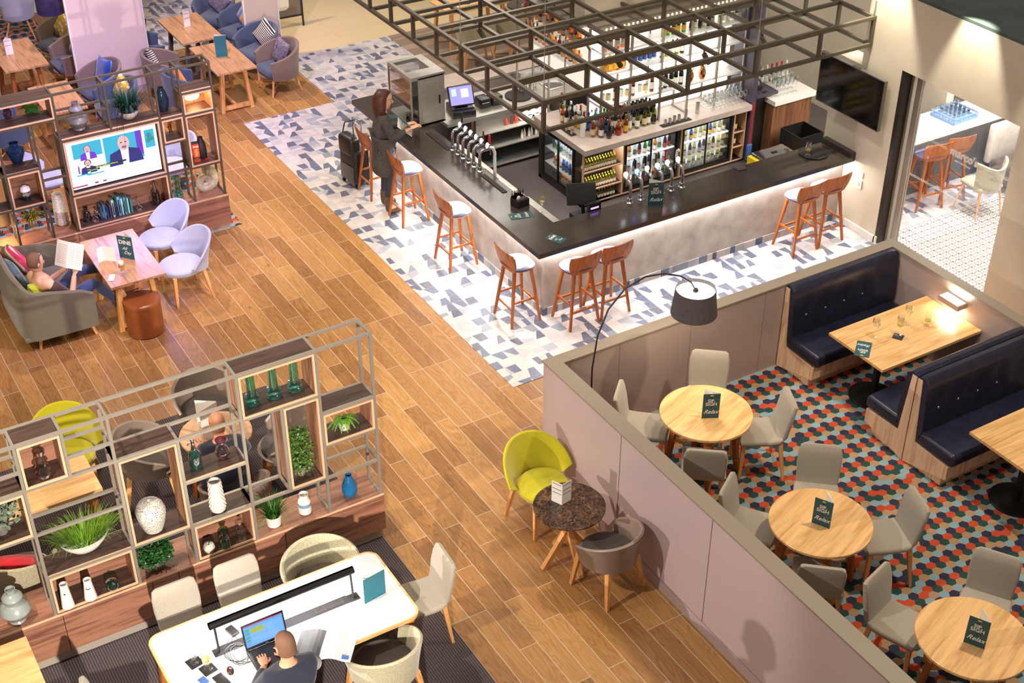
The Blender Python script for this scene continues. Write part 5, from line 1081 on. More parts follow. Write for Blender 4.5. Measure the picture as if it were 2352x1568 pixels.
# ---- lit display
t = thing('bottle_display', 'tall brightly backlit bottle display on the stone back bar', 'display shelving', (10.2, 14.55, .951)); D_ = Matrix.Translation((-10.2, -14.55, -.951))
mb = MB(); px_ = [10.20, 10.68, 11.21, 11.70, 12.21, 12.70]
for x in px_:
    for y in (14.55, 14.87): mb.box((x - .014, y - .014, .952), (x + .014, y + .014, 2.42), D_)
    mb.box((x - .013, 14.565, .953), (x + .013, 14.856, .975), D_)
mb.box((10.2, 14.536, 2.42), (12.72, 14.95, 2.50), D_); mb.build('steel_frame', 'tube', t)
for z in (1.38, 1.85, 2.16): MB().use(mat('frosted_shelf', '#d8d6d2', .3)).box((10.215, 14.57, z - .03), (12.69, 14.87, z), D_).build('shelf', None, t)
MB().box((10.2, 14.885, .97), (12.7, 14.895, 2.42), D_).build('backlit_panel', 'ledw', t)
M['bulbs'] = emis('warm_bulb', (1, .72, .38), 12)
mb = MB()
for i in range(34): mb.ball((10.25 + i * .073, 14.56, 2.44 + .07), .012, 6, (1, 1, 1), D_)
mb.build('bulb_string', 'bulbs', t)
# left wing
t = thing('display_wing', 'glass-shelved left wing of the bottle display full of amber spirits', 'display shelving', (10.2, 14.95, 1.2)); D2 = Matrix.Translation((-10.2, -14.95, -1.2))
mb = MB()
for x, y in ((10.02, 15.62), (10.3, 15.62), (10.02, 16.5), (10.3, 16.5)): mb.box((x - .012, y - .012, .952), (x + .012, y + .012, 2.42), D2)
mb.box((10.01, 14.96, 2.42), (10.31, 16.52, 2.48), D2).build('steel_frame', 'tube', t)
for z in (1.85, 2.16): MB().box((10.03, 14.97, z - .02), (10.29, 16.5, z), D2).build('shelf', 'glass', t)
MB().box((10.30, 14.97, 1.4), (10.31, 16.5, 2.42), D2).build('backlit_panel', emis('soft_backlit_panel', (1, .9, .75), .8), t)
for i in range(15):
    for z in (1.852, 2.162):
        k_ = ('amber', 'orange', 'rum')[(i + (z > 2)) % 3]
        bottle('spirit' if i % 2 else 'squat', k_, 'cream' if i % 3 else 'white', ('gold', 'black')[i % 2], (10.13, 15.02 + .1 * i, z), k_ + ' spirit bottle on the glass-shelved left wing', group='amber bottles on the left wing')
def rowb(x0, x1, n, z, y, ks, label, group, s=1.0):
    for i in range(n):
        k_ = ks[i % len(ks)]; bottle(*k_, (x0 + (x1 - x0) * (i + .5) / n, y + .012 * (i % 2), z), label, group=group, s=s)
rowb(10.24, 10.66, 4, 1.852, 14.66, [('squat', 'orange', 'yellow', 'gold')], 'large orange whisky bottle on the middle display shelf', 'orange bottles on the display', 1.25)
rowb(10.24, 10.66, 4, 2.162, 14.66, [('spirit', 'amber', 'white', 'gold')], 'amber bottle with a broad white label on the top display shelf', 'white labelled amber bottles', 1.0)
rowb(11.24, 11.68, 5, 2.162, 14.66, [('wine', 'green', 'yellow', 'gold')], 'green sparkling wine bottle with a yellow label on the top display shelf', 'green and yellow bottles', .9)
rowb(10.71, 11.19, 6, 1.852, 14.66, [('tall', 'clear', 'blue', 'blue')], 'clear bottle with a dark blue label on the middle display shelf', 'blue labelled bottles', .95)
rowb(11.24, 11.68, 5, 1.382, 14.64, [('wine', 'wine', 'white', 'black')], 'dark wine bottle with a white label on the lowest display shelf', 'dark wine bottles lowest shelf', 1)
rowb(11.24, 11.68, 5, 1.852, 14.66, [('wine', 'wine', 'white', 'black'), ('wine', 'olive', 'white', 'gold')], 'wine bottle on the middle display shelf', 'wine bottles middle shelf', .95)
rowb(10.24, 11.19, 9, 1.382, 14.66, [('tall', 'clear', 'white', 'white'), ('spirit', 'clear', 'cream', 'black'), ('tall', 'rum', 'white', 'black')], 'mixed spirit bottle on the lowest display shelf, left half', 'mixed bottles lowest shelf', .95)
rowb(11.73, 12.19, 6, 2.162, 14.66, [('wine', 'wine', 'black', 'black'), ('wine', 'olive', 'white', 'black')], 'dark bottle at the right of the top display shelf', 'dark bottles top right', .85)
rowb(12.24, 12.68, 6, 2.162, 14.66, [('spirit', 'olive', 'white', 'black'), ('spirit', 'clear', 'white', 'gold')], 'olive bottle in the last bay of the top display shelf', 'bottles in the last bay', .85)
# copper pineapple tumblers
M['copper'] = mat('copper', '#c98a52', .15, 1)
for i, x in enumerate((11.80, 12.02)):
    o = MB().lathe([(.03, 0), (.045, .03), (.055, .08), (.045, .14), (.03, .16), (.045, .20), (.02, .25)], 14, smooth=False).build('pineapple_tumbler', 'copper', loc=(x, 14.64, 1.382)); tag(o, ('left' if i == 0 else 'right') + ' copper pineapple tumbler on the lowest display shelf', 'tumbler', 'copper pineapple tumblers')
# ---- glasses
WG = [(.032, 0), (.033, .002), (.006, .006), (.004, .09), (.02, .11), (.036, .15), (.034, .19), (.028, .215), (.0275, .215), (.033, .185), (.034, .15), (.018, .114)]
BG = [(.03, 0), (.031, .003), (.008, .008), (.009, .03), (.026, .055), (.034, .10), (.028, .165), (.0272, .165), (.033, .10), (.024, .06)]
gproto = {}
def glass(kind, loc, label, group=None, drink=None, s=1.0, name=None):
    key = (kind, drink)
    if key in gproto: return dup(gproto[key], loc, 0, label, group, s)
    t = thing(name or ('wine_glass' if kind == 'w' else 'beer_glass'), label, 'glass', loc, 0, group)
    MB().lathe(WG if kind == 'w' else BG, 20, caps=False).build('glass', 'glass', t)
    if drink:
        c_, h0, h1 = drink; MB().lathe([(.018, h0), (.030, (h0 + h1) / 2), (.031, h1), (.002, h1)], 20).build('drink', c_, t)
    t.scale = (s, s, s); gproto[key] = t; return t
M['beer'] = mat('golden_beer', '#c98a12', .2); M['foam'] = mat('beer_foam', '#efe6cf', .8); M['wwine'] = mat('white_wine', '#c9b24a', .15)
for i in range(9):
    for j in range(4):
        glass('w', (12.06 + .078 * i + .02 * (j % 2), 14.42 + .09 * j, zt), 'upturned-looking empty wine glass packed on the right end of the stone top', 'wine glasses on the back bar', s=.85)
for z in (1.382, 1.852):
    for i in range(9): glass('w', (11.76 + .102 * i if z < 1.5 else 11.78 + .10 * i, 14.68, z), 'empty stemmed glass on the right display shelves', 'stemmed glasses on the display', s=.8)
for i in range(8): glass('w', (12.23 + .055 * i, 14.80, 1.382), 'empty stemmed glass at the back of the lowest display shelf', 'back row of stemmed glasses', s=.8)
# small tonic bottles in the niche
for z, n_, x1 in ((.551, 12, 10.42), (.261, 12, 10.43), (.062, 6, 10.42)):
    for i in range(n_):
        for r_ in range(2):
            x = (9.85 if n_ > 6 else 10.12) + (x1 - (9.85 if n_ > 6 else 10.12)) * (i + .5 * r_) / n_
            bottle('small', 'straw', 'white', 'yellow', (x, 14.41 + .062 * r_, z), 'small mixer bottle with a yellow-green cap in the open niche', group='small mixer bottles in the niche', s=.88)
# bottles in the fridges
for bx, sp in ((10.98, [[('beer', 'orange', 'white', 'black'), ('beer', 'clear', 'green', 'green' if 0 else 'white'), ('beer', 'rum', 'red', 'red'), ('beer', 'green', 'white', 'white')], [('beer', 'clear', 'white', 'black'), ('beer', 'wine', 'white', 'black')], [('beer', 'orange', 'yellow', 'gold'), ('beer', 'wine', 'red', 'red'), ('beer', 'green', 'green', 'black'), ('beer', 'rum', 'red', 'red')]]), (11.98, [[('beer', 'straw', 'white', 'gold'), ('beer', 'blue', 'yellow', 'gold'), ('beer', 'straw', 'cream', 'black')], [('beer', 'straw', 'white', 'white'), ('beer', 'wine', 'white', 'black')], [('beer', 'olive', 'white', 'yellow'), ('beer', 'straw', 'white', 'gold')]])):
    for lv, z in enumerate((.549, .309, .112)):
        for i in range(10):
            k_ = sp[lv][(i * 3 // 4) % len(sp[lv])]; bottle(*k_, (bx - .40 + .088 * i, 14.36 + .10 + .015 * (i % 2), z), ('beer bottle' if bx < 11.5 else 'wine bottle') + ' chilling in the ' + ('left' if bx < 11.5 else 'right') + ' front fridge', group='bottles in the ' + ('left' if bx < 11.5 else 'right') + ' front fridge', s=.95)
for lv, z in enumerate((.549, .309, .112)):
    for i in range(8):
        k_ = [('small', 'clear', 'white', 'white'), ('beer', 'blue', 'blue', 'white'), ('beer', 'orange' if i < 5 else 'red', 'cream', 'black')][lv] if i < 5 else [('beer', 'clear', 'green', 'white'), ('squat', 'orange', 'cream', 'white'), ('beer', 'rum', 'black', 'black')][lv]
        if k_[0] == 'squat' and i % 2: continue
        bottle(*k_, (9.90, 14.66 + .085 * i, z), 'soft drink bottle in the side fridge of the back bar', group='soft drinks in the side fridge', s=.95)
for z, g_ in ((.521, 'wine'), (.282, 'olive')): bottle('wine', g_, 'cream', 'black', (12.55, 14.43, z), ('dark' if g_ == 'wine' else 'olive') + ' wine bottle in the narrow right niche', s=.85)

# ---- beer fonts
def font(label, loc, rz, handle, badge='badge_white', group=None):
    t = thing('beer_tap', label, 'beer tap', loc, rz, group)       # local +Y points to the staff side
    MB().lathe([(.045, 0), (.047, .006), (.04, .012), (.028, .02), (.028, .05), (.032, .052), (.032, .062), (.024, .066)], 24).build('base', 'chrome', t)
    pts = [(0, 0, .06), (0, 0, .22)] + [(0, .055 - .055 * math.cos(a), .22 + .07 * math.sin(a)) for a in [R(20 * k) for k in range(1, 6)]] + [(0, .10, .295), (0, .145, .30)]
    MB().tube(pts, .021, 14).build('swan_neck', 'chrome', t)
    T = Matrix.Translation((0, .12, .345)) @ Matrix.Rotation(R(72), 4, 'X'); MB().lathe([(.040, -.012), (.042, 0), (.036, .004)], 24, T=T).tube([(0, -.0, -.03), (0, .0, -.01)], .012, 8, T=T).build('badge_ring', 'chrome', t)
    MB().lathe([(.035, .003), (.034, .006), (.002, .009)], 24, T=T).build('lit_badge', badge, t)
    MB().tube([(0, .15, .30), (0, .165, .25), (0, .165, .20)], .010, 8).build('spout', 'chrome', t)
    if handle: 
        m, h_, w_ = handle; MB().tube([(0, .16, .30), (0, .155, .36)], .008, 8).rbox((-w_, .14, .355), (w_, .165, .355 + h_), .010).build('handle', m, t)
    return t
M['badge_white'] = emis('lit_badge_white', (.80, .88, 1), 9); M['badge_blue'] = emis('lit_badge_blue', (.12, .25, 1), 5); M['badge_red'] = emis('lit_badge_red', (1, .55, .6), 7)
M['hbrown'] = mat('brown_handle', '#6a3a1c', .35); M['hred'] = mat('red_handle', '#c2231f', .3)
HL = [('black', .16, .012), None, ('hbrown', .13, .014), ('steel', .12, .012), ('hbrown', .12, .012), ('hred', .13, .02)]
for i, y in enumerate((15.07, 14.92, 14.78, 14.63, 14.49, 14.33)): font('chrome lit beer tap on the bar\'s left side, number %s from the woman' % ('one', 'two', 'three', 'four', 'five', 'six')[i], (8.13, y, 1.051), -PI / 2, HL[i], 'badge_red' if i == 4 else 'badge_white', 'chrome beer taps on the left side of the bar')
HF = [('hbrown', .11, .016), ('black', .14, .012), ('blackm', .15, .010), ('hbrown', .15, .013), ('hred', .16, .022), None]
for i, x in enumerate((9.33, 9.50, 9.66, 9.82, 9.98, 10.15)):
    t = font('chrome lit beer tap on the bar front, number %s from the left' % ('one', 'two', 'three', 'four', 'five', 'six')[i], (x, 12.59, 1.051), 0, HF[i], 'badge_blue' if i == 1 else 'badge_red' if i == 4 else 'badge_white', 'chrome beer taps on the front of the bar')
    if i == 4: MB().box((-.008, .1385, .40), (.008, .1398, .49)).build('handle_plate', 'white', t); text(t, 'CARLING', .017, (.001, .138, .445), (PI / 2, -PI / 2, 0), 'cap_red', 'lettering')
    if i == 5:
        mb = MB().tube([(0, .15, .36), (0, .15, .42), (-.0, .145, .46), (0, .12, .485), (0, .09, .475)], .02, 10, r2=.014); mb.build('goose_handle', 'white', t); MB().tube([(0, .09, .475), (0, .06, .462)], .011, 8, r2=.003).build('beak', mat('orange_beak', '#d8862a', .4), t)
t = thing('beer_tap', 'tall goose-head tap behind the row of taps on the left side of the bar', 'beer tap', (8.36, 14.33, .841)); MB().tube([(0, 0, 0), (0, 0, .30), (0, 0, .42), (-.03, 0, .50), (-.08, 0, .52), (-.12, 0, .50)], .024, 10, r2=.018).build('goose_handle', 'white', t); MB().tube([(-.12, 0, .50), (-.17, 0, .48)], .014, 8, r2=.003).build('beak', bpy.data.materials['orange_beak'], t)
# ---- things on the counter
ZC = 1.0505
def grid_tray(label, loc, w_, d_, rz=0):
    t = thing('drip_tray', label, 'drip tray', loc, rz); MB().rbox((-w_ / 2, -d_ / 2, 0), (w_ / 2, d_ / 2, .012), .006).build('tray', 'rubber', t); mb = MB()
    for i in range(int(w_ / .03)): mb.box((-w_ / 2 + .012 + i * .03, -d_ / 2 + .008, .0122), (-w_ / 2 + .018 + i * .03, d_ / 2 - .008, .018))
    for i in range(int(d_ / .03)): mb.box((-w_ / 2 + .008, -d_ / 2 + .012 + i * .03, .0124), (w_ / 2 - .008, -d_ / 2 + .018 + i * .03, .017))
    mb.build('grid', 'black', t)
grid_tray('black gridded drip tray below the left row of taps', (8.30, 14.42, .9), .14, .36); grid_tray('small black gridded drip tray left of the front row of taps', (9.10, 12.75, .9), .16, .14)
for q, l_, w_ in (((8.09, 15.40, ZC), 'long black rubber bar mat beside the woman\'s hands', .62), ((8.11, 13.93, ZC), 'long black rubber bar mat between taps and napkin caddy', .58)):
    o = MB().rbox((-.035, -w_ / 2, 0), (.035, w_ / 2, .012), .006).build('bar_mat', 'rubber', loc=q); tag(o, l_, 'bar mat')
def caddy(label, loc, rz, badge=True):
    t = thing('napkin_caddy', label, 'caddy', loc, rz); mb = MB().box((-.09, -.08, 0), (.09, .08, .01)).box((-.09, -.08, .01), (-.084, .08, .10)).box((.084, -.08, .01), (.09, .08, .10)).box((-.084, -.08, .01), (.084, -.074, .10)).box((-.084, .074, .01), (.084, .08, .12)).box((-.084, -.003, .01), (.084, .003, .11)); mb.build('box', 'black', t)
    rd = random.Random(3); mb = MB()
    for i in range(34): x = rd.uniform(-.07, .07); y = rd.uniform(.01, .07); mb.tube([(x, y, .01), (x + rd.uniform(-.03, .03), y + rd.uniform(-.02, .03), rd.uniform(.15, .20))], .0035, 5)
    mb.build('straws', 'blackm', t); mb = MB()
    for i in range(7): mb.box((-.07 + .02 * i, -.065, .012), (-.058 + .02 * i, -.01, .115))
    mb.build('napkins', 'fdark', t)
    if badge: MB().ball((-.055, -.04, .135), .03, 12, (1, .35, 1)).build('round_badge', 'white', t)
caddy('black caddy of straws and napkins near the inner corner of the bar', (8.10, 13.26, ZC), R(8)); caddy('black caddy of straws in front of the steel display cabinet', (8.04, 16.02, ZC), R(-5), False)
def menu(label, loc, rz, kind='sip', lying=False, h=.21, w_=.105, open_=R(32), white=True, group=None):
    h *= 1.36; w_ *= 1.32
    """folded card; upright ones stand open like a tent"""
    t = thing('menu_card', label, 'menu', loc, rz, group)
    rot = (PI / 2, 0, 0)
    if lying:
        MB().box((-w_ / 2, -h / 2, 0), (w_ / 2, h / 2, .003)).build('cover', 'menu', t); P0 = lambda u, v: (u, v, .0034); rt = (0, 0, 0)
    else:
        MB().box((-w_ / 2, 0, 0), (w_ / 2, .002, h)).build('cover', 'paper' if kind == 'white' else 'tealcard' if kind == 'plain' else 'menu', t)
        T = Matrix.Translation((w_ / 2, .002, 0)) @ Matrix.Rotation(-open_, 4, 'Z'); MB().box((-w_, 0, .004), (0, .002, h + .004), T).build('inner_page', 'paper', t)
        MB().box((-w_ / 2 + .004, .0022, .01), (w_ / 2 - .004, .0026, h - .01)).build('lining', 'paper', t)
        for z in (.02, .09, .15, .195): MB().use('menu').box((-w_ + .008, -.0006, z), (-.008, -.0001, z + .005), T).build('print_band', None, t)
        P0 = lambda u, v: (u, -.0006, v + h / 2); rt = rot
    k_ = h / .21; kw = w_ / .105; q_ = lambda s_: s_ * kw
    if kind == 'sip':
        text(t, 'SIP,', .031 * kw, P0(0, .045 * k_), rt, 'white', bold=.0008); text(t, 'SIGH', .033 * kw, P0(0, .016 * k_), rt, 'white', bold=.0008); text(t, '&', .020 * kw, P0(0, -.012 * k_), rt, 'dark'); text(t, 'Relax', .040 * kw, P0(0, -.05 * k_), rt, 'white', shear=.5, bold=.0004)
    elif kind == 'dine':
        text(t, 'DINE', .038 * kw, P0(0, .045 * k_), rt, 'white', bold=.0018); text(t, 'All', .030 * kw, P0(-.022, -.012 * k_), rt, 'white', shear=.5); text(t, 'Day', .030 * kw, P0(.014, -.05 * k_), rt, 'white', shear=.5)
    if kind in ('sip', 'dine'):
        a = P0(-.016, .085 * k_); b_ = P0(.016, .094 * k_); MB().box((min(a[0], b_[0]), min(a[1], b_[1]) - (.0004 if not lying else 0), min(a[2], b_[2])), (max(a[0], b_[0]), max(a[1], b_[1]), max(a[2], b_[2]) + (.0004 if lying else 0))).build('yellow_tab', 'yellowtab', t)
        d_ = MB(); 
        if lying: d_.prism([(-.018, .07), (0, .062), (.018, .07), (0, .078)], .0032, .0036)
        else: d_.loft([[Vector((x, y, z + h / 2)) for x, z in ((-.018, .07 * k_), (0, .062 * k_), (.018, .07 * k_), (0, .078 * k_))] for y in (-.0006, -.0002)], smooth=False)
        d_.build('diamond_mark', 'dark', t)
    return t
M['yellowtab'] = mat('yellow_tab', '#d9cf33', .5)
menu('SIP SIGH Relax menu lying flat on the left side of the bar', (7.968, 13.013, 1.050), R(75), 'sip', True, .22, .12); menu('DINE All Day menu lying flat on the corner of the bar', (8.031, 12.301, 1.050), R(24), 'dine', True, .17, .11)
menu('SIP SIGH Relax menu standing on the bar in front of the taps', (9.561, 12.359, 1.050), R(-22), 'sip', False, .24, .15)
menu('closed teal menu lying on the bar behind the standing woman', (7.939, 16.412, 1.050), R(60), 'plain', True, .16, .1)
for q, l_ in (((7.911, 16.127, 1.050), 'white napkin beside the woman\'s elbow'), ((8.044, 16.130, 1.050), 'white napkin near the caddy in front of the woman')):
    o = MB().prism([(-.05, -.04), (.05, -.045), (.055, .04), (-.02, .05)], 0, .004).build('napkin', 'paper', loc=q, rz=R(20)); tag(o, l_, 'napkin')
t = thing('serving_tray', 'round black serving tray at the right end of the bar', 'tray', (12.258, 12.442, 1.050)); MB().lathe([(.18, 0), (.19, .004), (.2, .018), (.196, .018), (.185, .007), (.002, .007)], 44).build('tray', 'rubber', t)
glass('b', (12.154, 12.440, 1.059), 'nearly empty beer glass standing on the round black tray', drink=('wwine', .055, .075), s=1.15)
cup('steel cup behind the bar, left of the serving tray', (12.1, 12.80, .84), .16, .045)
t = thing('face_mask', 'black cloth pouch lying on the bar near the round tray', 'pouch', (11.133, 12.593, 1.050), R(-10)); MB().rbox((-.07, -.045, 0), (.07, .045, .018), .009).build('pouch', 'fdark', t); MB().tube([(-.06, .03, .008), (-.10, .05, .008), (-.10, .08, .008), (-.05, .085, .008), (-.03, .045, .008)], .003, 6).build('strap', 'fdark', t)
glass('w', (8.393, 13.195, 0.900), 'glass of white wine on the work surface behind the bar corner', drink=('wwine', .118, .15))
# steel basins, ice well and till at the front corner
t = thing('ice_well', 'steel glass rack and ice well behind the inner corner of the bar', 'ice well', (8.33, 13.2, .842)); mb = MB().box((-.14, -.45, 0), (.14, .45, .05)); mb.build('steel_top', 'steel', t)
for i in range(7): MB().rbox((-.12 , -.43 + .08 * i, .052), (.0, -.36 + .08 * i, .058), .004).build('ingredient_lid', 'white', t)
t = thing('till', 'till with its purple customer display facing the guests at the front of the bar', 'till', (8.80, 12.74, .842), 0)
MB().rbox((-.16, -.05, 0), (.16, .2, .10), .01).build('printer', 'black', t); MB().box((-.06, -.10, 0), (.12, -.05, .32)).build('display_stand', 'black', t); MB().box((-.035, -.1015, .24), (.085, -.1002, .265)).build('customer_display', emis('violet_display', (.35, .18, 1), 3), t)
T = Matrix.Translation((-.05, .10, .38)) @ Matrix.Rotation(R(-25), 4, 'Z') @ Matrix.Rotation(R(-32), 4, 'X'); MB().rbox((-.19, -.014, -.14), (.19, .014, .14), .01, T=T).build('screen_case', 'black', t); MB().tube([(-.02, .08, .08), (-.04, .10, .36)], .025, 10).build('neck', 'black', t)
# left rear unit with till, shelves and sink
t = thing('rear_bar_unit', 'dark rear bar unit with open steel shelves under the purple screen', 'bar unit', (8.75, 16.0, 0)); U = Matrix.Translation((-8.75, -16.0, 0))
MB().box((8.55, 15.98, .90), (11.2, 16.75, .95), U).build('worktop', 'steel', t)
MB().box((8.60, 16.05, 0), (9.05, 16.7, .9), U).box((9.05, 16.66, 0), (11.2, 16.7, .9), U).box((10.48, 16.05, 0), (11.2, 16.7, .9), U).build('carcass', 'dark', t)
for z in (.07, .36, .62): MB().box((9.06, 16.03, z - .015), (10.47, 16.655, z), U).build('steel_shelf', 'steel', t)
MB().box((10.2, 16.70, .952), (11.9, 16.78, 1.10), U).build('splashback', 'steel', t)
t = thing('till', 'till with a violet touch screen on the rear bar unit', 'till', (8.92, 16.25, .951), R(-12))
MB().rbox((-.17, -.2, 0), (.17, .2, .10), .01).build('cash_drawer', 'black', t); T = Matrix.Translation((0, -.02, .27)) @ Matrix.Rotation(R(-28), 4, 'X'); MB().rbox((-.19, -.01, -.15), (.19, .03, .15), .01, T=T).build('screen_case', 'black', t); MB().box((-.17, -.0115, -.13), (.17, -.0102, .13), T).build('touch_screen', emis('violet_screen', (.30, .26, .85), 1.3), t)
MB().box((-.14, -.0135, .0), (-.07, -.0118, .10), T).build('screen_window', emis('screen_pale', (.45, .75, .95), 1.3), t); MB().box((.0, -.0135, -.03), (.11, -.0118, .09), T).build('screen_window', emis('screen_paper', (.85, .9, 1), 1.4), t)
MB().box((-.10, -.02, .10), (.10, .08, .16)).build('stand', 'black', t)
for i, (x, l_) in enumerate(((9.30, 'black receipt printer right of the violet touch screen'), (9.50, 'black receipt printer, right one of the two on the rear unit'))):
    t = thing('receipt_printer', l_, 'printer', (x, 16.28, .951)); MB().rbox((-.085, -.1, 0), (.085, .1, .14), .012).build('housing', 'black', t); MB().box((-.06, -.103, .08), (.06, -.1002, .086)).build('paper_slot', 'white', t)
o = MB().lathe([(.18, 0), (.2, .006), (.2, .02), (.002, .02)], 36).build('serving_tray', 'rubber', loc=(9.92, 16.3, .951)); tag(o, 'stack of round black trays on the rear steel worktop', 'tray')
t = thing('sink', 'double steel sink with a chrome mixer tap on the rear unit', 'sink', (10.75, 16.38, .951)); mb = MB()
for x in (-.17, .17): mb.rbox((x - .15, -.15, .0), (x + .15, .15, .012), .005)
mb.build('basin_rim', 'steel', t); mb = MB()
for x in (-.17, .17): mb.rbox((x - .125, -.125, .0122), (x + .125, .125, .0135), .0006)
mb.build('basin_floor', 'chrome', t); MB().tube([(-.25, .2, 0), (-.25, .2, .2), (-.2, .18, .27), (-.12, .14, .27), (-.10, .12, .22)], .012, 10).tube([(-.33, .2, .05), (-.17, .2, .05)], .018, 10).build('mixer_tap', 'chrome', t)
for i, (x, y) in enumerate(((10.05, 16.42), (10.14, 16.48), (10.22, 16.42), (10.30, 16.48))): cup('steel shaker cup beside the sink', (x, y, .951), .15, .04, 'steel shakers beside the sink')
for i in range(6):
    o = MB().lathe([(.02, 0), (.022, .003), (.006, .13), (.002, .14)], 10).build('pourer_bottle', 'straw_p', loc=(9.88 + .062 * i, 16.12 + .03 * (i % 2), .361)) if 0 else MB().lathe([(.02, 0), (.022, .003), (.02, .06), (.005, .13), (.002, .14)], 12).build('squeeze_bottle', 'white', loc=(9.88 + .062 * i, 16.12 + .03 * (i % 2), .361)); tag(o, 'white pointed squeeze bottle on the middle rear shelf', 'bottle', 'squeeze bottles on the rear shelf')
for i, (x, z, c_) in enumerate(((9.62, .621, '#7a2a1c'), (9.72, .621, '#4a1a14'), (9.80, .621, '#c2301f'))):
    o = MB().lathe([(.022, 0), (.026, .004), (.026, .07), (.014, .09), (.014, .11), (.002, .112)], 14).build('sauce_jar', mat('sauce_%d' % i, c_, .3), loc=(x, 16.15, z)); tag(o, ('brown', 'dark', 'red')[i] + ' sauce bottle on the upper rear shelf', 'bottle')
t = thing('white_tub', 'white tub of red and blue bottle tops on the rear shelf', 'tub', (10.34, 16.2, .361)); MB().lathe([(.05, 0), (.06, .07), (.056, .07), (.05, .02)], 20).build('tub', 'white', t); rd = random.Random(9)
for c_ in ('cap_red', 'cap_blue', 'lab_green'):
    mb = MB()
    for i in range(9): mb.ball((rd.uniform(-.04, .04), rd.uniform(-.04, .04), .07 + rd.uniform(0, .03)), .014, 6)
    mb.build('bottle_tops', c_, t)
t = thing('garnish_tray', 'white condiment tray with four round inserts on the upper rear shelf', 'tray', (10.1, 16.2, .621)); MB().box((-.26, -.06, .06), (.26, .06, .075)).build('rail', 'white', t)
for i in range(4): T = Matrix.Translation((-.2 + .13 * i, -.06, .055)) @ Matrix.Rotation(R(-90), 4, 'X'); MB().lathe([(.04, 0), (.045, .002), (.045, .12), (.04, .122)], 18, T=T).build('insert', 'white', t)
o = MB().lathe([(.028, 0), (.036, .1), (.033, .1), (.026, .01)], 18).build('red_cup', mat('red_plastic', '#c8322c', .4), loc=(10.42, 16.12, .071)); tag(o, 'red plastic cup on the lowest rear shelf', 'cup')
t = thing('menu_stack', 'stack of teal menus on the lowest rear shelf', 'menu', (9.45, 16.2, .071), R(15)); MB().box((-.11, -.08, 0), (.11, .08, .012)).build('cards', 'menu', t)
# heated glass cabinet
t = thing('display_cabinet', 'stainless steel and glass food cabinet at the far left end of the bar', 'cabinet', (7.96, 15.93, 1.051))
MB().use('steel').box((.12, 0, 0), (.52, .02, .72)).box((0, 0, .70), (.54, .22, .75)).box((0, .62, .70), (.54, .70, .75)).box((0, .22, .70), (.05, .62, .75)).box((.42, .22, .70), (.54, .62, .75)).box((0, 0, 0), (.54, .70, .03)).box((.50, .02, .03), (.54, .70, .70)).box((.0, 0, .03), (.02, .02, .70)).box((.0, .68, .03), (.02, .70, .70)).build('housing', None, t)
MB().box((.006, .02, .03), (.012, .68, .70)).box((.02, .686, .03), (.5, .692, .70)).box((.02, .006, .03), (.12, .012, .70)).box((.05, .22, .73), (.42, .62, .735)).build('glass_panel', 'pane', t)
MB().use('steel').box((.16, -.012, .06), (.48, -.001, .64)).build('door', None, t); MB().box((.43, -.03, .30), (.445, -.013, .42)).build('handle', 'blackm', t)
for z in (.24, .46): MB().box((.03, .03, z), (.49, .67, z + .008)).build('inner_shelf', 'blackm', t)
# pale rear counter behind the unit
o = MB().box((0, 0, .91), (4.2, .42, .95)).box((.03, .03, 0), (4.17, .39, .91)).build('pale_counter', 'stone', loc=(9.0, 17.12, 0)); tag(o, 'long pale stone counter behind the rear bar unit', 'counter')
# right-hand service area
t = thing('blender', 'dark countertop blender with a clear jug on the narrow plum shelf', 'blender', (12.98, 14.55, 1.05)); MB().lathe([(.10, 0), (.105, .02), (.09, .09), (.06, .13), (.055, .14)], 24).build('motor_base', 'black', t); MB().lathe([(.05, .142), (.055, .16), (.085, .34), (.08, .34), (.05, .165)], 20).build('jug', 'glass', t); MB().lathe([(.086, .342), (.08, .37), (.03, .385), (.002, .386)], 20).build('lid', 'grey_glass', t)
o = bbox('narrow_shelf_unit', 'dark plum shelf unit between display and wood-fronted counter', 'cabinet', [('shelf_top', (0, 0, 1.0), (.40, .5, 1.048), 'plum'), ('dark_body', (0, .1, 0), (.40, .5, 1.0), 'dark')], (12.81, 14.3, 0))
o = bbox('smartphone', 'dark phone lying on the plum shelf under the blender', 'phone', [('case', (-.04, -.02, 0), (.04, .02, .008), 'black')], (13.0, 14.36, 1.05), R(20))
t = thing('wood_fronted_counter', 'white-topped counter with a walnut front holding stemmed glasses', 'counter', (13.05, 14.16, 0)); MB().box((0, 0, .88), (.80, .75, .95)).build('worktop', 'white', t); MB().box((.03, .06, 0), (.77, .72, .88)).build('walnut_front', wood('walnut_upright', '#80573c', '#5f3d28', 2, .45), t)
for i in range(5):
    for j in range(3): glass('w', (13.22 + .085 * i + .03 * j, 14.32 + .13 * j, .951), 'large empty stemmed glass on the walnut-fronted counter', 'stemmed glasses on the walnut counter', s=1.15)
for i in range(6): bottle('spirit', ('olive', 'clear', 'rum', 'green', 'amber', 'clear')[i], 'white', ('yellow', 'white', 'red', 'red', 'red', 'white')[i], (13.30 + .095 * i, 14.80, .951), ('yellow topped', 'white topped', 'dark', 'green', 'amber', 'clear')[i] + ' bottle in the row at the back of the walnut-fronted counter')
t = thing('waste_bin', 'open square black bin in front of the walnut-fronted counter', 'bin', (13.27, 13.76, 0)); mb = MB(); s = .22
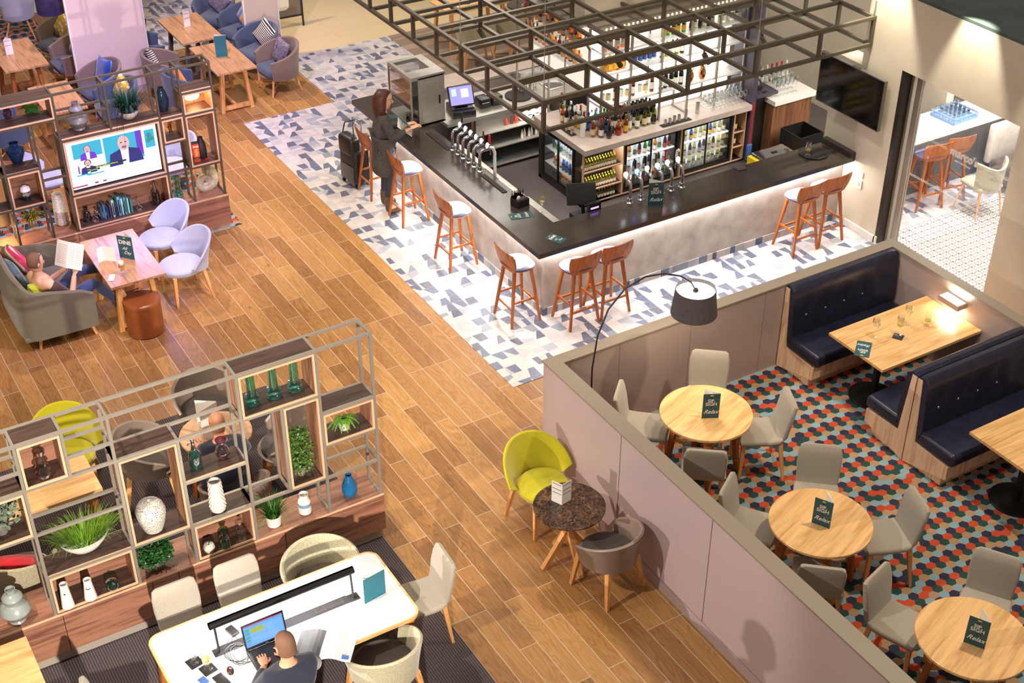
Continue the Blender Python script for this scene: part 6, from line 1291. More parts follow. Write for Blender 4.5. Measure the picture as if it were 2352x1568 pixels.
mb.box((-s, -s, 0), (s, s, .02)).box((-s, -s, .02), (-s + .015, s, .62)).box((s - .015, -s, .02), (s, s, .62)).box((-s + .015, -s, .02), (s - .015, -s + .015, .62)).box((-s + .015, s - .015, .02), (s - .015, s, .62)); mb.build('body', 'black', t); MB().rbox((-s + .03, -s + .03, .30), (s - .03, s - .03, .34), .01).build('bin_liner', 'dark', t)
t = thing('steel_drainer', 'bright steel lid on the work surface near the right end of the bar', 'lid', (12.05, 12.98, .845), R(0)); MB().rbox((-.27, -.12, 0), (.27, .16, .05), .008).build('lid', 'chrome', t); MB().box((-.05, -.02, .0505), (.05, .03, .053)).build('handle', 'black', t)
t = thing('yellow_bucket', 'yellow cleaning box on the bar floor below the red mop', 'box', (12.62, 13.95, .01)); MB().box((-.1, -.1, 0), (.1, .1, .25)).build('body', mat('yellow_plastic', '#e0c020', .4), t); MB().box((-.06, -.102, .08), (.06, -.1005, .16)).build('green_label', 'lab_green', t)
t = thing('mop', 'red handled mop with a blue head hanging beside the plum pillar', 'mop', (12.72, 14.26, .0)); MB().tube([(0, 0, .3), (0, 0, .98)], .012, 8).build('handle', 'hred', t); MB().rbox((-.05, -.02, .05), (.05, .02, .32), .02).build('head', 'lab_blue', t)
# spotlights hanging in the canopy
for i, (x, y) in enumerate(((8.70, 15.3), (9.73, 14.3), (10.76, 13.1), (11.78, 13.2), (9.73, 13.6))):
    t = thing('track_spotlight', 'small bronze cylinder spotlight hanging in the canopy, %s' % ('farthest left', 'second from left', 'above the display', 'farthest right', 'near the middle')[i], 'spotlight', (x, y, 2.568)); MB().tube([(0, 0, 0), (.07, -.03, -.13)], .035, 14).build('barrel', 'tubed', t); MB().tube([(0, 0, 0), (0, 0, .06)], .01, 6).build('bracket', 'tubed', t)
light('SPOT', 'canopy_spot', (9.75, 14.25, 2.6), (9.9, 14.5, .9), 50, NEU, .05, 110); light('SPOT', 'canopy_spot', (8.9, 14.3, 2.7), (8.7, 14.5, 0), 50, NEU, .05, 100); light('SPOT', 'canopy_spot', (11.3, 13.4, 2.6), (11.3, 14.3, .9), 60, NEU, .05, 110); light('SPOT', 'canopy_spot', (9.4, 15.2, 2.5), (9.7, 16.3, .4), 45, NEU, .05, 80); light('AREA', 'rear_shelf_fill', (9.8, 15.95, .86), (9.8, 16.6, .3), 7, NEU, 1.2, sy=.05)  # the area light is added fill that brightens the steel shelves
# ================================================================ people
def skin_geo(nodes, edges, root, sub=2):
    """nodes: {name: ((x, y, z), rx, ry)} -> vertices and faces of one smooth tapering surface"""
    names = list(nodes); me = bpy.data.meshes.new('tmp'); me.from_pydata([nodes[n][0] for n in names], [(names.index(a), names.index(b)) for a, b in edges], []); o = bpy.data.objects.new('tmp', me); col.objects.link(o)
    md = o.modifiers.new('s', 'SKIN'); md.use_smooth_shade = True; ss = o.modifiers.new('u', 'SUBSURF'); ss.levels = sub
    for i, n in enumerate(names):
        d = me.skin_vertices[0].data[i]; d.radius = (nodes[n][1], nodes[n][2] if len(nodes[n]) > 2 else nodes[n][1]); d.use_root = (n == root)
    dg = bpy.context.evaluated_depsgraph_get(); dg.update(); e = o.evaluated_get(dg); m2 = e.to_mesh(); vs = [tuple(v.co) for v in m2.vertices]; fs = [tuple(p.vertices) for p in m2.polygons]; e.to_mesh_clear(); bpy.data.objects.remove(o); return vs, fs
def add_head(mb, c, yaw, pitch, skin, s=1.0, beard=None, glasses=False):
    """head centred on c, local -Y is the face"""
    T = Matrix.Translation(c) @ Matrix.Rotation(yaw, 4, 'Z') @ Matrix.Rotation(pitch, 4, 'X') @ Matrix.Scale(s, 4)
    mb.use(skin); rings = []
    for z, rx, ry, oy in ((-.125, .03, .03, -.035), (-.118, .045, .05, -.03), (-.095, .058, .075, -.015), (-.06, .068, .09, -.004), (-.02, .074, .097, .0), (.02, .077, .100, .004), (.055, .076, .098, .008), (.085, .066, .085, .01), (.108, .045, .06, .012), (.118, .02, .028, .012), (.12, .003, .004, .012)):
        rings.append([Vector((math.cos(2 * PI * j / 24) * rx, oy + math.sin(2 * PI * j / 24) * ry, z)) for j in range(24)])
    mb.loft(rings, T=T)
    mb.tube([(0, -.093, .012), (0, -.106, -.012), (0, -.118, -.032)], .008, 8, T=T, r2=.013).ball((-.009, -.104, -.036), .008, 8, T=T).ball((.009, -.104, -.036), .008, 8, T=T)
    for x in (-.078, .078): mb.ball((x, .008, -.015), .03, 10, (.3, .6, 1), T=T)
    for x in (-.03, .03): mb.ball((x, -.086, .006), .015, 8, (1, .6, .8), T=T)
    mb.use('white'); [mb.ball((x, -.0895, .005), .0125, 8, (1, .6, .7), T=T) for x in (-.03, .03)]
    mb.use('black'); [mb.ball((x, -.0965, .005), .0055, 6, (1, .5, 1), T=T) for x in (-.03, .03)]; [mb.tube([(x - .015, -.092, .027), (x, -.098, .031), (x + .015, -.092, .027)], .003, 6, T=T) for x in (-.03, .03)]
    mb.use('lips').ball((0, -.092, -.062), .02, 8, (1, .4, .32), T=T)
    return T
M['lips'] = mat('lips', '#9a5548', .5); M['hair_red'] = noisy('auburn_hair', '#5a2a1c', '#3a1a12', .5, 60, stretch=(1, 1, .1)); M['stubble'] = mat('short_brown_hair', '#6b4a36', .8); M['skin_p'] = mat('fair_skin', '#d3a184', .5)
M['coat'] = noisy('charcoal_bouclé_coat', '#5b5653', '#332f2e', .95, 90, bump=.4); M['legging'] = mat('dark_leggings', '#33343f', .8); M['boot'] = noisy('brown_suede', '#6a5443', '#554234', .9, 40); M['navyknit'] = fabric('navy_knit', '#1b2132'); M['jean'] = fabric('blue_denim', '#3c4a78'); M['beige_knit'] = fabric('beige_jersey', '#bfa37c'); M['darksleeve'] = fabric('dark_sleeve', '#4a3433')
def hand(mb, wrist, d, up, skin, curl=.5, s=1.0, side=1):
    """palm, four fingers of different length and a thumb from the palm's side"""
    d = Vector(d).normalized(); up = Vector(up).normalized(); a = d.cross(up).normalized() * side; up = a.cross(d).normalized() * side; w = Vector(wrist); mb.use(skin)
    P_ = lambda x, y, z: w + a * x * s + d * y * s + up * z * s
    mb.loft([[P_(math.cos(t) * rx, y, math.sin(t) * rz) for t in [2 * PI * k / 12 for k in range(12)]] for y, rx, rz in ((-.01, .024, .018), (.02, .033, .016), (.055, .041, .014), (.085, .040, .012), (.092, .036, .009))])
    for x, l in ((-.030, .066), (-.010, .078), (.011, .073), (.031, .056)):
        c_ = curl; mb.tube([P_(x, .08, 0), P_(x * 1.08, .08 + l * .42, -l * .10 * c_), P_(x * 1.1, .08 + l * .75, -l * .40 * c_), P_(x * 1.1, .08 + l * (.98 - .2 * c_), -l * .85 * c_)], .0092, 8, r2=.0068)
    mb.tube([P_(-.030, .02, -.002), P_(-.055, .045, -.010), P_(-.062, .072, -.020), P_(-.055, .095, -.030)], .012, 8, r2=.008)
def figure(name_label, loc, rz, J, edges, root, head, skin, clothes, hair=None, hands=(), hs=1.0):
    t = thing('person', name_label, 'person', loc, rz); mb = MB().use(skin); v, f = skin_geo(J, edges, root); mb.add(v, f, True); add_head(mb, head[0], head[1], head[2], skin, hs)
    for w_, d_, u_, c_, sd in hands: hand(mb, w_, d_, u_, skin, c_, 1.0, sd)
    mb.build('body', None, t)
    for nm, nodes, ed, rt, m in clothes:
        v, f = skin_geo(nodes, ed, rt); MB().add(v, f, True).build(nm, m, t)
    return t
def grow(J, keys, k=1.0, add=.012, **over):
    o = {}
    for n in keys: p, a, b = (J[n] + (J[n][1],))[:3]; o[n] = (p, a * k + add, b * k + add)
    o.update(over); return o
# -- woman standing at the bar, facing +X (built facing -Y, turned)
J = {'pel': ((0, .02, .93), .12, .10), 'bel': ((0, .01, 1.06), .115, .09), 'chest': ((0, .01, 1.24), .125, .09), 'neckb': ((0, .02, 1.40), .06, .055), 'neck': ((0, .0, 1.48), .045), 'hd': ((0, -.01, 1.54), .045),
     'shL': ((.155, .02, 1.36), .052), 'elL': ((.20, -.06, 1.11), .038), 'wrL': ((.10, -.31, 1.14), .026), 'shR': ((-.155, .02, 1.36), .052), 'elR': ((-.21, -.05, 1.11), .038), 'wrR': ((-.06, -.33, 1.15), .026),
     'hpL': ((.09, .02, .88), .085), 'knL': ((.10, .0, .48), .055), 'anL': ((.12, .03, .09), .036), 'toL': ((.13, -.12, .035), .032), 'hpR': ((-.09, .02, .88), .085), 'knR': ((-.09, .0, .48), .055), 'anR': ((-.12, .03, .09), .036), 'toR': ((-.13, -.12, .035), .032)}
E_ = [('pel', 'bel'), ('bel', 'chest'), ('chest', 'neckb'), ('neckb', 'neck'), ('neck', 'hd'), ('chest', 'shL'), ('shL', 'elL'), ('elL', 'wrL'), ('chest', 'shR'), ('shR', 'elR'), ('elR', 'wrR'), ('pel', 'hpL'), ('hpL', 'knL'), ('knL', 'anL'), ('anL', 'toL'), ('pel', 'hpR'), ('hpR', 'knR'), ('knR', 'anR'), ('anR', 'toR')]
coat = {'hem': ((0, .03, .50), .235, .19), 'th': ((0, .03, .72), .225, .185), 'pel': ((0, .03, .93), .20, .16), 'bel': ((0, .02, 1.08), .15, .12), 'chest': ((0, .02, 1.25), .155, .115), 'nk': ((0, .03, 1.405), .075, .07), 'shL': ((.155, .02, 1.36), .072), 'elL': ((.20, -.06, 1.11), .06), 'wrL': ((.125, -.25, 1.13), .042), 'shR': ((-.155, .02, 1.36), .072), 'elR': ((-.21, -.05, 1.11), .06), 'wrR': ((-.085, -.26, 1.14), .042)}
CE = [('hem', 'th'), ('th', 'pel'), ('pel', 'bel'), ('bel', 'chest'), ('chest', 'nk'), ('chest', 'shL'), ('shL', 'elL'), ('elL', 'wrL'), ('chest', 'shR'), ('shR', 'elR'), ('elR', 'wrR')]
legs = grow(J, ['pel', 'hpL', 'knL', 'anL', 'hpR', 'knR', 'anR'], 1, .008); LE = [('pel', 'hpL'), ('hpL', 'knL'), ('knL', 'anL'), ('pel', 'hpR'), ('hpR', 'knR'), ('knR', 'anR')]
def boots(s): x = .12 * s; return ('boot', {'t': ((.115 * s, .02, .27), .062), 'a': ((x, .03, .10), .052), 'h': ((x, .035, .045), .046), 'b': ((x + .008 * s, -.06, .045), .048, .042), 'f': ((x + .012 * s, -.14, .038), .038, .034)}, [('t', 'a'), ('a', 'h'), ('h', 'b'), ('b', 'f')], 't', 'boot')
w_ = figure('woman in a long charcoal coat and brown boots reading a menu at the bar', (7.45, 15.76, .006), R(78), J, E_, 'pel', ((0, -.02, 1.585), 0, R(14)), 'skin_p', [('coat', coat, CE, 'pel', 'coat'), ('leggings', legs, LE, 'pel', 'legging'), boots(1), boots(-1)], hands=[((.10, -.31, 1.14), (-.25, -1, .25), (0, -.2, 1), .6, -1), ((-.06, -.33, 1.15), (.1, -1, .3), (0, -.2, 1), .6, 1)])
mb = MB(); rings = []
for z, rx, ry, oy in ((1.40, .10, .085, .045), (1.43, .112, .105, .035), (1.50, .105, .115, .028), (1.56, .100, .118, .022), (1.62, .098, .118, .014), (1.67, .085, .10, .0), (1.70, .06, .075, -.002), (1.715, .02, .03, -.002)):
    ring = []
    for j in range(28):
        a = 2 * PI * j / 28; x = math.cos(a) * rx; y = oy + math.sin(a) * ry
        if z < 1.665 and math.sin(a) < -.35: y = oy - .35 * ry + (math.sin(a) + .35) * .01; 
        ring.append(Vector((x, y, z)))
    rings.append(ring)
mb.loft(rings).build('hair', 'hair_red', w_)
mb = MB()
for x in (-.03, .03): mb.tube([(x + math.cos(a) * .021, -.128, 1.588 + math.sin(a) * .016) for a in [2 * PI * k / 14 for k in range(15)]], .0022, 5)
w_.scale = (1.06, 1.06, 1.06); mb.tube([(.05, -.122, 1.59), (.082, -.02, 1.60)], .002, 5).tube([(-.05, -.122, 1.59), (-.082, -.02, 1.60)], .002, 5).build('glasses', 'black', w_)
t = menu('open teal menu held in the hands of the woman at the bar', (7.88, 15.69, 1.165), R(72), 'plain', False, .20, .14); t.rotation_euler = (R(-48), 0, R(82))
# suitcase behind her
t = thing('suitcase', 'black wheeled suitcase with a shoulder bag standing behind the woman', 'suitcase', (7.40, 16.72, .006), R(10)); MB().rbox((-.13, -.2, .06), (.13, .2, .58), .04).build('shell', 'black', t); MB().rbox((-.15, -.16, .10), (-.13, .16, .34), .02).build('front_pocket', 'fdark', t); MB().tube([(.08, -.1, .58), (.08, -.1, .98), (.08, .1, .98), (.08, .1, .58)], .010, 8).build('pull_handle', 'chrome', t); MB().rbox((-.17, -.17, .50), (.02, .17, .80), .06).build('shoulder_bag', 'black', t); MB().tube([(-.08, -.15, .76), (-.06, -.1, .95), (.05, 0, .99), (-.06, .1, .95), (-.08, .15, .76)], .010, 8).build('bag_strap', 'black', t)
for x in (-.1, .1):
    for y in (-.16, .16): T = Matrix.Translation((x, y, .03)) @ Matrix.Rotation(PI / 2, 4, 'X'); MB().lathe([(.028, -.014), (.03, 0), (.028, .014)], 14, T=T).box((x - .012, y - .016, .04), (x + .012, y + .016, .065)).build('wheel', 'black', t)
# -- seated body builder (faces -Y); seat height zs
def seated(zs, armL, armR, kneeL, kneeR, footL, footR, lean=.0, k=1.0):
    ly = -lean
    J = {'pel': ((0, .0, zs + .10), .15, .12), 'bel': ((0, ly * .4, zs + .24), .14, .11), 'chest': ((0, ly * .8, zs + .42), .16, .11), 'neckb': ((0, ly, zs + .58), .07, .06), 'neck': ((0, ly * 1.05 - .01, zs + .64), .052), 'hd': ((0, ly * 1.1 - .015, zs + .70), .05),
         'shL': ((.19, ly * .95, zs + .52), .062), 'elL': (armL[0], .045), 'wrL': (armL[1], .03), 'shR': ((-.19, ly * .95, zs + .52), .062), 'elR': (armR[0], .045), 'wrR': (armR[1], .03),
         'hpL': ((.10, -.03, zs + .08), .095), 'knL': (kneeL, .065), 'anL': (footL, .042), 'toL': ((footL[0], footL[1] - .15, max(footL[2] - .05, .03)), .036), 'hpR': ((-.10, -.03, zs + .08), .095), 'knR': (kneeR, .065), 'anR': (footR, .042), 'toR': ((footR[0], footR[1] - .15, max(footR[2] - .05, .03)), .036)}
    return J
TE = [('pel', 'bel'), ('bel', 'chest'), ('chest', 'neckb'), ('chest', 'shL'), ('shL', 'elL'), ('elL', 'wrL'), ('chest', 'shR'), ('shR', 'elR'), ('elR', 'wrR')]
def top_(J, add=.018, cut=.85):
    o = grow(J, ['pel', 'bel', 'chest', 'neckb', 'shL', 'elL', 'shR', 'elR'], 1, add)
    for s in 'LR':
        e, w = Vector(J['el' + s][0]), Vector(J['wr' + s][0]); o['wr' + s] = (tuple(e.lerp(w, cut)), .042)
    return o
def shoe(J, s):
    a, b = J['an' + s][0], J['to' + s][0]; return ('shoe', {'a': ((a[0], a[1] + .01, a[2] - .0), .05), 'h': ((a[0], a[1] + .03, max(a[2] - .05, .045)), .044), 'm': ((b[0], (a[1] + b[1]) / 2, b[2] + .02), .048, .04), 't': ((b[0], b[1] + .0, b[2] + .012), .042, .034)}, [('a', 'h'), ('h', 'm'), ('m', 't')], 'a', 'boot')
# man at the laptop: faces +Y
J = seated(.48, ((.27, -.16, .80), (.10, -.38, .795)), ((-.27, -.16, .80), (-.10, -.40, .80)), (.12, -.45, .52), (-.12, -.45, .52), (.12, -.42, .09), (-.12, -.42, .09), .06)
figure('man in a navy jumper typing on the laptop, seen from behind', (2.48, 7.56, .007), PI, J, E_, 'pel', ((0, -.075, 1.255), 0, R(16)), 'skin', [('jumper', top_(J), TE, 'pel', 'navyknit'), ('trousers', grow(J, ['pel', 'hpL', 'knL', 'anL', 'hpR', 'knR', 'anR'], 1, .012), LE, 'pel', 'jean'), shoe(J, 'L'), shoe(J, 'R')], hands=[((.10, -.38, .795), (-.15, -1, -.02), (0, 0, 1), .35, -1), ((-.10, -.40, .80), (.15, -1, -.02), (0, 0, 1), .35, 1)])
def cap_hair(parent_i, c, pitch, yaw=0, m='stubble', low=-.05):
    T = Matrix.Translation(c) @ Matrix.Rotation(yaw, 4, 'Z') @ Matrix.Rotation(pitch, 4, 'X'); rings = []
    for z, rx, ry, oy in ((low - .02, .072, .088, .006), (low, .078, .096, .006), (.0, .0795, .1015, .008), (.03, .0795, .1015, .010), (.06, .077, .098, .011), (.09, .066, .082, .013), (.11, .045, .058, .014), (.1225, .01, .014, .014)):
        rings.append([Vector((math.cos(2 * PI * j / 28) * rx, (oy + math.sin(2 * PI * j / 28) * ry) if math.sin(2 * PI * j / 28) > -.25 or z > .085 else oy - .25 * ry, z)) for j in range(28)])
    MB().loft(rings, T=T).build('hair', m, parent_i)
pers = [o for o in col.objects if o.name.startswith('person')]
cap_hair(pers[-1], (0, -.075, 1.255), R(16))
# man on the sofa: faces +X, reading, one leg crossed
J = seated(.30, ((.25, -.06, .56), (.10, -.27, .72)), ((-.25, -.04, .55), (-.07, -.25, .70)), (.14, -.42, .60), (-.12, -.46, .50), (.10, -.78, .47), (-.10, -.74, .09), -.19)
J['toL'] = ((.10, -.88, .55), .036)
figure('man in a beige top and jeans reading a newspaper on the olive sofa', (2.62, 15.08, .0), R(112), J, E_, 'pel', ((0, .19, 1.055), 0, R(10)), 'skin_p', [('jersey', grow(J, ['pel', 'bel', 'chest', 'neckb', 'shL', 'shR'], 1, .02), [('pel', 'bel'), ('bel', 'chest'), ('chest', 'neckb'), ('chest', 'shL'), ('chest', 'shR')], 'pel', 'beige_knit'),
    ('sleeve', {'shL': J['shL'][:1] + (.085,), 'elL': J['elL'][:1] + (.062,)}, [('shL', 'elL')], 'shL', 'darksleeve'), ('sleeve', {'shR': J['shR'][:1] + (.085,), 'elR': J['elR'][:1] + (.062,)}, [('shR', 'elR')], 'shR', 'darksleeve'), ('jeans', grow(J, ['pel', 'hpL', 'knL', 'anL', 'hpR', 'knR', 'anR'], 1, .015), LE, 'pel', 'jean'), shoe(J, 'R'), ('shoe', {'a': ((.10, -.77, .48), .05), 'm': ((.10, -.83, .51), .046), 't': ((.10, -.90, .58), .04)}, [('a', 'm'), ('m', 't')], 'a', 'boot')],
    hands=[((.10, -.27, .72), (-.05, -.7, .7), (0, .7, .7), .9, -1), ((-.07, -.25, .70), (.05, -.7, .7), (0, .7, .7), .9, 1)])
pers = [o for o in col.objects if o.name.startswith('person')]; cap_hair(pers[-1], (0, .19, 1.055), R(10), low=-.03)
t = thing('newspaper', 'open white newspaper held up by the man on the sofa', 'newspaper', (2.86, 15.20, .93), R(128)); T1 = Matrix.Rotation(R(26), 4, 'X') @ Matrix.Rotation(R(12), 4, 'Z'); T2 = Matrix.Rotation(R(26), 4, 'X') @ Matrix.Rotation(R(-12), 4, 'Z')
MB().box((-.20, 0, -.16), (0, .002, .16), T1).box((0, 0, -.16), (.20, .002, .16), T2).build('sheets', 'paper', t); mb = MB()
for i in range(11): mb.box((-.18, .0022, .11 - .022 * i), (-.10, .0026, .114 - .022 * i), T1).box((-.09, .0022, .11 - .022 * i), (-.015, .0026, .114 - .022 * i), T1).box((.02, .0022, .11 - .022 * i), (.17, .0026, .114 - .022 * i), T2)
mb.build('printed_columns', mat('newsprint_grey', '#a9a39a', .8), t)
# man at the round table behind the divider: faces +Y
J = seated(.46, ((.27, -.12, .80), (.16, -.36, .80)), ((-.27, -.12, .80), (-.14, -.36, .80)), (.12, -.42, .52), (-.12, -.42, .52), (.12, -.40, .09), (-.12, -.40, .09), .05)
figure('bald man in a dark navy shirt reading a menu behind the shelf divider', (3.07, 10.62, .007), PI - R(5), J, E_, 'pel', ((0, -.065, 1.235), 0, R(12)), 'skin', [('shirt', top_(J), TE, 'pel', 'navyknit'), ('trousers', grow(J, ['pel', 'hpL', 'knL', 'anL', 'hpR', 'knR', 'anR'], 1, .012), LE, 'pel', 'legging'), shoe(J, 'L'), shoe(J, 'R')], hands=[((.16, -.36, .80), (0, -1, .1), (0, 0, 1), .5, -1), ((-.14, -.36, .80), (0, -1, .1), (0, 0, 1), .5, 1)])
# ================================================================ things on tables
TZ = .7575
t = thing('laptop', 'black laptop with a bright spreadsheet screen on the white table', 'laptop', (2.50, 8.05, TZ)); MB().rbox((-.19, -.125, .002), (.19, .13, .022), .006).build('base', 'black', t); mb = MB()
for r_ in range(5):
    for k_ in range(13): mb.box((-.165 + .0255 * k_, -.01 + .024 * r_, .0222), (-.144 + .0255 * k_, .01 + .024 * r_, .0245))
mb.build('keys', 'dark', t); MB().box((-.06, -.10, .0222), (.05, -.03, .0228)).build('touchpad', 'dark', t)
T = Matrix.Translation((0, .13, .02)) @ Matrix.Rotation(R(-14), 4, 'X'); MB().rbox((-.19, -.004, 0), (.19, .006, .25), .004, T=T).build('lid', 'black', t); sb = emis('laptop_blue', (.10, .30, .85), 1.2)
mb = MB().use(sb).box((-.175, -.0052, .03), (.175, -.0042, .235), T).use(emis('laptop_pale', (.16, .38, .85), 1.1)).box((-.12, -.0062, .05), (.165, -.0054, .20), T).use(emis('laptop_olive', (.35, .42, .05), 1.0)).box((-.115, -.0070, .15), (.0, -.0064, .198), T).use(sb).box((.02, -.0072, .05), (.024, -.0064, .20), T).box((-.12, -.0072, .12), (.165, -.0064, .124), T).use(emis('laptop_red', (.5, .05, .08), 1)).box((-.175, -.0062, .226), (.175, -.0054, .235), T).use(emis('laptop_green', (.05, .35, .2), 1))
for z in (.18, .15, .11, .08): mb.box((-.165, -.0062, z), (-.13, -.0054, z + .018), T)
mb.build('screen', None, t); text(t, 'DELL', .012, (0, .125, .036), (R(76), 0, 0), 'kick')
def desk_lamp():
    t = thing('table_light', 'long black bar light standing on the white table', 'lamp', (2.74, 8.31, TZ)); mb = MB()
    for x in (-.62, .63): MB().box((x - .05, -.04, 0), (x + .05, .05, .006)).tube([(x, .0, .006), (x, .03, .27)], .011, 8).build('stand', 'black', t); T = Matrix.Translation((0, .05, .28)); MB().tube([(-.66, 0, 0), (.67, 0, 0)], .034, 14, T=T).build('light_bar', 'black', t); MB().box((-.62, -.012, -.0355), (.63, .012, -.0335), T).build('led_lens', 'led', t)
desk_lamp(); o = light('AREA', 'table_bar_light', (2.74, 8.36, 1.0), (2.74, 8.36, 0), 10, (1, .97, .93), 1.2, sy=.05)
menu('teal folded menu standing at the right end of the white table', (3.53, 8.20, TZ), R(8), 'plain', False, .21, .17)
t = thing('open_magazine', 'thick open magazine lying over the edge of the white table', 'magazine', (2.92, 7.92, TZ + .002), R(-38)); t.scale = (1.25, 1.1, 1)
for sx, n_ in ((-1, 'left_page'), (1, 'right_page')):
    mb = MB(); rings = []
    for i in range(9): u = i / 8; x = sx * .20 * u; z = .012 + .03 * math.sin(PI * min(1, u * 1.3)) * (1 - u * .5); rings.append([Vector((x, y, zz)) for y, zz in ((-.15, max(z - .012, .001)), (.15, max(z - .012, .001)), (.15, z), (-.15, z))])
    mb.loft(rings, smooth=False).build(n_, 'paper', t)
mz = lambda u: .0135 + .03 * math.sin(PI * min(1, u * 1.3)) * (1 - u * .5)
MB().loft([[Vector((-.20 * u, y, mz(u) + dz)) for y, dz in ((-.14, 0), (.13, 0), (.13, .001), (-.14, .001))] for u in (.08, .2, .35, .5, .65, .8, .95)], smooth=False).build('photo_page', mat('grey_photo', '#4a494e', .5), t); mb = MB()
for i in range(14): mb.loft([[Vector((.20 * u, y, mz(u) + dz)) for y, dz in ((.12 - .018 * i, 0), (.124 - .018 * i, 0), (.124 - .018 * i, .0008), (.12 - .018 * i, .0008))] for u in (.12, .3, .5, .7, .88)], smooth=False)
mb.build('printed_lines', 'kick', t); MB().box((.14, -.149, .031), (.19, -.11, .034)).build('blue_tab', 'lab_blue', t)
for q, l_, dr in (((1.90, 8.31, TZ + .004), 'empty beer glass on a black coaster, left of its twin', None), ((1.97, 8.18, TZ + .004), 'beer glass with a little pale beer on a black coaster', ('wwine', .055, .10))):
    glass('b', q, l_, drink=dr, s=1.25); o = MB().box((-.06, -.06, 0), (.06, .06, .003)).build('coaster', 'black', loc=(q[0], q[1], TZ), rz=.2); tag(o, 'square black coaster under the ' + ('empty' if dr is None else 'nearly finished') + ' beer glass on the white table', 'coaster')
t = thing('computer_mouse', 'dark computer mouse on the white table', 'mouse', (2.12, 8.06, TZ), R(-8)); MB().ball((0, 0, .012), .034, 14, (.9, 1.5, .6)).build('shell', mat('maroon_mouse', '#3a1a18', .2), t)
o = MB().rbox((-.045, -.08, 0), (.045, .08, .012), .006).build('smartphone', 'black', loc=(2.02, 8.00, TZ), rz=R(12)); tag(o, 'black phone case lying in front of the mouse on the white table', 'phone')
o = MB().rbox((-.035, -.06, 0), (.035, .06, .03), .006).build('charger', 'black', loc=(2.30, 8.47, TZ), rz=R(15)); tag(o, 'black laptop charger brick under the bar light', 'charger')
rd = random.Random(6); mb = MB()
for i in range(3):
    pts = [Vector((2.30 - .02 * i, 8.42, TZ + .004))]
    for k_ in range(26): a = k_ * .5 + i * 1.3; pts.append(Vector((2.22 + .01 * k_ * (1 - .4 * i) * .5 + math.cos(a) * (.11 - .02 * i), 8.25 + math.sin(a) * (.10 + .01 * i) - .004 * k_, TZ + .004 + .003 * (i + 1) + .002 * math.sin(k_))))
    mb.tube(pts, .003, 5)
tag(mb.build('charging_cable', 'black'), 'tangle of thin black charging cables left of the laptop', 'cable')
t = thing('leaflet', 'colourful leaflet at the bottom edge of the white table', 'leaflet', (1.86, 8.07, TZ), R(15)); MB().box((-.07, -.05, 0), (.07, .05, .003)).build('sheet', 'paper', t); MB().box((.0, -.045, .0032), (.065, .045, .0036)).build('blue_print', 'lab_blue', t)
# booth area
ZB = F + .7525
for q, k_, l_, dr in (((9.81, 8.67, ZB), 'w', 'empty stemmed glass nearest the flat menu on the booth table', None), ((10.06, 8.56, ZB + .004), 'w', 'stemmed glass with a little white wine on the black coaster', ('wwine', .11, .125)), ((10.30, 8.68, ZB), 'w', 'tall stemmed glass with a trace of red wine on the booth table', None), ((10.48, 8.55, ZB), 'b', 'beer glass near the wall lamp on the booth table', ('wwine', .05, .06))): glass(k_, q, l_, drink=dr, s=1.22)
o = MB().box((-.055, -.055, 0), (.055, .055, .003)).build('coaster', 'black', loc=(10.05, 8.55, ZB), rz=R(30)); tag(o, 'square black coaster on the booth table', 'coaster')
menu('SIP SIGH Relax menu lying upside down on the booth table', (9.56, 8.57, ZB), R(130), 'sip', True, .22, .12)
menu('SIP SIGH Relax menu upright on the farthest round table', (7.40, 8.45, F + .7505), R(-28), 'sip', False, .22, .13); menu('SIP SIGH Relax menu with its white page open on the middle round table', (7.27, 6.66, F + .7505), R(-62), 'sip', False, .22, .13, open_=R(50)); menu('SIP SIGH Relax menu with its white page open on the nearest round table', (7.36, 4.90, F + .7505), R(-62), 'sip', False, .22, .13, open_=R(50))
t = thing('menu_card', 'white menu folded like a tent on the dark marble table', 'menu', (5.64, 8.44, .7205), R(-28)); t.scale = (1.2, 1.2, 1.2)
for s in (-1, 1):
    T = Matrix.Rotation(R(38 * s), 4, 'Z'); a, b_ = (0, .10) if s > 0 else (-.10, 0); MB().box((a, 0, 0), (b_, .002, .21), T).build('page', 'paper', t)
    mb = MB()
    for z in (.19, .14, .10): mb.box((a + .008, -.0006, z), (b_ - .008, -.0001, z + .005), T)
    mb.build('print_band', 'black', t)
t = menu('DINE All Day menu standing on the dining table by the sofa', (3.53, 15.05, .7505), R(-50), 'dine', False, .23, .16)
t = thing('menu_card', 'white menu standing open between newspaper and DINE menu', 'menu', (3.33, 15.10, .7505), R(-40)); MB().box((-.08, 0, 0), (.08, .002, .20)).build('page', 'paper', t); MB().box((-.08, 0, 0), (0, .002, .20), Matrix.Translation((-.08, 0, 0)) @ Matrix.Rotation(R(60), 4, 'Z')).build('page', 'paper', t)
glass('b', (3.36, 14.70, .7505), 'full glass of golden beer with foam on the dining table', drink=('beer', .055, .125), s=1.2); gl = [o for o in col.objects if o.name.startswith('beer_glass')][-1]; MB().lathe([(.030, .126), (.029, .145), (.002, .148)], 18).build('foam', 'foam', gl)
o = MB().rbox((-.036, -.075, 0), (.036, .075, .009), .005).build('smartphone', 'white', loc=(3.22, 14.70, .7505), rz=R(-25)); tag(o, 'white phone lying on the dining table in front of the sofa', 'phone')
menu('SIP SIGH Relax menu in a dark stand on the light oak rear table', (6.86, 20.45, .7505), R(-15), 'plain', False, .26, .14, open_=R(20))
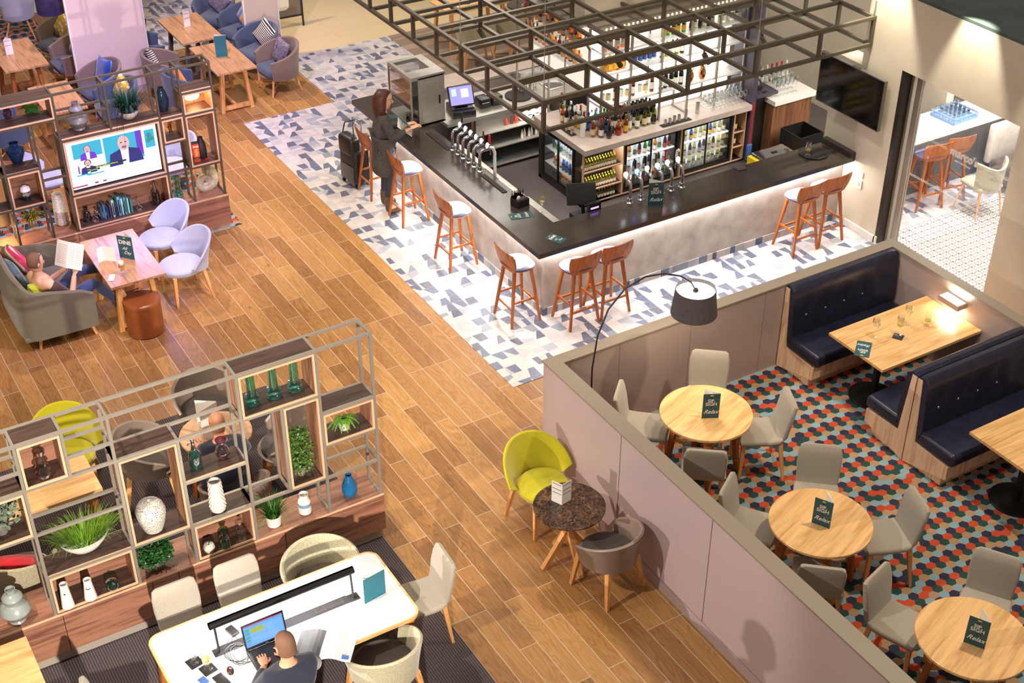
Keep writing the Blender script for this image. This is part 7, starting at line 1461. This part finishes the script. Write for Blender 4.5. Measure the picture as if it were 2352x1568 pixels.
for q, l_, z_ in (((6.83, 22.0, .7505), 'tall three-sided white menu on the brown oak rear table', R(10)), ((3.96, 22.34, .7505), 'tall three-sided white menu on the table at the top left', R(0))):
    t = thing('menu_stand', l_, 'menu', q, z_)
    for k_ in range(3):
        a = k_ * 2 * PI / 3; T = Matrix.Rotation(a, 4, 'Z') @ Matrix.Translation((0, -.035, 0)); MB().box((-.058, -.001, 0), (.058, .001, .26), T).build('page', 'paper', t); MB().box((-.05, -.0016, .15), (.05, -.0011, .156), T).box((-.05, -.0016, .23), (.05, -.0011, .236), T).build('print_band', 'menu', t)
menu('tall cream menu the man behind the shelf divider is reading', (3.14, 11.15, .758), R(20), 'white', False, .27, .17, open_=R(55))
glass('b', (3.34, 11.08, .758), 'glass of pale beer on the round table behind the divider', drink=('beer', .055, .11), s=1.1)
# ---- cushions
def cushion(label, loc, rot, m, sz=.42, th=.14):
    mb = MB(); n = 12; top = []; vs = []
    for i in range(n + 1):
        for j in range(n + 1):
            u, v = 2 * i / n - 1, 2 * j / n - 1; e = max(0, (1 - u ** 4) * (1 - v ** 4)) ** .55; pin = 1 - .10 * (1 - abs(u) ** 2) * abs(v) ** 3; pin2 = 1 - .10 * (1 - abs(v) ** 2) * abs(u) ** 3
            vs.append(((u * sz / 2 * pin2), e * th / 2, v * sz / 2 * pin))
    vb = [(x, -y, z) for x, y, z in vs]; fs = []; N = n + 1; o_ = N * N
    for i in range(n):
        for j in range(n): a = i * N + j; fs += [(a, a + 1, a + N + 1, a + N), (o_ + a, o_ + a + N, o_ + a + N + 1, o_ + a + 1)]
    mb.add(vs + vb, fs, True); o = mb.build('cushion', m, loc=loc); o.rotation_euler = rot; tag(o, label, 'cushion'); return o
def stripes(name, cols, scale, axis=0):
    m = mat(name, cols[0], .85); g = G(m); x, y, z = g.sep(g.coord()); f = g.m_('FRACT', g.m_('MULTIPLY', (x, y, z)[axis], scale)); k_ = len(cols)
    g.put(bs(m).inputs['Base Color'], g.ramp(f, [(i / k_, srgb(c_)) for i, c_ in enumerate(cols)], 'CONSTANT')); return m
M['striped'] = stripes('striped_fabric', ['#b8b34a', '#e8d8c0', '#c93a5a', '#f0c9c0', '#8a8f35', '#7a7468', '#d85a78', '#c9c04e'], 3.2, 0); M['maze'] = stripes('maze_fabric', ['#1d1a1c', '#e6ddd0'], 30, 2); M['velvet'] = noisy('navy_velvet', '#152a66', '#0c1a44', .5, 8, Sheen_Weight=.8); M['velvetb'] = noisy('glossy_blue_velvet', '#1a4fb0', '#123a86', .35, 8, Sheen_Weight=.6); M['tealv'] = noisy('teal_velvet', '#0f4a5a', '#0a3240', .5, 8, Sheen_Weight=.6)
M['leafc'] = dots('leaf_cushion', '#c9a63a', '#e8e2cc', 14, .42); M['silverc'] = noisy('silvery_speckle', '#8d8290', '#55506a', .4, 26); M['lime'] = fabric('lime_fabric', '#b5c01c'); M['redc'] = fabric('scarlet_fabric', '#c4141c'); M['orangeb'] = stripes('orange_blue_fabric', ['#d98a4a', '#7a9fc0', '#5f7fae', '#caa070'], 5, 0)
cushion('striped pink, green and cream cushion at the back of the sofa', (2.32, 15.72, .74), (R(-22), R(28), R(110)), 'striped', .52); cushion('dark teal velvet cushion on the sofa behind the reading man', (2.27, 15.34, .70), (R(-20), R(-8), R(95)), 'tealv', .44); cushion('lime green cushion at the near end of the sofa', (2.42, 15.02, .60), (R(-30), R(20), R(70)), 'lime', .40)
cushion('scarlet cushion on the beige armchair behind the divider', (0.97, 10.40, .66), (R(-50), 0, R(150)), 'redc', .46)
for l_, x, y, fx, fy, m, tw in (('black and white maze cushion on the blue grey armchair', 7.93, 21.26, 6.9, 20.95, 'maze', 35), ('silvery violet cushion on the mink armchair nearest the tiles', 7.86, 20.42, 6.9, 20.35, 'silverc', 8), ('small striped violet cushion against the pink column', 5.93, 21.14, 6.9, 20.95, 'maze', 20), ('orange and blue cushion in the armchair behind the lantern box', 6.02, 20.24, 6.9, 20.3, 'orangeb', 25),
    ('yellow cushion with white leaf lines at the top left', 5.12, 23.35, 4.0, 23.1, 'leafc', 30), ('large navy velvet cushion on the armchair beside the pink column', 5.06, 22.38, 4.0, 22.3, 'velvet', 10), ('glossy blue velvet cushion seen above the television shelving', 5.12, 21.15, 4.1, 20.95, 'velvetb', -5), ('yellow and green leaf cushion seen above the television shelving', 5.13, 20.28, 4.1, 20.3, 'leafc', 20), ('silvery speckled navy cushion on the farthest blue armchair', 7.85, 23.12, 6.9, 22.7, 'silverc', 30), ('rust striped cushion beside the narrow cream column', 8.0, 22.25, 6.9, 22.1, 'orangeb', 30)):
    a = face(x, y, fx, fy); cushion(l_, (x, y, .64), (R(-18), R(tw), a), m, .42)
# ---- arc lamp
t = thing('arc_floor_lamp', 'tall black arc floor lamp with a dark drum shade over the booth area', 'lamp', (6.62, 9.42, F)); MB().lathe([(.15, 0), (.155, .015), (.02, .03)], 28).build('base', 'black', t)
S_ = Vector((.93, -.40, 1.90)); pts = [(0, 0, .02), (0, 0, .5), (.0, -.0, 1.05), (.04, -.015, 1.45), (.13, -.05, 1.75), (.28, -.11, 1.98), (.46, -.19, 2.10), (.63, -.26, 2.12), (.78, -.33, 2.08), (.88, -.38, 2.00), tuple(S_)]
MB().tube(pts, .009, 8).build('arc_pole', 'black', t); T = Matrix.Translation(S_)
MB().lathe([(.20, .02), (.235, -.26), (.231, -.26), (.196, .02)], 40, T=T, caps=False).build('lamp_shade', noisy('dark_linen_shade', '#3b3539', '#57504f', .9, 30, stretch=(1, 1, 12)), t); MB().lathe([(.197, -.02), (.002, -.02)], 40, T=T, caps=False).build('diffuser', emis('lit_diffuser', (1, .95, .88), 6), t); MB().lathe([(.022, -.018), (.03, .0), (.02, .025), (.012, .03)], 16, T=T).build('finial', 'black', t)
light('POINT', 'arc_lamp_bulb', (6.62 + .93, 9.42 - .40, F + 1.78), (0, 0, 0), 22, WARM, .08)
# ---- wall lamp on the booth wall
t = thing('wall_lamp', 'small square wall lamp shining up and down above the booth table', 'wall lamp', (10.93, 8.58, F + .93)); MB().box((-.15, -.15, -.03), (-.0, .15, .03)).build('housing', 'part', t); MB().box((-.14, -.13, .0305), (-.02, .13, .033)).box((-.14, -.13, -.033), (-.02, .13, -.0305)).build('lit_lens', emis('wall_lamp_lens', (1, .93, .82), 5), t)
light('AREA', 'wall_lamp_up', (10.84, 8.58, F + .98), (10.84, 8.58, 5), 2.2, WARM, .10, sy=.24)
o = light('AREA', 'wall_lamp_down', (10.84, 8.58, F + .89), (10.84, 8.58, 0), 2.6, WARM, .10, sy=.24)
# ---- wall television
t = thing('wall_television', 'large switched-off television on the cream wall beside the opening', 'television', (12.56, 12.25, 1.62), 0); MB().box((0, -.60, -.0), (.05, .60, .70)).build('casing', mat('silver_bezel', '#8d8a86', .25, .8), t); MB().box((-.003, -.585, .015), (-.0005, .585, .685)).build('screen', mat('black_screen', '#0c0b0b', .08), t); MB().box((.05, -.15, .2), (.13, .15, .5)).build('bracket', 'black', t)
t = thing('socket_plate', 'white double wall socket beside the last bar stool', 'socket', (12.685, 11.93, .80)); MB().box((-.012, -.045, -.16), (0, .045, -.03)).box((-.012, -.045, .0), (0, .045, .09)).build('plate', 'white', t); MB().box((-.0135, -.02, -.12), (-.0122, .02, -.07)).build('switch', 'kick', t)
# ---- glazed door of the next room
t = thing('glass_door', 'glass door pane with the lettering marco\'s and chain pattern', 'door', (12.86, 10.56, 0)); MB().box((-.006, -.95, .03), (.006, .72, 2.48)).build('pane', 'pane', t); MB().box((-.03, .72, 0), (.03, .80, 2.5)).box((-.03, .86, 0), (.03, .93, 2.5)).build('frame', 'tube', t); MB().box((-.02, -.95, 0), (.02, .72, .04)).build('floor_track', 'steel', t)
text(t, "marco's", .145, (-.0075, -.12, 1.70), (PI / 2, 0, -PI / 2), 'white', bold=.004); text(t, 'NEW YORK ITALIAN', .028, (-.0075, -.12, 1.60), (PI / 2, 0, -PI / 2), 'white', name='small_lettering'); mb = MB()
for z in (1.70, 1.12):
    for i in range(24):
        y = .66 - .066 * i
        if z > 1.5 and -.38 < y < .16: continue
        mb.box((-.0075, y - .026, z - .012), (-.0065, y + .026, z - .009)).box((-.0075, y - .026, z + .009), (-.0065, y + .026, z + .012)).box((-.0075, y - .026, z - .009), (-.0065, y - .023, z + .009)).box((-.0075, y + .023, z - .009), (-.0065, y + .026, z + .009))
mb.build('chain_pattern', 'white', t)
# ---- the next room
light('AREA', 'next_room_fill', (14.6, 11.0, 3.2), (14.6, 11.0, 0), 330, NEU, 2.5)  # area light added inside because the roof keeps the atrium light out
t = thing('white_bar_counter', 'white stone bar counter behind the glass door', 'bar counter', (13.35, 12.07, 0)); MB().box((0, 0, .94), (3.6, .62, 1.0)).build('worktop', mat('white_quartz', '#ded6cf', .25), t); MB().box((.1, .2, 0), (3.6, .5, .94)).build('tiled_front', tiles_plain('slate_blue_tiles', '#4f6070', '#7a8896', .12, .3), t)
t = thing('glass_rack', 'pale blue dishwasher rack full of glasses on the white counter', 'rack', (14.85, 12.38, 1.001), R(3)); mb = MB(); RK = mat('pale_blue_plastic', '#7fa3cf', .4)
mb.box((-.25, -.22, 0), (.25, .22, .02))
for a, b_ in (((-.25, -.22), (.25, -.21)), ((-.25, .21), (.25, .22)), ((-.25, -.21), (-.24, .21)), ((.24, -.21), (.25, .21))): mb.box((a[0], a[1], .02), (b_[0], b_[1], .04)).box((a[0], a[1], .075), (b_[0], b_[1], .095))
for i in range(9):
    x = -.245 + .061 * i; mb.box((x - .004, -.22, .02), (x + .004, -.212, .09)); y = -.215 + .053 * i; mb.box((-.25, y - .004, .02), (-.242, y + .004, .09))
mb.build('crate', RK, t)
for i in range(5):
    for j in range(5): glass('b', (14.85 - .19 + .095 * i, 12.38 - .16 + .08 * j, 1.022), 'upright tumbler in the pale blue glass rack', 'tumblers in the blue rack', s=.85)
t = thing('till', 'till with a violet display beyond the pale blue rack', 'till', (14.15, 12.6, 1.001), R(-30)); MB().rbox((-.12, -.1, 0), (.12, .1, .25), .02).build('housing', 'black', t); MB().box((-.07, -.102, .15), (.05, -.1005, .18)).build('customer_display', emis('violet_display_b', (.5, .2, 1), 2), t)
for x, l_ in ((14.02, 'left bar stool behind the glass door'), (14.46, 'right bar stool behind the glass door')): dup(s0, (x, 11.98, .005), face(0, 0, .2, 1), l_, 'bar stools behind the glass door')
t = thing('quilted_bench', 'white quilted high-backed bench behind the glass door', 'bench', (15.2, 11.9, 0)); MB().rbox((0, 0, .35), (1.6, .12, .95), .04).build('backrest', noisy('white_quilt', '#d8d2cb', '#c2bab2', .5, 8), t); MB().rbox((0, -.5, .2), (1.6, .0, .45), .05).build('seat', 'fdark', t)
t = thing('winged_chair', 'cream buttoned chair seen through the glass door', 'chair', (14.55, 11.42, .005), R(175)); MB().shell(.22, .035, R(-70), R(70), .40, lambda u: .80 + .04 * math.cos(2 * PI * u), 20, 5, .03).build('backrest', 'fbeige', t); MB().rbox((-.22, -.22, .40), (.22, .2, .48), .04).build('seat', 'fbeige', t)
for sx in (-1, 1):
    for sy in (-1, 1): leg_mb(sx * .17, sy * .17, .41, sx, sy, .06, .035, .022, True).build('leg', 'leg', t)
# ---- rear carpeted corner behind the canopy
rect_table('dining_table', 'blond oak table with a SIP menu on the taupe carpet behind the canopy', 10.9, 20.2, 12.1, 20.9, .008, .75, 'honey', 'four')
menu('SIP SIGH menu standing on the blond oak table behind the canopy', (11.35, 20.45, .7585), R(-20), 'sip', False, .22, .14)
for x, y, tx, ty, l_ in ((11.1, 19.65, 11.3, 20.5, 'pale tub chair in front of the blond oak table, left one'), (11.85, 19.6, 11.8, 20.5, 'pale tub chair in front of the blond oak table, right one'), (12.55, 20.5, 11.8, 20.5, 'pale tub chair at the right end of the blond oak table')):
    dup(b0, (x, y, .008), face(x, y, tx, ty), l_, 'pale tub chairs behind the canopy', 1.1)
light('AREA', 'rear_ceiling_light', (11.4, 19.8, 5.0), (11.4, 19.8, 0), 130, NEU, 2.0)
# easel poster
t = thing('easel_poster', 'easel poster of a white coffee cup with a round green emblem', 'easel', (8.95, 22.86, 0), R(-3)); MB().box((-.33, 0, .22), (.33, .02, 1.5)).build('poster_board', mat('brown_grey_poster', '#7a6f64', .5), t); mb = MB()
for x in (-.32, .32): mb.bar((x, .0, 1.5), (x, -.03, 0), .03, .03)
mb.box((-.33, -.01, .19), (.33, .02, .22)).build('frame', 'black', t); T = Matrix.Rotation(PI / 2, 4, 'X'); MB().loft([[Vector((x, y, z)) for x, z in ((-.20, .38), (-.1, .34), (.02, .34), (.08, .38), (.12, 1.2), (-.24, 1.2))] for y in (-.003, -.001)], smooth=False).build('printed_cup', 'white', t)
gr = mat('emblem_green', '#1f6b4a', .5); C_ = lambda r, y, m, seg=28: MB().loft([[Vector((-.07 + math.cos(2 * PI * k_ / seg) * r, yy, .78 + math.sin(2 * PI * k_ / seg) * r)) for k_ in range(seg)] for yy in (y, y + .001)], smooth=False).build('emblem', m, t)
C_(.10, -.0045, gr); C_(.072, -.006, 'white'); C_(.065, -.0075, gr)
MB().loft([[Vector((-.07 + x, y, .78 + z)) for x, z in ((-.03, -.05), (.03, -.05), (.04, .0), (.02, .04), (0, .055), (-.02, .04), (-.04, .0))] for y in (-.009, -.008)], smooth=False).build('emblem_figure', 'white', t)
# pendant lamp at the top left
t = thing('pendant_lamp', 'dark blue drum pendant lamp at the top left edge', 'lamp', (4.75, 22.35, 1.3)); MB().lathe([(.23, 0), (.23, .42), (.226, .42), (.226, 0)], 40, caps=False).build('lamp_shade', noisy('dark_blue_shade', '#24204a', '#3a2f5a', .7, 6), t); MB().ball((0, 0, .36), .05, 12).build('bulb', 'bulbs', t); MB().tube([(0, 0, .36), (0, 0, 3.2)], .004, 6).build('cord', 'black', t)
